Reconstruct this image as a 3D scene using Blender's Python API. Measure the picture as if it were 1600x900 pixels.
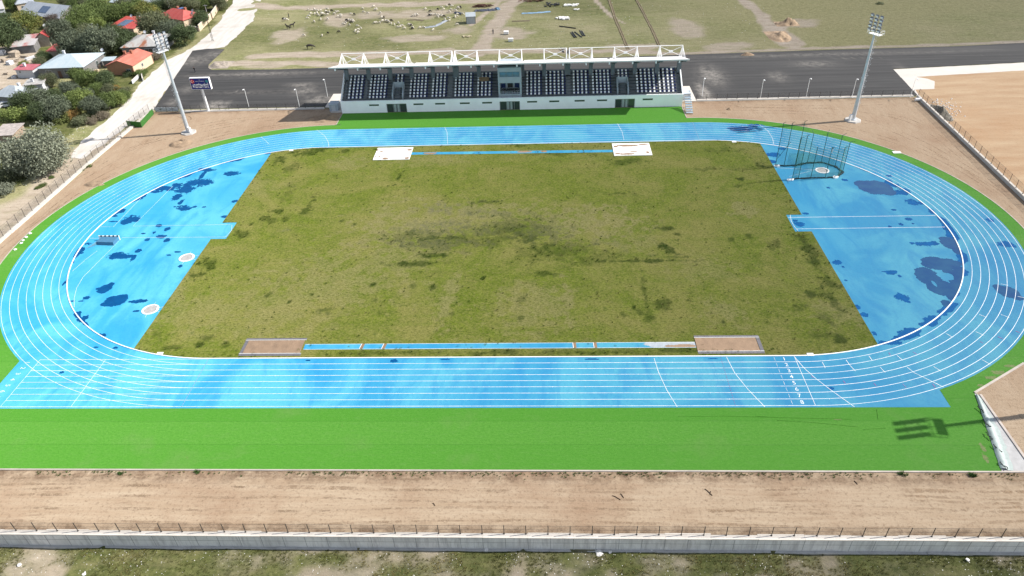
import bpy, bmesh, math, random
import numpy as np
from mathutils import Vector, Matrix
R = math.radians
for o in list(bpy.data.objects): bpy.data.objects.remove(o)
SC = bpy.context.scene
COL = SC.collection
random.seed(7); RNG = np.random.default_rng(11)

# ------------------------------------------------------------------ camera
CX, CY, CZ = 7.2025, -114.675, 68.568
PITCH, YAW, ROLL, FPX = 0.6228, -0.0574, -0.0428, 1125.15
_fwd = np.array([math.sin(YAW)*math.cos(PITCH), math.cos(YAW)*math.cos(PITCH), -math.sin(PITCH)])
_rt = np.array([math.cos(YAW), -math.sin(YAW), 0.0]); _up = np.cross(_rt, _fwd)
_r2 = math.cos(ROLL)*_rt+math.sin(ROLL)*_up; _u2 = -math.sin(ROLL)*_rt+math.cos(ROLL)*_up
cam = bpy.data.cameras.new('camera'); camo = bpy.data.objects.new('camera', cam); COL.objects.link(camo)
cam.sensor_width = 36; cam.lens = 36*FPX/1600; cam.clip_end = 6000; cam.clip_start = 0.5
camo.matrix_world = Matrix(((_r2[0], _u2[0], -_fwd[0], CX), (_r2[1], _u2[1], -_fwd[1], CY), (_r2[2], _u2[2], -_fwd[2], CZ), (0, 0, 0, 1)))
SC.camera = camo
_C = np.array([CX, CY, CZ])
def gp(px, py, z=0.0):
    """point of the level plane z that the survey photo (1600x900) shows at px,py"""
    d = _fwd+_r2*(px-800)/FPX+_u2*(450-py)/FPX
    return _C+d*((z-CZ)/d[2])
def ay(px, py, Y):
    d = _fwd+_r2*(px-800)/FPX+_u2*(450-py)/FPX
    return _C+d*((Y-CY)/d[1])

# ------------------------------------------------------------------ world, sun, exposure
SUN_EL, SUN_ST, SKY_ST = R(40.2), 4.6, 0.115
SH = np.array([-1.0, -0.16]); SH /= np.linalg.norm(SH)          # direction shadows fall
w = bpy.data.worlds.new('World'); SC.world = w; w.use_nodes = True
nt = w.node_tree; bg = nt.nodes['Background']
sky = nt.nodes.new('ShaderNodeTexSky'); sky.sky_type = 'NISHITA'; sky.sun_disc = False
sky.sun_elevation = SUN_EL; sky.sun_rotation = math.atan2(-SH[0], -SH[1])
sky.air_density = 1.2; sky.dust_density = 2.5; sky.ozone_density = 1.0; sky.altitude = 1700
hs = nt.nodes.new('ShaderNodeHueSaturation'); hs.inputs['Saturation'].default_value = 0.6   # thin bright cloud
nt.links.new(sky.outputs[0], hs.inputs['Color']); nt.links.new(hs.outputs[0], bg.inputs[0]); bg.inputs[1].default_value = SKY_ST
sl = bpy.data.lights.new('sun', 'SUN'); so = bpy.data.objects.new('sun', sl); COL.objects.link(so)
sl.energy = SUN_ST; sl.angle = R(0.55); sl.color = (1, 0.955, 0.89)
_d = Vector((SH[0]*math.cos(SUN_EL), SH[1]*math.cos(SUN_EL), -math.sin(SUN_EL)))
so.rotation_euler = _d.to_track_quat('-Z', 'Y').to_euler(); so.location = (60, 40, 120)
SC.view_settings.view_transform = 'Standard'; SC.view_settings.look = 'None'
SC.view_settings.exposure = 0.8; SC.view_settings.gamma = 1.0; SC.view_settings.use_curve_mapping = False
SC.cycles.max_bounces = 5; SC.cycles.transparent_max_bounces = 12; SC.cycles.diffuse_bounces = 3
SC.cycles.use_denoising = True
SC.cycles.use_adaptive_sampling = True; SC.cycles.adaptive_threshold = 0.015

# ------------------------------------------------------------------ node helpers
class NT:
    def __init__(s, name):
        s.m = bpy.data.materials.new(name); s.m.use_nodes = True; s.t = s.m.node_tree
        s.b = s.t.nodes['Principled BSDF']; s.out = s.t.nodes['Material Output']
        s._pos = None
    def n(s, ty): return s.t.nodes.new(ty)
    def l(s, a, b): s.t.links.new(a, b)
    def put(s, sock, v):
        if hasattr(v, 'is_output') or hasattr(v, 'links'): s.l(v, sock)
        elif isinstance(v, (tuple, list)) and len(v) == 3 and sock.type == 'RGBA': sock.default_value = (*v, 1)
        else: sock.default_value = v
    def pos(s):
        if s._pos is None: s._pos = s.n('ShaderNodeNewGeometry').outputs['Position']
        return s._pos
    def obj(s): return s.n('ShaderNodeTexCoord').outputs['Object']
    def map(s, v=None, sc=(1, 1, 1), rot=0, loc=(0, 0, 0)):
        k = s.n('ShaderNodeMapping'); s.l(v if v is not None else s.pos(), k.inputs[0])
        k.inputs['Scale'].default_value = sc; k.inputs['Rotation'].default_value = (0, 0, rot); k.inputs['Location'].default_value = loc
        return k.outputs[0]
    def noise(s, scale, detail=4, rough=0.55, v=None, dist=0.0):
        k = s.n('ShaderNodeTexNoise'); s.l(v if v is not None else s.pos(), k.inputs['Vector'])
        k.inputs['Scale'].default_value = scale; k.inputs['Detail'].default_value = detail
        k.inputs['Roughness'].default_value = rough; k.inputs['Distortion'].default_value = dist
        return k.outputs[0]
    def vor(s, scale, v=None, out='Distance', rand=1.0):
        k = s.n('ShaderNodeTexVoronoi'); s.l(v if v is not None else s.pos(), k.inputs['Vector'])
        k.inputs['Scale'].default_value = scale; k.inputs['Randomness'].default_value = rand
        return k.outputs[out]
    def rng(s, f, a, b, c=0.0, d=1.0):
        k = s.n('ShaderNodeMapRange'); s.put(k.inputs[0], f)
        for i, x in enumerate((a, b, c, d)): s.put(k.inputs[i+1], x)
        return k.outputs[0]
    def ma(s, op, a, b=0.0, c=0.0):
        k = s.n('ShaderNodeMath'); k.operation = op; s.put(k.inputs[0], a); s.put(k.inputs[1], b); s.put(k.inputs[2], c)
        return k.outputs[0]
    def mix(s, f, a, b, mode='MIX'):
        k = s.n('ShaderNodeMix'); k.data_type = 'RGBA'; k.blend_type = mode
        s.put(k.inputs[0], f); s.put(k.inputs[6], a); s.put(k.inputs[7], b); return k.outputs[2]
    def attr(s, name):
        k = s.n('ShaderNodeAttribute'); k.attribute_name = name; return k.outputs['Fac']
    def rand(s): return s.n('ShaderNodeObjectInfo').outputs['Random']
    def sep(s, v=None):
        k = s.n('ShaderNodeSeparateXYZ'); s.l(v if v is not None else s.pos(), k.inputs[0]); return k.outputs
    def bump(s, h, dist=0.1, st=1.0):
        k = s.n('ShaderNodeBump'); s.put(k.inputs['Height'], h); k.inputs['Distance'].default_value = dist; k.inputs['Strength'].default_value = st
        s.l(k.outputs[0], s.b.inputs['Normal'])
    def done(s, col, rough=0.85, metal=0.0, spec=0.3, dr=0.0):
        s.put(s.b.inputs['Base Color'], col); s.put(s.b.inputs['Roughness'], rough)
        s.b.inputs['Metallic'].default_value = metal; s.b.inputs['Specular IOR Level'].default_value = spec
        if 'Diffuse Roughness' in s.b.inputs: s.b.inputs['Diffuse Roughness'].default_value = dr
        return s.m
def lin(r, g, b): return tuple(((c/255+0.055)/1.055)**2.4 if c > 10 else c/255/12.92 for c in (r, g, b))
MATS = {}
def plain(name, col, rough=0.7, metal=0.0, var=0.12, scale=1.5, spec=0.3, bump=0.0):
    """paint/concrete/metal with uneven tone and grime"""
    if name in MATS: return MATS[name]
    k = NT(name); f = k.noise(scale, 5, 0.6); f2 = k.noise(scale*9, 3, 0.6)
    c = k.mix(k.rng(f, 0.3, 0.72, 0, 1), tuple(x*(1-var) for x in col), tuple(min(1, x*(1+var)) for x in col))
    c = k.mix(k.rng(f2, 0.35, 0.75, 0, var*0.8), c, tuple(x*0.6 for x in col))
    if bump: k.bump(f2, bump)
    MATS[name] = k.done(c, rough, metal, spec); return MATS[name]

# ------------------------------------------------------------------ mesh helpers
def setp(o, label=None, cat=None, group=None, kind=None):
    if label: o['label'] = label
    if cat: o['category'] = cat
    if group: o['group'] = group
    if kind: o['kind'] = kind
    return o
class MB:
    def __init__(s): s.v = []; s.f = []; s.mi = []
    def add(s, vs, fs, mi=0):
        b = len(s.v); s.v += [tuple(map(float, p)) for p in vs]
        s.f += [tuple(b+i for i in f) for f in fs]; s.mi += [mi]*len(fs); return s
    def box(s, c, d, rz=0.0, mi=0, mat=None):
        x, y, z = d[0]/2, d[1]/2, d[2]/2
        P = [(-x, -y, -z), (x, -y, -z), (x, y, -z), (-x, y, -z), (-x, -y, z), (x, -y, z), (x, y, z), (-x, y, z)]
        if mat is not None: P = [tuple(mat @ Vector(p)) for p in P]
        elif rz: P = [(p[0]*math.cos(rz)-p[1]*math.sin(rz), p[0]*math.sin(rz)+p[1]*math.cos(rz), p[2]) for p in P]
        return s.add([(p[0]+c[0], p[1]+c[1], p[2]+c[2]) for p in P], [(0, 3, 2, 1), (4, 5, 6, 7), (0, 1, 5, 4), (1, 2, 6, 5), (2, 3, 7, 6), (3, 0, 4, 7)], mi)
    def bb(s, x0, x1, y0, y1, z0, z1, mi=0): return s.box(((x0+x1)/2, (y0+y1)/2, (z0+z1)/2), (x1-x0, y1-y0, z1-z0), 0, mi)
    def tube(s, a, b, r0, r1=None, n=8, mi=0, cap=True):
        r1 = r0 if r1 is None else r1
        a = Vector(a); b = Vector(b); d = (b-a).normalized()
        u = d.orthogonal().normalized(); w_ = d.cross(u)
        P = []
        for p, r in ((a, r0), (b, r1)):
            P += [tuple(p+(u*math.cos(2*math.pi*i/n)+w_*math.sin(2*math.pi*i/n))*r) for i in range(n)]
        F = [(i, (i+1) % n, n+(i+1) % n, n+i) for i in range(n)]
        if cap: F += [tuple(range(n-1, -1, -1)), tuple(range(n, 2*n))]
        return s.add(P, F, mi)
    def path(s, pts, r, n=6, mi=0):
        for a, b in zip(pts[:-1], pts[1:]): s.tube(a, b, r, r, n, mi)
        return s
    def prism(s, poly, z0, z1, mi=0):
        n = len(poly); P = [(x, y, z0) for x, y in poly]+[(x, y, z1) for x, y in poly]
        return s.add(P, [tuple(range(n-1, -1, -1)), tuple(range(n, 2*n))]+[(i, (i+1) % n, n+(i+1) % n, n+i) for i in range(n)], mi)
    def disc(s, c, r, n=24, mi=0, r1=None):
        P = [(c[0]+r*math.cos(2*math.pi*i/n), c[1]+r*math.sin(2*math.pi*i/n), c[2]) for i in range(n)]
        if r1 is None: return s.add(P, [tuple(range(n))], mi)
        P += [(c[0]+r1*math.cos(2*math.pi*i/n), c[1]+r1*math.sin(2*math.pi*i/n), c[2]) for i in range(n)]
        return s.add(P, [(i, (i+1) % n, n+(i+1) % n, n+i) for i in range(n)], mi)
    def strip(s, pts, width, z, mi=0, closed=False):
        """flat ribbon along a ground polyline; width may be a list"""
        p = np.array([q[:2] for q in pts], float); n = len(p)
        if closed: t = np.roll(p, -1, 0)-np.roll(p, 1, 0)
        else: t = np.gradient(p, axis=0)
        t /= np.linalg.norm(t, axis=1)[:, None]+1e-9; nr = np.c_[-t[:, 1], t[:, 0]]
        wd = np.broadcast_to(np.asarray(width, float), (n,))[:, None]/2
        L = p+nr*wd; Q = p-nr*wd
        V = [(*a, z) for a in L]+[(*a, z) for a in Q]
        m = n if closed else n-1
        return s.add(V, [(n+i, n+(i+1) % n, (i+1) % n, i) for i in range(m)], mi)
    def build(s, name, mats, parent=None, smooth=False, loc=None):
        me = bpy.data.meshes.new(name); me.from_pydata(s.v, [], s.f)
        for m in (mats if isinstance(mats, (list, tuple)) else [mats]): me.materials.append(m)
        if len(me.materials) > 1: me.polygons.foreach_set('material_index', s.mi)
        if smooth: me.polygons.foreach_set('use_smooth', [True]*len(s.f))
        me.validate(); me.update()
        o = bpy.data.objects.new(name, me); COL.objects.link(o)
        if parent is not None: o.parent = parent
        if loc is not None: o.location = loc
        return o
def empty(name, loc=(0, 0, 0), rz=0.0, label=None, cat=None, group=None):
    o = bpy.data.objects.new(name, None); COL.objects.link(o); o.location = loc; o.rotation_euler = (0, 0, rz)
    o.empty_display_size = 0.5
    return setp(o, label, cat, group)
def clone(root, loc=None, rz=None, scale=None, label=None, group=None):
    r = root.copy(); COL.objects.link(r)
    if loc is not None: r.location = loc
    if rz is not None: r.rotation_euler = (0, 0, rz)
    if scale is not None: r.scale = scale
    if label: r['label'] = label
    if group: r['group'] = group
    for ch in list(root.children):
        c = ch.copy(); COL.objects.link(c); c.parent = r
        for g in list(ch.children):
            d = g.copy(); COL.objects.link(d); d.parent = c
    return r
def skin(name, verts, edges, radii, mat, sub=1, parent=None):
    me = bpy.data.meshes.new(name); me.from_pydata(verts, edges, [])
    o = bpy.data.objects.new(name, me); COL.objects.link(o)
    md = o.modifiers.new('sk', 'SKIN'); md.use_smooth_shade = True
    for v, r in zip(me.skin_vertices[0].data, radii): v.radius = (r, r) if not isinstance(r, tuple) else r
    me.skin_vertices[0].data[0].use_root = True
    if sub: o.modifiers.new('ss', 'SUBSURF').levels = sub
    bpy.context.view_layer.update()
    ev = o.evaluated_get(bpy.context.evaluated_depsgraph_get())
    m2 = bpy.data.meshes.new_from_object(ev); o.modifiers.clear(); o.data = m2
    m2.materials.clear(); m2.materials.append(mat)
    if parent is not None: o.parent = parent
    return o
# lattice value noise for outlines and ground masks
_T = RNG.random((256, 256))
def vn(x, y, f):
    x = np.asarray(x)*f; y = np.asarray(y)*f
    i = np.floor(x).astype(int); j = np.floor(y).astype(int); u = x-i; v = y-j
    u = u*u*(3-2*u); v = v*v*(3-2*v)
    g = lambda a, b: _T[a & 255, b & 255]
    return (g(i, j)*(1-u)+g(i+1, j)*u)*(1-v)+(g(i, j+1)*(1-u)+g(i+1, j+1)*u)*v
def fbm(x, y, f, o=4, ro=0.5):
    t = 0; a = 1; s = 0
    for k in range(o): t = t+a*vn(np.asarray(x)+17.3*k, np.asarray(y)-9.1*k, f); s += a; a *= ro; f *= 2.03
    return t/s
def arc(cx, cy, r, a0, a1, n): return [(cx+r*math.cos(a0+(a1-a0)*i/n), cy+r*math.sin(a0+(a1-a0)*i/n)) for i in range(n+1)]
def sheet(name, poly, z, mat, kind='structure'):
    bm = bmesh.new(); vs = [bm.verts.new((p[0], p[1], z)) for p in poly]; f = bm.faces.new(vs)
    bmesh.ops.triangulate(bm, faces=[f])
    for f in bm.faces:
        if f.normal.z < 0: f.normal_flip()
    me = bpy.data.meshes.new(name); bm.to_mesh(me); bm.free(); me.materials.append(mat)
    o = bpy.data.objects.new(name, me); COL.objects.link(o); o['kind'] = kind; return o
def rough_poly(poly, step=1.5, amp=0.5, f=0.3):
    out = []
    for a, b in zip(poly, poly[1:]+poly[:1]):
        a = np.array(a[:2], float); b = np.array(b[:2], float); L = np.linalg.norm(b-a); n = max(1, int(L/step))
        nr = np.array([-(b-a)[1], (b-a)[0]])/(L+1e-9)
        for i in range(n):
            p = a+(b-a)*i/n; out.append(tuple(p+nr*(fbm(p[0], p[1], f, 3)-0.5)*2*amp))
    return out
def gridmesh(name, xs, ys, zf, mat, attrs=None, keep=None):
    X, Y = np.meshgrid(xs, ys); nx, ny = len(xs), len(ys)
    Z = zf(X, Y); V = np.c_[X.ravel(), Y.ravel(), Z.ravel()]
    i = np.arange((ny-1)*(nx-1)); r = i//(nx-1); c = i % (nx-1); a = r*nx+c
    F = np.c_[a, a+1, a+nx+1, a+nx]
    if keep is not None:
        cx = V[F].mean(1); F = F[keep(cx[:, 0], cx[:, 1])]
        u, inv = np.unique(F, return_inverse=True); F = inv.reshape(F.shape); V = V[u]
    me = bpy.data.meshes.new(name); me.vertices.add(len(V)); me.vertices.foreach_set('co', V.astype(np.float32).ravel())
    me.loops.add(F.size); me.loops.foreach_set('vertex_index', F.astype(np.int32).ravel())
    me.polygons.add(len(F)); me.polygons.foreach_set('loop_start', np.arange(0, F.size, 4, dtype=np.int32))
    me.update(calc_edges=True)
    me.polygons.foreach_set('use_smooth', [True]*len(F))
    for k, fn in (attrs or {}).items():
        at = me.attributes.new(k, 'FLOAT', 'POINT'); at.data.foreach_set('value', np.asarray(fn(V[:, 0], V[:, 1]), np.float32))
    me.materials.append(mat); me.update()
    o = bpy.data.objects.new(name, me); COL.objects.link(o); return o
def dseg(x, y, pts):
    """distance to a polyline"""
    best = np.full(np.shape(x), 1e9)
    for a, b in zip(pts[:-1], pts[1:]):
        ax, ay_ = a[:2]; bx, by = b[:2]; dx, dy = bx-ax, by-ay_; L = dx*dx+dy*dy+1e-9
        t = np.clip(((x-ax)*dx+(y-ay_)*dy)/L, 0, 1)
        best = np.minimum(best, np.hypot(x-ax-t*dx, y-ay_-t*dy))
    return best
def inpoly(x, y, poly):
    x = np.asarray(x); y = np.asarray(y); r = np.zeros(x.shape, bool); n = len(poly)
    for i in range(n):
        x0, y0 = poly[i][:2]; x1, y1 = poly[(i+1) % n][:2]
        if y0 == y1: continue
        c = ((y0 > y) != (y1 > y)) & (x < (x1-x0)*(y-y0)/(y1-y0)+x0); r ^= c
    return r
sst = lambda x, a, b: np.clip((x-a)/(b-a), 0, 1)**2*(3-2*np.clip((x-a)/(b-a), 0, 1))
# ------------------------------------------------------------------ ground materials
KX = 1.75
def D(r, g, b): return tuple(min(0.9, x/KX) for x in lin(r, g, b))
def m_terrain():
    k = NT('field'); p = k.pos()
    a = k.noise(0.045, 5, 0.6); b = k.noise(1, 6, 0.7, k.map(p, (0.10, 0.3, 1))); c = k.noise(0.75, 6, 0.75); e = k.noise(2.4, 4, 0.75)
    s = k.noise(1.0, 4, 0.6, k.map(p, (0.12, 0.9, 1), 0.25))
    green = k.mix(k.rng(c, 0.36, 0.64), D(124, 132, 80), D(174, 174, 120))
    straw = k.mix(k.rng(e, 0.34, 0.66), D(166, 158, 118), D(206, 196, 158))
    col = k.mix(k.rng(k.ma('ADD', a, k.ma('MULTIPLY', b, 0.6)), 0.62, 1.0), green, straw)
    col = k.mix(k.rng(s, 0.5, 0.72, 0, 0.45), col, D(112, 116, 72))
    col = k.mix(k.ma('MULTIPLY', k.attr('tan'), k.rng(b, 0.3, 0.6, 0.75, 1)), col, k.mix(k.rng(c, 0.3, 0.7), D(150, 146, 102), D(188, 180, 134)))
    lush = k.mix(k.rng(c, 0.34, 0.66), D(70, 82, 40), D(124, 128, 74)); lush = k.mix(k.rng(e, 0.5, 0.72, 0, 0.55), lush, D(150, 150, 98))
    lush = k.mix(k.rng(b, 0.5, 0.75, 0, 0.8), lush, D(160, 150, 112))
    col = k.mix(k.attr('lush'), col, lush)
    dm = k.ma('MULTIPLY', k.attr('dirt'), k.rng(k.ma('ADD', b, k.ma('MULTIPLY', c, 0.5)), 0.45, 0.75, 0.55, 1))
    dirt = k.mix(k.rng(k.noise(0.5, 5, 0.65, k.map(p, (0.3, 1.2, 1), 0.6)), 0.3, 0.7), D(222, 206, 188), D(186, 170, 150))
    dirt = k.mix(k.rng(e, 0.55, 0.8, 0, 0.5), dirt, D(140, 122, 100))
    col = k.mix(dm, col, dirt)
    v = k.vor(2.2); col = k.mix(k.ma('MULTIPLY', k.ma('LESS_THAN', v, 0.085), k.attr('stony')), col, D(225, 220, 210))
    col = k.mix(k.rng(k.noise(1.3, 5, 0.75), 0.56, 0.72, 0, 0.65), col, D(78, 80, 46))
    k.bump(k.ma('ADD', c, k.ma('MULTIPLY', e, 0.4)), 0.25, 0.8)
    return k.done(col, 0.95, spec=0.1, dr=1.0)
def m_dirt():
    k = NT('bare_earth'); p = k.pos(); x, y, z = k.sep()
    a = k.noise(0.07, 5, 0.6); s1 = k.noise(1, 5, 0.65, k.map(p, (0.10, 1.1, 1))); s2 = k.noise(1, 4, 0.6, k.map(p, (0.9, 0.13, 1), 0.5)); f = k.noise(2.6, 5, 0.75)
    side = k.rng(y, -52, -40)
    st = k.mix(side, s1, k.noise(1, 6, 0.7, k.map(p, (0.5, 0.16, 1), 0.5), 0.8))
    col = k.mix(k.rng(st, 0.30, 0.70), D(199, 173, 144), D(220, 198, 170))
    col = k.mix(k.rng(a, 0.48, 0.66, 0, 0.7), col, D(182, 150, 122))
    scr = k.noise(1, 6, 0.75, k.map(p, (0.30, 2.4, 1), 0.02), 0.7); scr2 = k.noise(1, 6, 0.75, k.map(p, (1.6, 0.35, 1), 0.6), 0.6)
    q = k.ma('ADD', k.ma('MULTIPLY', scr, k.ma('SUBTRACT', 1, side)), k.ma('MULTIPLY', scr2, side))
    col = k.mix(k.ma('MULTIPLY', k.rng(q, 0.56, 0.68, 0, 0.75), k.rng(k.noise(0.16, 6, 0.7), 0.44, 0.60, 0.08, 1)), col, D(136, 110, 86))
    col = k.mix(k.rng(f, 0.52, 0.68, 0, 0.7), col, D(150, 126, 102))
    # reddish disturbed strip along the turf kerb and by the fence
    e1 = k.ma('MULTIPLY', k.rng(y, -59.6, -58.0), k.rng(y, -56, -57.2)); e2 = k.rng(y, -64.4, -65.6)
    e3 = k.rng(y, 57.2, 59.4)
    ed = k.ma('MULTIPLY', k.ma('MAXIMUM', k.ma('MAXIMUM', e1, e2), e3), k.rng(k.noise(0.5, 5, 0.7), 0.38, 0.62))
    col = k.mix(k.ma('MULTIPLY', ed, 0.85), col, k.mix(k.rng(f, 0.4, 0.6), D(150, 122, 98), D(112, 92, 74)))
    col = k.mix(k.ma('MULTIPLY', side, 0.35), col, D(180, 152, 126))
    k.bump(k.ma('ADD', q, k.ma('MULTIPLY', f, 0.6)), 0.10, 0.7)
    return k.done(col, 0.95, spec=0.1, dr=0.3)
def m_lot():
    k = NT('graded_soil'); a = k.noise(0.06, 6, 0.65, dist=0.6); s = k.noise(1, 5, 0.65, k.map(None, (0.07, 0.35, 1), -0.5)); f = k.noise(1.6, 5, 0.75)
    col = k.mix(k.rng(s, 0.32, 0.66), D(206, 170, 134), D(226, 196, 160)); col = k.mix(k.rng(a, 0.5, 0.72, 0, 0.7), col, D(214, 172, 132))
    col = k.mix(k.rng(f, 0.55, 0.75, 0, 0.6), col, D(160, 132, 104)); k.bump(f, 0.08, 0.8)
    return k.done(col, 0.95, spec=0.1, dr=0.3)
def m_gravel():
    k = NT('pale_gravel'); a = k.noise(0.12, 5, 0.6); s = k.noise(1, 4, 0.6, k.map(None, (0.9, 0.1, 1), 0.25)); f = k.noise(5, 4, 0.7)
    col = k.mix(k.rng(s, 0.34, 0.66), D(230, 223, 214), D(248, 243, 236)); col = k.mix(k.rng(a, 0.52, 0.75, 0, 0.7), col, D(204, 192, 176))
    col = k.mix(k.rng(f, 0.6, 0.8, 0, 0.35), col, D(180, 170, 156)); k.bump(f, 0.08, 0.7)
    return k.done(col, 0.95, spec=0.1, dr=0.8)
def m_asphalt():
    k = NT('asphalt'); a = k.noise(0.09, 5, 0.6); s = k.noise(1, 5, 0.6, k.map(None, (0.02, 0.75, 1))); s2 = k.noise(1, 4, 0.6, k.map(None, (0.05, 1.9, 1))); f = k.noise(2.2, 5, 0.75)
    col = k.mix(k.rng(s, 0.35, 0.68), D(68, 67, 67), D(88, 87, 86)); col = k.mix(k.rng(s2, 0.58, 0.74, 0, 0.75), col, D(120, 118, 115))
    col = k.mix(k.rng(a, 0.5, 0.75, 0, 0.4), col, D(88, 86, 85)); col = k.mix(k.rng(f, 0.55, 0.8, 0, 0.3), col, D(50, 50, 51))
    d = k.ma('MULTIPLY', k.attr('dust'), k.rng(k.noise(0.6, 6, 0.72), 0.34, 0.66)); col = k.mix(d, col, D(196, 188, 178)); k.bump(f, 0.02, 0.5)
    return k.done(col, 0.9, spec=0.25)
def m_turf():
    k = NT('artificial_turf'); x, y, z = k.sep(); f = k.noise(2.4, 5, 0.8, k.map(None, (1, 1.8, 1))); a = k.noise(0.12, 5, 0.6); b = k.noise(1.1, 4, 0.7, k.map(None, (0.5, 2, 1)))
    col = k.mix(k.rng(f, 0.28, 0.72), D(82, 156, 48), D(120, 186, 76))
    wn = k.n('ShaderNodeTexWhiteNoise'); wn.noise_dimensions = '1D'; k.l(k.ma('FLOOR', k.ma('DIVIDE', k.ma('ADD', y, 57), 4.02)), wn.inputs['W'])
    col = k.mix(k.rng(wn.outputs[0], 0, 1, 0, 0.42), col, D(80, 160, 42))
    col = k.mix(k.rng(b, 0.52, 0.78, 0, 0.30), col, D(134, 180, 100)); col = k.mix(k.rng(a, 0.58, 0.78, 0, 0.35), col, D(140, 170, 104))
    col = k.mix(k.rng(k.noise(0.35, 5, 0.7), 0.68, 0.76, 0, 0.6), col, D(128, 138, 84))
    seam = k.ma('LESS_THAN', k.ma('PINGPONG', k.ma('ADD', y, 57), 2.01), 0.05); col = k.mix(k.ma('MULTIPLY', seam, 0.22), col, D(40, 100, 30))
    k.bump(f, 0.05, 0.8); return k.done(col, 0.8, spec=0.12, dr=0.6)
def m_track(name='running_surface', wet=False):
    k = NT(name)
    a = k.noise(1, 5, 0.55, k.map(None, (0.085, 0.05, 1), 0.35), 1.6); b = k.noise(1, 5, 0.65, k.map(None, (0.26, 0.07, 1), 0.25), 1.0); f = k.noise(2.6, 5, 0.75); g = k.noise(0.7, 6, 0.75)
    col = k.mix(k.rng(a, 0.40, 0.60), D(68, 186, 234), D(108, 214, 242)); col = k.mix(k.rng(b, 0.5, 0.64, 0, 0.5), col, D(46, 168, 230))
    col = k.mix(k.rng(g, 0.5, 0.75, 0, 0.30), col, D(84, 184, 232)); col = k.mix(k.rng(f, 0.48, 0.72, 0, 0.35), col, D(52, 152, 210))
    wn = k.noise(0.03, 2, 0.5); col = k.mix(k.rng(wn, 0.5, 0.66, 0, 0.55), col, D(60, 184, 236))
    k.bump(f, 0.02, 0.7); return k.done(col, 0.7, spec=0.25, dr=1.0)
def m_wet():
    k = NT('wet_track'); a = k.noise(0.8, 4, 0.6)
    col = k.mix(k.rng(a, 0.3, 0.7), D(0, 84, 146), D(2, 102, 168)); return k.done(col, 0.55, spec=0.1)
def m_pool():
    k = NT('standing_water'); a = k.noise(0.35, 4, 0.6); g = k.noise(1.2, 5, 0.7)
    col = k.mix(k.rng(a, 0.35, 0.65), D(14, 74, 130), D(36, 92, 136)); col = k.mix(k.rng(g, 0.55, 0.75, 0, 0.4), col, D(16, 62, 120)); return k.done(col, 0.05, spec=0.34)
def m_grass():
    k = NT('infield_grass'); f = k.noise(1.9, 6, 0.8); c = k.noise(0.5, 6, 0.75); a = k.noise(0.09, 6, 0.68, dist=0.6); h = k.noise(2.8, 5, 0.8, k.map(None, (0.8, 1.4, 1))); s = k.noise(1, 5, 0.65, k.map(None, (0.06, 0.5, 1)))
    col = k.mix(k.rng(c, 0.3, 0.7), D(96, 118, 26), D(144, 157, 56)); col = k.mix(k.rng(a, 0.42, 0.62, 0, 0.8), col, D(164, 158, 90))
    col = k.mix(k.rng(s, 0.48, 0.7, 0, 0.5), col, D(112, 136, 30)); col = k.mix(k.rng(f, 0.44, 0.66, 0, 0.55), col, D(178, 171, 106))
    dry = k.mix(k.rng(f, 0.3, 0.7), D(152, 145, 90), D(188, 178, 126))
    col = k.mix(k.ma('MULTIPLY', k.attr('dry'), k.rng(c, 0.25, 0.6, 0.4, 1)), col, dry)
    grey = k.mix(k.rng(h, 0.38, 0.62), D(104, 106, 76), D(164, 158, 124)); col = k.mix(k.ma('MULTIPLY', k.attr('bare'), k.rng(k.noise(1.2, 5, 0.75), 0.4, 0.62)), col, grey)
    dk = k.mix(k.rng(f, 0.3, 0.7), D(40, 60, 12), D(78, 96, 28)); col = k.mix(k.ma('MULTIPLY', k.attr('dark'), k.rng(c, 0.3, 0.58, 0.35, 1)), col, dk)
    col = k.mix(k.rng(h, 0.49, 0.63, 0, 0.75), col, D(74, 90, 22))
    v = k.vor(0.42); col = k.mix(k.ma('MULTIPLY', k.rng(v, 0.22, 0.06), k.rng(k.noise(0.5, 3, 0.6), 0.54, 0.66, 0, 0.6)), col, D(80, 104, 40))
    k.bump(k.ma('ADD', f, h), 0.12, 0.9); return k.done(col, 0.9, spec=0.1, dr=1.0)
M_TERR, M_DIRT, M_LOT, M_GRAV, M_ASPH, M_TURF, M_TRK, M_WET, M_POOL, M_GRASS = m_terrain(), m_dirt(), m_lot(), m_gravel(), m_asphalt(), m_turf(), m_track(), m_wet(), m_pool(), m_grass()
def m_line(name, a, b):
    k = NT(name); f = k.noise(2.2, 5, 0.75); g = k.noise(0.25, 3, 0.6)
    return k.done(k.mix(k.rng(k.ma('ADD', f, k.ma('MULTIPLY', g, 0.5)), 0.62, 0.95, 0, 0.7), a, b), 0.7, spec=0.2)
M_LINE = m_line('line_paint', (0.74, 0.74, 0.73), D(165, 215, 240)); M_FAINT = m_line('faded_line_paint', D(190, 190, 215), D(120, 195, 235)); M_RED = m_line('red_mark_paint', D(176, 96, 160), D(110, 170, 225))
M_CONC = plain('concrete', (0.42, 0.41, 0.39), 0.9, var=0.16, scale=0.6, bump=0.02)
M_COPE = plain('pale_coping', (0.54, 0.495, 0.44), 0.9, var=0.14, scale=0.5, bump=0.02)
M_WHITE = plain('white_paint', (0.78, 0.78, 0.77), 0.6, var=0.06)

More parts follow.
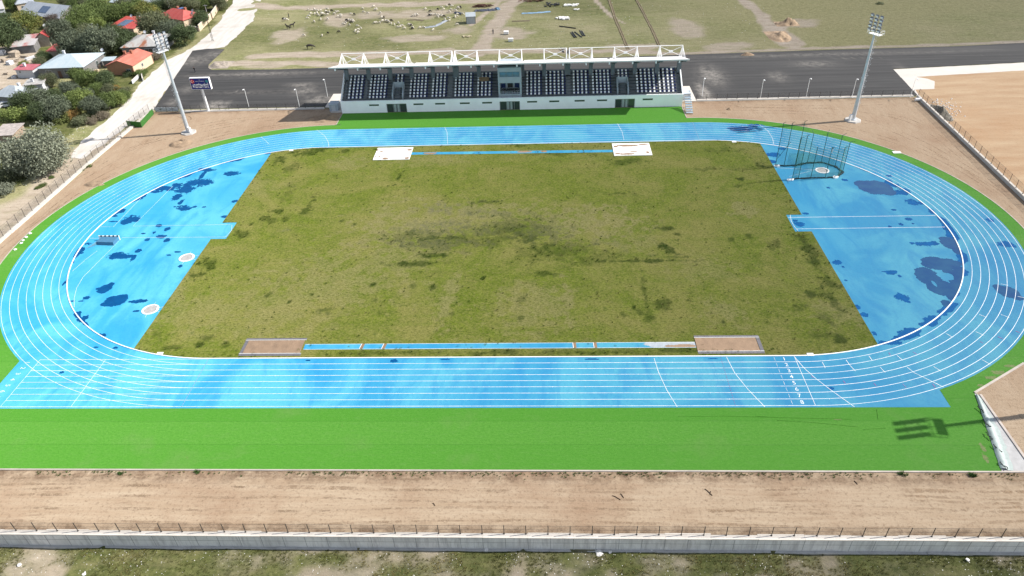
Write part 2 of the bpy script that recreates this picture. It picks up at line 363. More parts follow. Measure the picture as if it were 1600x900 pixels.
# ------------------------------------------------------------------ terrain
GRAVEL = [tuple(gp(*p)[:2]) for p in [(375, -14), (412, -14), (395, 32), (351, 74), (302, 80), (240, 171), (205, 192), (180, 212), (150, 232), (128, 248), (113, 246), (122, 228), (140, 210), (170, 186), (205, 150), (228, 122), (258, 95), (285, 84), (322, 58), (345, 30)]]
PATHS = [([gp(*p) for p in q], wd) for q, wd in [([(395, 88), (470, 85), (560, 84), (740, 80), (900, 79), (1000, 80)], 3.4), ([(400, 8), (440, 12), (560, 9), (690, 5), (800, -2)], 4.5), ([(822, -12), (795, 10), (770, 45), (742, 84)], 4.6), ([(790, -10), (772, 10), (735, 40)], 1.6), ([(1148, -6), (1170, 6), (1192, 24), (1200, 40), (1212, 58), (1228, 70)], 3.0), ([(700, 78), (640, 82), (560, 90)], 3.0), ([(835, 80), (960, 78), (1060, 84), (1200, 78), (1300, 74), (1420, 72), (1620, 64)], 1.7), ([(335, 102), (380, 98), (470, 99), (535, 102)], 3.2), ([(1215, 40), (1222, 55), (1235, 70)], 5.0), ([(930, 0), (955, 25), (975, 36)], 1.0)]]
PATCH = [(1075, 45, 30, 18), (1250, 37, 35, 8), (790, 52, 46, 12), (650, 60, 60, 6), (720, 45, 30, 8), (450, 55, 30, 12), (1000, 72, 60, 5), (1140, 72, 50, 8), (420, 102, 40, 5), (530, 30, 25, 12), (640, 22, 90, 8)]
GARDEN = [tuple(gp(*p)[:2]) for p in [(300, 52), (262, 92), (228, 112), (200, 145), (150, 180), (120, 215), (100, 245), (60, 275), (0, 310), (-120, 340), (-120, 120), (60, 140), (160, 118), (250, 70)]]
GARDEN2 = [tuple(gp(*p)[:2]) for p in [(370, 0), (300, 60), (255, 92), (200, 90), (60, 85), (0, 50), (-60, -10), (100, -20), (370, -20)]]
YARD = [tuple(gp(*p)[:2]) for p in [(-60, 75), (60, 70), (60, 120), (25, 155), (-60, 170)]]
ROADSIDE = [gp(*p) for p in [(-60, 400), (0, 352), (60, 310), (118, 262), (165, 222)]]
def z_terr(X, Y):
    far = sst(np.hypot(X-0, Y-60), 130, 400)
    z = -0.06+(fbm(X, Y, 0.05, 3)-0.5)*0.35*sst(Y, 98, 125)+(fbm(X+90, Y, 0.006, 3)-0.5)*9*far
    z = np.where(Y < -66.2, -2.1+(fbm(X, Y, 0.25, 4)-0.5)*0.5-0.02*np.clip(-68-Y, 0, 200), z)
    return z
def a_dirt(x, y):
    m = np.zeros_like(x)
    n = fbm(x, y, 0.18, 4)-0.5
    for pts, wd in PATHS: m = np.maximum(m, 1-sst(dseg(x, y, pts)+n*wd*1.1, wd*0.45, wd*0.85))
    for px, py, rx, ry in PATCH:
        c = gp(px, py); sx = abs(gp(px+rx, py)[0]-c[0]); sy = abs(gp(px, py-ry)[1]-c[1])
        m = np.maximum(m, 0.85*(1-sst(np.hypot((x-c[0])/sx, (y-c[1])/sy)+n*1.2, 0.5, 1.05)))
    m = np.maximum(m, 0.95*inpoly(x+n*3, y+n*3, YARD))
    m = np.maximum(m, (1-sst(dseg(x, y, ROADSIDE)+n*4, 4.0, 6.5))*0.95*(x < -96.0))
    lo = fbm(x, y, 0.055, 4)
    m = np.maximum(m, np.where(y < -66, sst(lo*.6+.4*fbm(x, y, .5, 4)+0.13*(x < -46)+0.10*(x > 52)-0.12*((x > -46) & (x < -36)), 0.52, 0.72)*0.8, 0))
    return m
def a_lush(x, y):
    n = (fbm(x, y, 0.12, 3)-0.5)*8
    m = np.where(inpoly(x+n, y+n, GARDEN) | inpoly(x+n, y+n, GARDEN2), 0.95, 0.0)
    m = np.maximum(m, np.where(y < -66, 0.9, 0))
    g = fbm(x-40, y+10, 0.03, 3); m = np.maximum(m, 0.5*sst(g, 0.5, 0.7)*(y > 98)*(1-sst(x, 20, 80)))
    return m
def a_tan(x, y): return np.where(y > 60, sst(x, 20, 95)*(0.55+0.45*sst(fbm(x, y, 0.02, 3), 0.35, 0.6)), 0)
def a_stony(x, y): return np.where(y < -66, 1.0, np.where((y > 95) & (x < 100), 0.35, 0.1))*sst(fbm(x+30, y, 0.12, 3), 0.42, 0.62)
xs = np.concatenate([-230-np.geomspace(4, 2400, 26)[::-1], np.arange(-230, 196, 0.8), 196+np.geomspace(4, 2400, 26)])
ys = np.concatenate([-94-np.geomspace(4, 1800, 24)[::-1], np.arange(-94, -66.4, 0.5), [-66.22, -66.18], np.arange(-65.8, 200, 0.85), 200+np.geomspace(4, 3000, 28)])
t = gridmesh('ground', xs, ys, z_terr, M_TERR, {'dirt': a_dirt, 'lush': a_lush, 'tan': a_tan, 'stony': a_stony}); t['kind'] = 'structure'

DIRT = [(-95.2, -66.0), (97, -66.0), (96.6, 6), (98.6, 59.4), (-94.4, 60.2)]
sheet('dirt_ground', DIRT, -0.030, M_DIRT)
sheet('dirt_lot', [(99.0, 59.0), (100.4, 79.3), (137, 81.9), (400, 97), (400, -200), (97.4, -200), (97.0, 6)], -0.026, M_LOT)
sheet('gravel_road', rough_poly(GRAVEL, 1.2, 0.9, 0.35), -0.012, M_GRAV)
M_PATH = plain('pale_path', D(238, 230, 220), .9, var=.08, scale=.3)
sheet('concrete_path', rough_poly([tuple(gp(*p)[:2]) for p in [(1394.5, 108.5), (1500, 103), (1640, 95.5), (1640, 108), (1600, 110), (1500, 116), (1432, 120), (1450, 123), (1460, 127), (1460, 139), (1430, 140), (1437, 150), (1434, 152)]], 1.5, 0.25, 0.4), -0.004, M_PATH)
ASPH = [(-94.7, 61.8)]+[tuple(gp(*p)[:2]) for p in [(240, 171), (301, 79), (325, 76), (351, 77), (343, 85), (333, 94), (326, 101), (325.5, 106), (331, 109), (430, 108.5), (535, 105)]]+[(0, 94.2), (46.5, 95.6), (90.3, 96.9), (126, 97.3), (145, 98.9), (420, 118), (420, 99.5), (137, 82.7), (100.9, 79.7), (99.4, 60.4)]
def near(poly, dstep=1.2):
    return rough_poly(poly, dstep, 0.12, 0.5)
AP = near(ASPH)
ax = np.arange(-112, 150, 1.0); aY = np.arange(60, 116, 0.8)
def a_dust(x, y):
    m = np.zeros_like(x)
    for (px, py, rx, ry, s) in [(335, 166, 18, 6, 1.5), (1100, 145, 9, 14, 1.2), (1112, 118, 18, 14, 0.75), (500, 155, 22, 6, .8), (475, 142, 20, 5, .7), (300, 95, 28, 8, .6), (400, 116, 90, 3, .7), (335, 85, 16, 6, .6), (390, 143, 70, 1.2, .9), (470, 133, 22, 1.0, .8), (290, 140, 12, 6, .5), (1270, 100, 30, 4, .5), (1215, 120, 14, 7, .5), (1430, 125, 8, 20, .55), (1300, 84, 200, 1.2, .5), (1200, 94, 240, 1.2, .6), (270, 160, 10, 5, .6)]:
        c = gp(px, py); sx = abs(gp(px+rx, py)[0]-c[0]); sy = abs(gp(px, py-ry)[1]-c[1])
        m = np.maximum(m, s*np.exp(-((x-c[0])/sx)**2-((y-c[1])/sy)**2))
    return np.clip(m, 0, 1)
def tri_sheet_attr(name, poly, z, mat, attrs, step):
    """sheet cut from a grid so that it can carry wear attributes; outline kept exact by a bisected fill"""
    bm = bmesh.new(); vs = [bm.verts.new((p[0], p[1], z)) for p in poly]; f = bm.faces.new(vs); bmesh.ops.triangulate(bm, faces=[f])
    xs_ = [p[0] for p in poly]; ys_ = [p[1] for p in poly]
    for c in np.arange(min(xs_)+step, min(max(xs_), 160), step): bmesh.ops.bisect_plane(bm, geom=bm.verts[:]+bm.edges[:]+bm.faces[:], plane_co=(c, 0, 0), plane_no=(1, 0, 0))
    for c in np.arange(min(ys_)+step, max(ys_), step): bmesh.ops.bisect_plane(bm, geom=bm.verts[:]+bm.edges[:]+bm.faces[:], plane_co=(0, c, 0), plane_no=(0, 1, 0))
    for f in bm.faces:
        if f.normal.z < 0: f.normal_flip()
    me = bpy.data.meshes.new(name); bm.to_mesh(me); bm.free(); co = np.empty(len(me.vertices)*3, np.float32); me.vertices.foreach_get('co', co); co = co.reshape(-1, 3)
    for kx, fn in attrs.items(): me.attributes.new(kx, 'FLOAT', 'POINT').data.foreach_set('value', np.asarray(fn(co[:, 0], co[:, 1]), np.float32))
    me.materials.append(mat); o = bpy.data.objects.new(name, me); COL.objects.link(o); o['kind'] = 'structure'; return o
tri_sheet_attr('asphalt_road', AP, 0.0, M_ASPH, {'dust': a_dust}, 2.5)

# tyre ruts pressed into the loose earth
def m_rut():
    k = NT('tyre_ruts'); f = k.noise(1.1, 5, 0.75); g = k.noise(0.16, 4, 0.6); tr = k.n('ShaderNodeBsdfTransparent'); mx = k.n('ShaderNodeMixShader')
    k.done(k.mix(k.rng(f, 0.4, 0.65), D(166, 139, 112), D(194, 167, 138)), 0.95, spec=0.1)
    k.l(k.ma('MULTIPLY', k.rng(f, 0.42, 0.62), k.rng(g, 0.42, 0.60, 0.0, 0.75)), mx.inputs[0]); k.l(tr.outputs[0], mx.inputs[1]); k.l(k.b.outputs[0], mx.inputs[2]); k.l(mx.outputs[0], k.out.inputs[0]); return k.m
rt = MB()
def smooth_pts(pts, n=40):
    P_ = np.array(pts, float); t = np.linspace(0, len(P_)-1, n); x = np.interp(t, range(len(P_)), P_[:, 0]); y = np.interp(t, range(len(P_)), P_[:, 1])
    kx = np.ones(9)/9; x = np.convolve(np.pad(x, 4, 'edge'), kx, 'valid'); y = np.convolve(np.pad(y, 4, 'edge'), kx, 'valid'); return np.c_[x, y]
for i, (pts, gap) in enumerate([([(-75, -59.0), (-30, -59.3), (10, -58.9), (60, -59.4), (90, -59)], 1.7), ([(-70, -60.8), (-20, -60.2), (20, -60.9), (70, -60.2)], 1.6), ([(-60, -63.9), (0, -63.5), (50, -63.8), (80, -62)], 1.8), ([(20, -62), (45, -61.2), (60, -62.6), (85, -60)], 1.7), ([(68, -62), (74, -54), (71, -47), (80, -38), (92, -28)], 1.7), ([(66, -60), (70, -52), (84, -46), (93, -44)], 1.6),
    ([(-93, -12), (-92.6, 6), (-90, 22), (-82, 36), (-70, 46), (-50, 54)], 1.7), ([(-92, 0), (-90, 14), (-84, 30), (-74, 41), (-58, 50), (-46, 53)], 1.6), ([(-94, 20), (-90, 34), (-84, 44), (-76, 52), (-60, 57)], 1.8), ([(-93, 30), (-84, 46), (-82, 55), (-88, 58.6)], 1.6), ([(-90, 40), (-70, 51), (-52, 57)], 1.7),
    ([(44, 53), (60, 52), (74, 50.5), (86, 42), (92, 24), (95, 6)], 1.7), ([(46, 56), (66, 56), (84, 52), (93, 44), (95, 22)], 1.7), ([(60, 48.5), (76, 42), (88, 30), (93.5, 12), (94, -8)], 1.6), ([(52, 57.5), (70, 54), (90, 56)], 1.6)]):
    P_ = smooth_pts(pts); t = np.gradient(P_, axis=0); t /= np.linalg.norm(t, axis=1)[:, None]; nr = np.c_[-t[:, 1], t[:, 0]]
    P_ = P_+nr*np.array([[.9*(fbm(a*.05+i, b*.05, 1, 2)-.5)*2] for a, b in P_])
    for s in (-.5, .5): rt.strip(P_+nr*gap*s, .20+.22*fbm(P_[:, 0]+s*9, P_[:, 1], .2, 2), -0.0265+i*.0002)
setp(rt.build('tyre_ruts', m_rut()), kind='structure')
# ------------------------------------------------------------------ turf surround and running track
S0, RI = 42.195, 36.5
PI = math.pi
aL = lambda r, a0, a1, n=60: arc(-S0, 0, r, a0, a1, n)
aR = lambda r, a0, a1, n=60: arc(S0, 0, r, a0, a1, n)
TURF = [(-80, -57), (60.3, -57), (63.4, -44), (72.7, -38.3)]+aR(49.2, -0.899, PI/2)+[(41.0, 49.2), (41.0, 56.55), (-43.3, 56.55), (-43.3, 49.2)]+aL(49.2, PI/2, PI*1.25)+[(-80, -38)]
sheet('artificial_turf', TURF, 0.006, M_TURF)
TRK = [(-70.8, -46.56), (59.2, -46.56), (59.2, -43.32)]+aR(46.56, -1.196, PI/2)+aL(46.56, PI/2, PI+0.909)+[(-70.8, -36.74)]
sheet('running_track', TRK, 0.016, M_TRK)
kb = MB(); kp = [(60.35, -57.07), (-80, -57.07)]; kb.bb(-80, 63.9, -57.22, -57.02, -0.05, 0.09)
for a0, cen in ((0, 1), (1, -1)):
    pts = (aR(49.28, -0.89, PI/2, 90)+[(41.2, 49.28)]) if a0 == 0 else ([(-43.5, 49.28)]+aL(49.28, PI/2, PI*1.22, 90))
    for p, q in zip(pts[:-1], pts[1:]):
        d = math.hypot(q[0]-p[0], q[1]-p[1]); an = math.atan2(q[1]-p[1], q[0]-p[0])
        kb.box(((p[0]+q[0])/2, (p[1]+q[1])/2, 0.0), (d+0.02, 0.16, 0.10), an)
for p, q in (((63.45, -43.95), (72.75, -38.2)), ((64.0, -44.3), (64.0, -57))):
    d = math.hypot(q[0]-p[0], q[1]-p[1]); an = math.atan2(q[1]-p[1], q[0]-p[0]); kb.box(((p[0]+q[0])/2, (p[1]+q[1])/2, 0.02), (d, 0.3, 0.18), an)
for x in (41.1, -43.4): kb.bb(x-0.08, x+0.08, 49.4, 56.4, -0.04, 0.07)
kb.build('kerb', plain('kerb_concrete', (0.40, 0.35, 0.31), 0.9, var=0.2, scale=0.4))['kind'] = 'structure'

def oval(r, n=80): return aR(r, -PI/2, PI/2, n)+aL(r, PI/2, PI*1.5, n)
LZ = 0.030
ln = MB()
for kx in range(1, 9):
    ln.strip(oval(RI+1.22*kx-0.02), 0.07, LZ, closed=True)
    ln.strip([(-67.8, -RI-1.22*kx+0.02), (S0*-1, -RI-1.22*kx+0.02)], 0.07, LZ+0.003)
ln.strip([(-67.8, -RI-0.02), (-S0, -RI-0.02)], 0.07, LZ+0.003)
def tl(pts, wd=0.07, mi=0, z=LZ+0.006): ln.strip([gp(*p) for p in pts], wd, z, mi)
for x, mi in ((S0, 0), (S0-100, 0), (S0-110, 0)): ln.add([(x-0.03, -46.26, LZ+0.006), (x+0.03, -46.26, LZ+0.006), (x+0.03, -36.5, LZ+0.006), (x-0.03, -36.5, LZ+0.006)], [(0, 1, 2, 3)], mi)
for kx in range(0, 22):
    y0 = -36.6-kx*0.45; ln.add([(-42.3-0.04, y0, LZ+0.006), (-42.3+0.04, y0, LZ+0.006), (-42.3+0.04, y0-0.3, LZ+0.006), (-42.3-0.04, y0-0.3, LZ+0.006)], [(0, 3, 2, 1)], 1)
    y0 = -36.6-kx*0.45; ln.add([(S0-10.3-0.03, y0, LZ+0.006), (S0-10.3+0.03, y0, LZ+0.006), (S0-10.3+0.03, y0-0.2, LZ+0.006), (S0-10.3-0.03, y0-0.2, LZ+0.006)], [(0, 3, 2, 1)], 2)
for p in ([(1022, 560), (1029, 582), (1042, 610), (1058, 636)], [(1135, 558), (1148, 583), (1168, 608), (1195, 636)], [(1242, 558.5), (1256, 575), (1275, 592), (1300, 611), (1335, 636)], [(408, 214), (414, 219), (420, 225)], [(495, 203), (507, 212), (513, 222), (514, 230)], [(695, 199), (698.5, 207), (699.5, 225)], [(1187, 195), (1200, 205), (1207, 216), (1209, 226)], [(965, 193.5), (972, 206), (975, 219)]): tl(p)
tl([(1082, 191), (1093, 219)], 0.05, 1)
cr = lambda x0, y0, x1, y1: [(1200+x0/4, 425+y0/4), (1200+x1/4, 425+y1/4)]
for q in [(338, 563, 358, 600), (487, 550, 510, 582), (510, 582, 545, 620), (630, 525, 652, 555), (700, 595, 732, 630), (805, 522, 842, 553), (870, 596, 912, 630), (912, 630, 1096, 720), (1112, 385, 1155, 410), (1298, 374, 1350, 397), (1318, 266, 1365, 283), (1455, 265, 1508, 287), (1453, 75, 1502, 85), (1560, 153, 1600, 162), (1338, 550, 1388, 578), (1035, 592, 1080, 620)]: tl(cr(*q), 0.07)
for q in [(755, 505, 765, 520), (905, 500, 928, 514), (1435, 405, 1465, 417), (1325, 435, 1345, 446), (842, 700, 862, 722), (1028, 700, 1045, 722), (1548, 370, 1572, 380), (470, 680, 482, 696), (660, 695, 676, 712), (270, 650, 284, 664)]: tl(cr(*q), 0.10, 2)
cl = lambda pts: [(x/4, y/4+200) for x, y in pts]
# field-event lines in the two D areas
tl(cl([(630, 618), (710, 618), (880, 440)]), 0.06); tl(cl([(1080, 365), (832, 614), (1440, 604)]), 0.06); tl(cl([(1450, 605), (1448, 640), (1410, 682)]), 0.06)
tl(cl([(560, 690), (640, 690)]), 0.06); tl([(354, 370.5), (191, 371.5), (145, 418), (130, 433), (120, 450), (116, 466), (116, 480)], 0.06); tl([(152, 392), (135, 405), (113, 424)], 0.06)
ln.add([(51.9, 2.0, LZ+.003), (78.4, 2.0, LZ+.003), (78.4, 2.08, LZ+.003), (51.9, 2.08, LZ+.003)], [(0, 1, 2, 3)]); ln.add([(52.3, -2.08, LZ+.003), (78.2, -2.08, LZ+.003), (78.2, -2.0, LZ+.003), (52.3, -2.0, LZ+.003)], [(0, 1, 2, 3)])
tl([(1234.5, 336), (1236.5, 346), (1241, 354), (1247, 361)], 0.06)
for (cx_, cy_) in ((-56.7, -9.2), (-56.5, -24.4)):
    for an in (0.36, -0.36, 1.57, -1.57): ln.strip([(cx_+1.2*math.cos(an), cy_+1.2*math.sin(an)), (cx_+2.0*math.cos(an), cy_+2.0*math.sin(an))], 0.05, LZ+.006)
ln.strip([(62.6, 21.1), (56.6, 18.3)], 0.05, LZ+.006); ln.strip([(62.6, 21.1), (55.5, 22.2)], 0.05, LZ+.006)
for kx in range(60):   # hurdle and exchange ticks
    x = -62+kx*1.9+random.uniform(-.5, .5); la = random.randint(1, 7); y0 = -RI-1.22*la
    if random.random() < 0.5: ln.add([(x, y0-0.1, LZ+.006), (x+0.05, y0-0.1, LZ+.006), (x+0.05, y0+0.1, LZ+.006), (x, y0+0.1, LZ+.006)], [(0, 1, 2, 3)])
    th = random.uniform(0.2, 2.9); r = RI+1.22*random.randint(1, 7); cx_ = S0 if th < 1.57 else -S0
    p0 = (cx_+(r-.18)*math.cos(th), (r-.18)*math.sin(th)); p1 = (cx_+(r+.18)*math.cos(th), (r+.18)*math.sin(th)); ln.strip([p0, p1], 0.07, LZ+.006)
o = ln.build('lane_lines', [M_LINE, M_FAINT, M_RED]); o['kind'] = 'structure'

def text_mesh(name, s, size, mat, loc, rot, ext=0.0, parent=None, align='CENTER', sx=1.0, bold=0.0):
    cu = bpy.data.curves.new(name, 'FONT'); cu.body = s; cu.size = size; cu.align_x = align; cu.align_y = 'CENTER'; cu.extrude = ext; cu.offset = bold
    ob = bpy.data.objects.new(name, cu); COL.objects.link(ob); bpy.context.view_layer.update()
    me = bpy.data.meshes.new_from_object(ob.evaluated_get(bpy.context.evaluated_depsgraph_get())); bpy.data.objects.remove(ob)
    me.materials.clear(); me.materials.append(mat); o = bpy.data.objects.new(name, me); COL.objects.link(o)
    o.location = loc; o.rotation_euler = rot; o.scale = (sx, 1, 1)
    if parent is not None: o.parent = parent
    return o
nums = []
for kx in range(8):
    y = -36.5-1.22*(kx+0.5)
    nums.append(text_mesh('lane_number', str(kx+1), 0.95, M_LINE, (S0-1.55, y, LZ+.008), (0, 0, 0)))
    nums.append(text_mesh('lane_number', str(kx+1), 0.95, M_LINE, (-69.4, y, LZ+.008), (0, 0, R(-90))))
    m = MB(); m.add([(S0-2.9, y-.35, LZ+.008), (S0-2.86, y-.35, LZ+.008), (S0-2.86, y+.35, LZ+.008), (S0-2.9, y+.35, LZ+.008)], [(0, 1, 2, 3)]); nums.append(m.build('lane_number', M_LINE))
MBn = MB()
for o in nums:
    mw = Matrix.LocRotScale(o.location, o.rotation_euler, o.scale)
    MBn.add([tuple(mw @ v.co) for v in o.data.vertices], [tuple(p.vertices) for p in o.data.polygons]); bpy.data.objects.remove(o)
MBn.build('lane_numbers', M_LINE)['kind'] = 'structure'

# raised inner kerb
ik = MB(); pts = oval(RI-0.06, 120)
for p, q in zip(pts, pts[1:]+pts[:1]):
    d = math.hypot(q[0]-p[0], q[1]-p[1])
    if d < 1e-6: continue
    ik.box(((p[0]+q[0])/2, (p[1]+q[1])/2, 0.055), (d+0.01, 0.15, 0.09), math.atan2(q[1]-p[1], q[0]-p[0]))
setp(ik.build('track_kerb', M_WHITE), kind='structure')
tb = MB()
for px, py in ((250, 553), (1266, 554.5), (1147, 222), (455, 235.5)):
    g = gp(px, py); tb.box((g[0], g[1], 0.06), (0.9, 0.55, 0.11))
setp(tb.build('kerb_gap_covers', M_WHITE), kind='structure')

# infield grass
def in_infield(x, y):
    oo = np.where(np.abs(x) <= S0, np.abs(y) < RI-0.16, np.hypot(np.abs(x)-S0, y) < RI-0.16)
    r = (x > -54.75) & (x < 54.6) & oo
    return r & ~((np.abs(x) > 51.72) & (np.abs(y) < 2.9))
def pxm(L):
    def f(x, y):
        m = np.zeros_like(x); n = fbm(x, y, 0.8, 5, 0.65)-0.5
        for px, py, rx, ry, s in L:
            c = gp(px, py); sx = abs(gp(px+rx, py)[0]-c[0]); sy = abs(gp(px, py-ry)[1]-c[1])
            q = np.abs(x-c[0]) < sx*2.2; q &= np.abs(y-c[1]) < sy*2.2
            if not q.any(): continue
            d = np.hypot((x[q]-c[0])/sx, (y[q]-c[1])/sy); m[q] = np.maximum(m[q], s*(1-sst(d+n[q]*3.4, 0.35, 1.25)))
        return m
    return f
DARK = [(441, 250, 9, 8, .9), (482, 237, 30, 5, .9), (500, 233, 20, 4, .9), (458, 262, 14, 6, .6), (452, 300, 8, 14, .4), (433, 332, 12, 6, .9), (420, 345, 24, 6, .7), (478, 330, 9, 8, .9), (483, 320, 6, 12, .6), (625, 276, 5, 6, 1), (617, 289, 4, 2, 1), (606, 292, 4, 2, .8), (697, 372, 70, 4, .9), (640, 366, 14, 6, .6), (680, 400, 20, 3.5, 1), (655, 412, 45, 4, .95), (762, 316, 22, 3, .8), (800, 360, 40, 14, .75), (820, 372, 28, 10, .8), (853, 390, 20, 12, .85), (800, 362, 90, 22, .5), (700, 376, 90, 14, .5), (865, 392, 60, 18, .5), (930, 404, 60, 9, .45), (640, 372, 40, 12, .4), (870, 398, 30, 7, .7), (785, 375, 30, 9, .6), (1045, 357, 14, 3.5, 1), (1058, 366, 6, 2.5, 1), (1036, 384, 9, 9, 1), (1046, 392, 12, 6, .95), (1005, 408, 70, 2.5, .95), (945, 407, 8, 3, 1), (1002, 425, 3, 10, .6), (1008, 460, 3.5, 40, .6), (1060, 402, 20, 2, .7), (975, 302, 22, 3, .7), (1192, 260, 8, 6, 1), (1158, 280, 5, 3, 1), (1152, 291, 6, 2, .8), (970, 253, 26, 5, .8), (1010, 252, 8, 2, .9), (1097, 350, 4, 2.5, 1), (1170, 368, 5, 4, .8), (1214, 380, 9, 7, .7), (1260, 385, 12, 22, .9), (1268, 405, 9, 12, .9), (1275, 460, 22, 7, .9), (1295, 440, 14, 14, .9), (1302, 470, 8, 18, .85), (1292, 500, 14, 10, .6), (1310, 530, 12, 7, .9), (1290, 525, 16, 6, .6), (1250, 480, 12, 6, .7), (1205, 385, 6, 6, .6), (310, 430, 13, 8, .95), (330, 415, 9, 8, .9), (320, 405, 6, 5, .6), (379, 366, 11, 7, 1), (394, 350, 5, 3, .8), (310, 412, 7, 3.5, 1), (312, 538, 6, 4, 1), (265, 545, 14, 5, .8), (250, 520, 10, 8, .6), (325, 528, 8, 4, .7), (353, 540, 6, 4, .7), (420, 461, 4, 4, .9), (451, 473, 4, 3, .9), (510, 484, 16, 6, .8), (487, 460, 3, 3, .9), (582, 446, 5, 3.5, 1), (586, 470, 4, 4, .8), (592, 490, 6, 5, .7), (753, 435, 4, 3, 1), (676, 449, 4, 3, 1), (645, 447, 5, 3, .7), (769, 475, 5, 3, .9), (708, 490, 4, 3, .8), (991, 480, 7, 5, 1), (998, 487, 7, 6, .9), (1037, 477, 14, 8, .75), (1015, 497, 8, 6, .8), (975, 492, 5, 4, .7), (850, 428, 14, 5, .9), (817, 470, 8, 10, .5), (1130, 503, 6, 4, .9), (1077, 470, 5, 3, .9), (812, 497, 5, 4, .8), (1143, 375, 6, 3, .7), (1130, 220 + 15, 30, 4, .5), (880, 240, 60, 4, .5), (1100, 265, 20, 3, .5), (540, 236, 6, 3, .8), (810, 228, 8, 2, .9), (1090, 548, 70, 5, .8), (600, 552, 90, 4, .5), (760, 551, 60, 4, .8), (930, 551, 100, 4, .6), (535, 345, 4, 3, .8), (555, 350, 4, 2, .8), (695, 560 - 250, 6, 3, .6)]
DRY = [(650, 360, 90, 40, .9), (760, 340, 100, 25, .8), (900, 350, 90, 25, .9), (1160, 328, 20, 14, .7), (520, 440, 120, 40, .6), (440, 480, 90, 40, .5), (700, 470, 14, 40, .7), (835, 480, 60, 35, .6), (885, 470, 10, 30, .8), (545, 255, 30, 10, .6), (1310, 490, 40, 25, .6), (1130, 490, 30, 20, .6), (660, 250, 60, 8, .5), (400, 290, 60, 15, .4), (620, 400, 70, 25, .6), (1000, 380, 40, 14, .5), (820, 540, 200, 10, .4), (260, 470, 26, 40, .6), (1100, 420, 60, 20, .4), (320, 490, 50, 30, .5)]
BARE = [(690, 325, 40, 7, .9), (760, 333, 50, 6, .8), (690, 356, 60, 10, .9), (680, 378, 70, 8, 1), (745, 362, 40, 8, .8), (830, 365, 40, 14, .8), (720, 350, 50, 8, .7), (870, 360, 30, 10, .6), (950, 378, 26, 8, .4), (440, 361, 10, 3, .9)]
xs = np.arange(-54.9, 54.9, 0.22); ys = np.arange(-36.4, 36.4, 0.22)
g = gridmesh('infield_grass', xs, ys, lambda X, Y: 0.040+(fbm(X, Y, 0.8, 3)-0.5)*0.03, M_GRASS, {'dark': pxm(DARK), 'dry': pxm(DRY), 'bare': pxm(BARE)}, keep=in_infield); g['kind'] = 'structure'

# ------------------------------------------------------------------ wet patches and puddles on the blue surface
_bz = [0]
def blob(name, L, mat, step=0.10, z=0.023, amp=2.6, freq=1.7, clip=None):
    _bz[0] += 1; z = z+(_bz[0] % 40)*0.00012
    E = []
    for px, py, rx, ry in L:
        c = gp(px, py); E.append((c[0], c[1], abs(gp(px+rx, py)[0]-c[0])+0.02, abs(gp(px, py-ry)[1]-c[1])+0.02))
    x0 = min(e[0]-e[2]*1.5 for e in E); x1 = max(e[0]+e[2]*1.5 for e in E); y0 = min(e[1]-e[3]*1.5 for e in E); y1 = max(e[1]+e[3]*1.5 for e in E)
    xs = np.arange(x0, x1+step, step); ys = np.arange(y0, y1+step, step)
    def keep(x, y):
        n = (0.40*fbm(x, y, freq, 3, 0.6)+0.34*fbm(x+50, y-20, freq*0.42, 3)+0.26*fbm(x-30, y+70, freq*3.1, 2)-0.5)*amp*1.15; f = np.full(x.shape, -9.0)
        for a, b, c, d in E: f = np.maximum(f, 1-((x-a)/c)**2-((y-b)/d)**2)
        k = (f+n) > 0.30
        if clip is not None: k &= clip(x, y)
        return k
    X, Y = np.meshgrid((xs[:-1]+xs[1:])/2, (ys[:-1]+ys[1:])/2)
    if not keep(X.ravel(), Y.ravel()).any(): return
    o = gridmesh(name, xs, ys, lambda X, Y: np.full_like(X, z), mat, None, keep); o['kind'] = 'structure'; return o
q4 = lambda L: [(x/4, y/4+200, a/4, b/4) for x, y, a, b in L]; qb = lambda L: [(x/4, y/4+425, a/4, b/4) for x, y, a, b in L]
r4 = lambda L: [(1200+x/4, y/4+200, a/4, b/4) for x, y, a, b in L]; rb = lambda L: [(1200+x/4, y/4+425, a/4, b/4) for x, y, a, b in L]
mb4 = lambda L: [(400+x/4, y/4+425, a/4, b/4) for x, y, a, b in L]; mc4 = lambda L: [(800+x/4, y/4+425, a/4, b/4) for x, y, a, b in L]
inD = lambda x, y: np.hypot(np.abs(x)-S0, y) < RI-0.15
W = 'wet_patch'
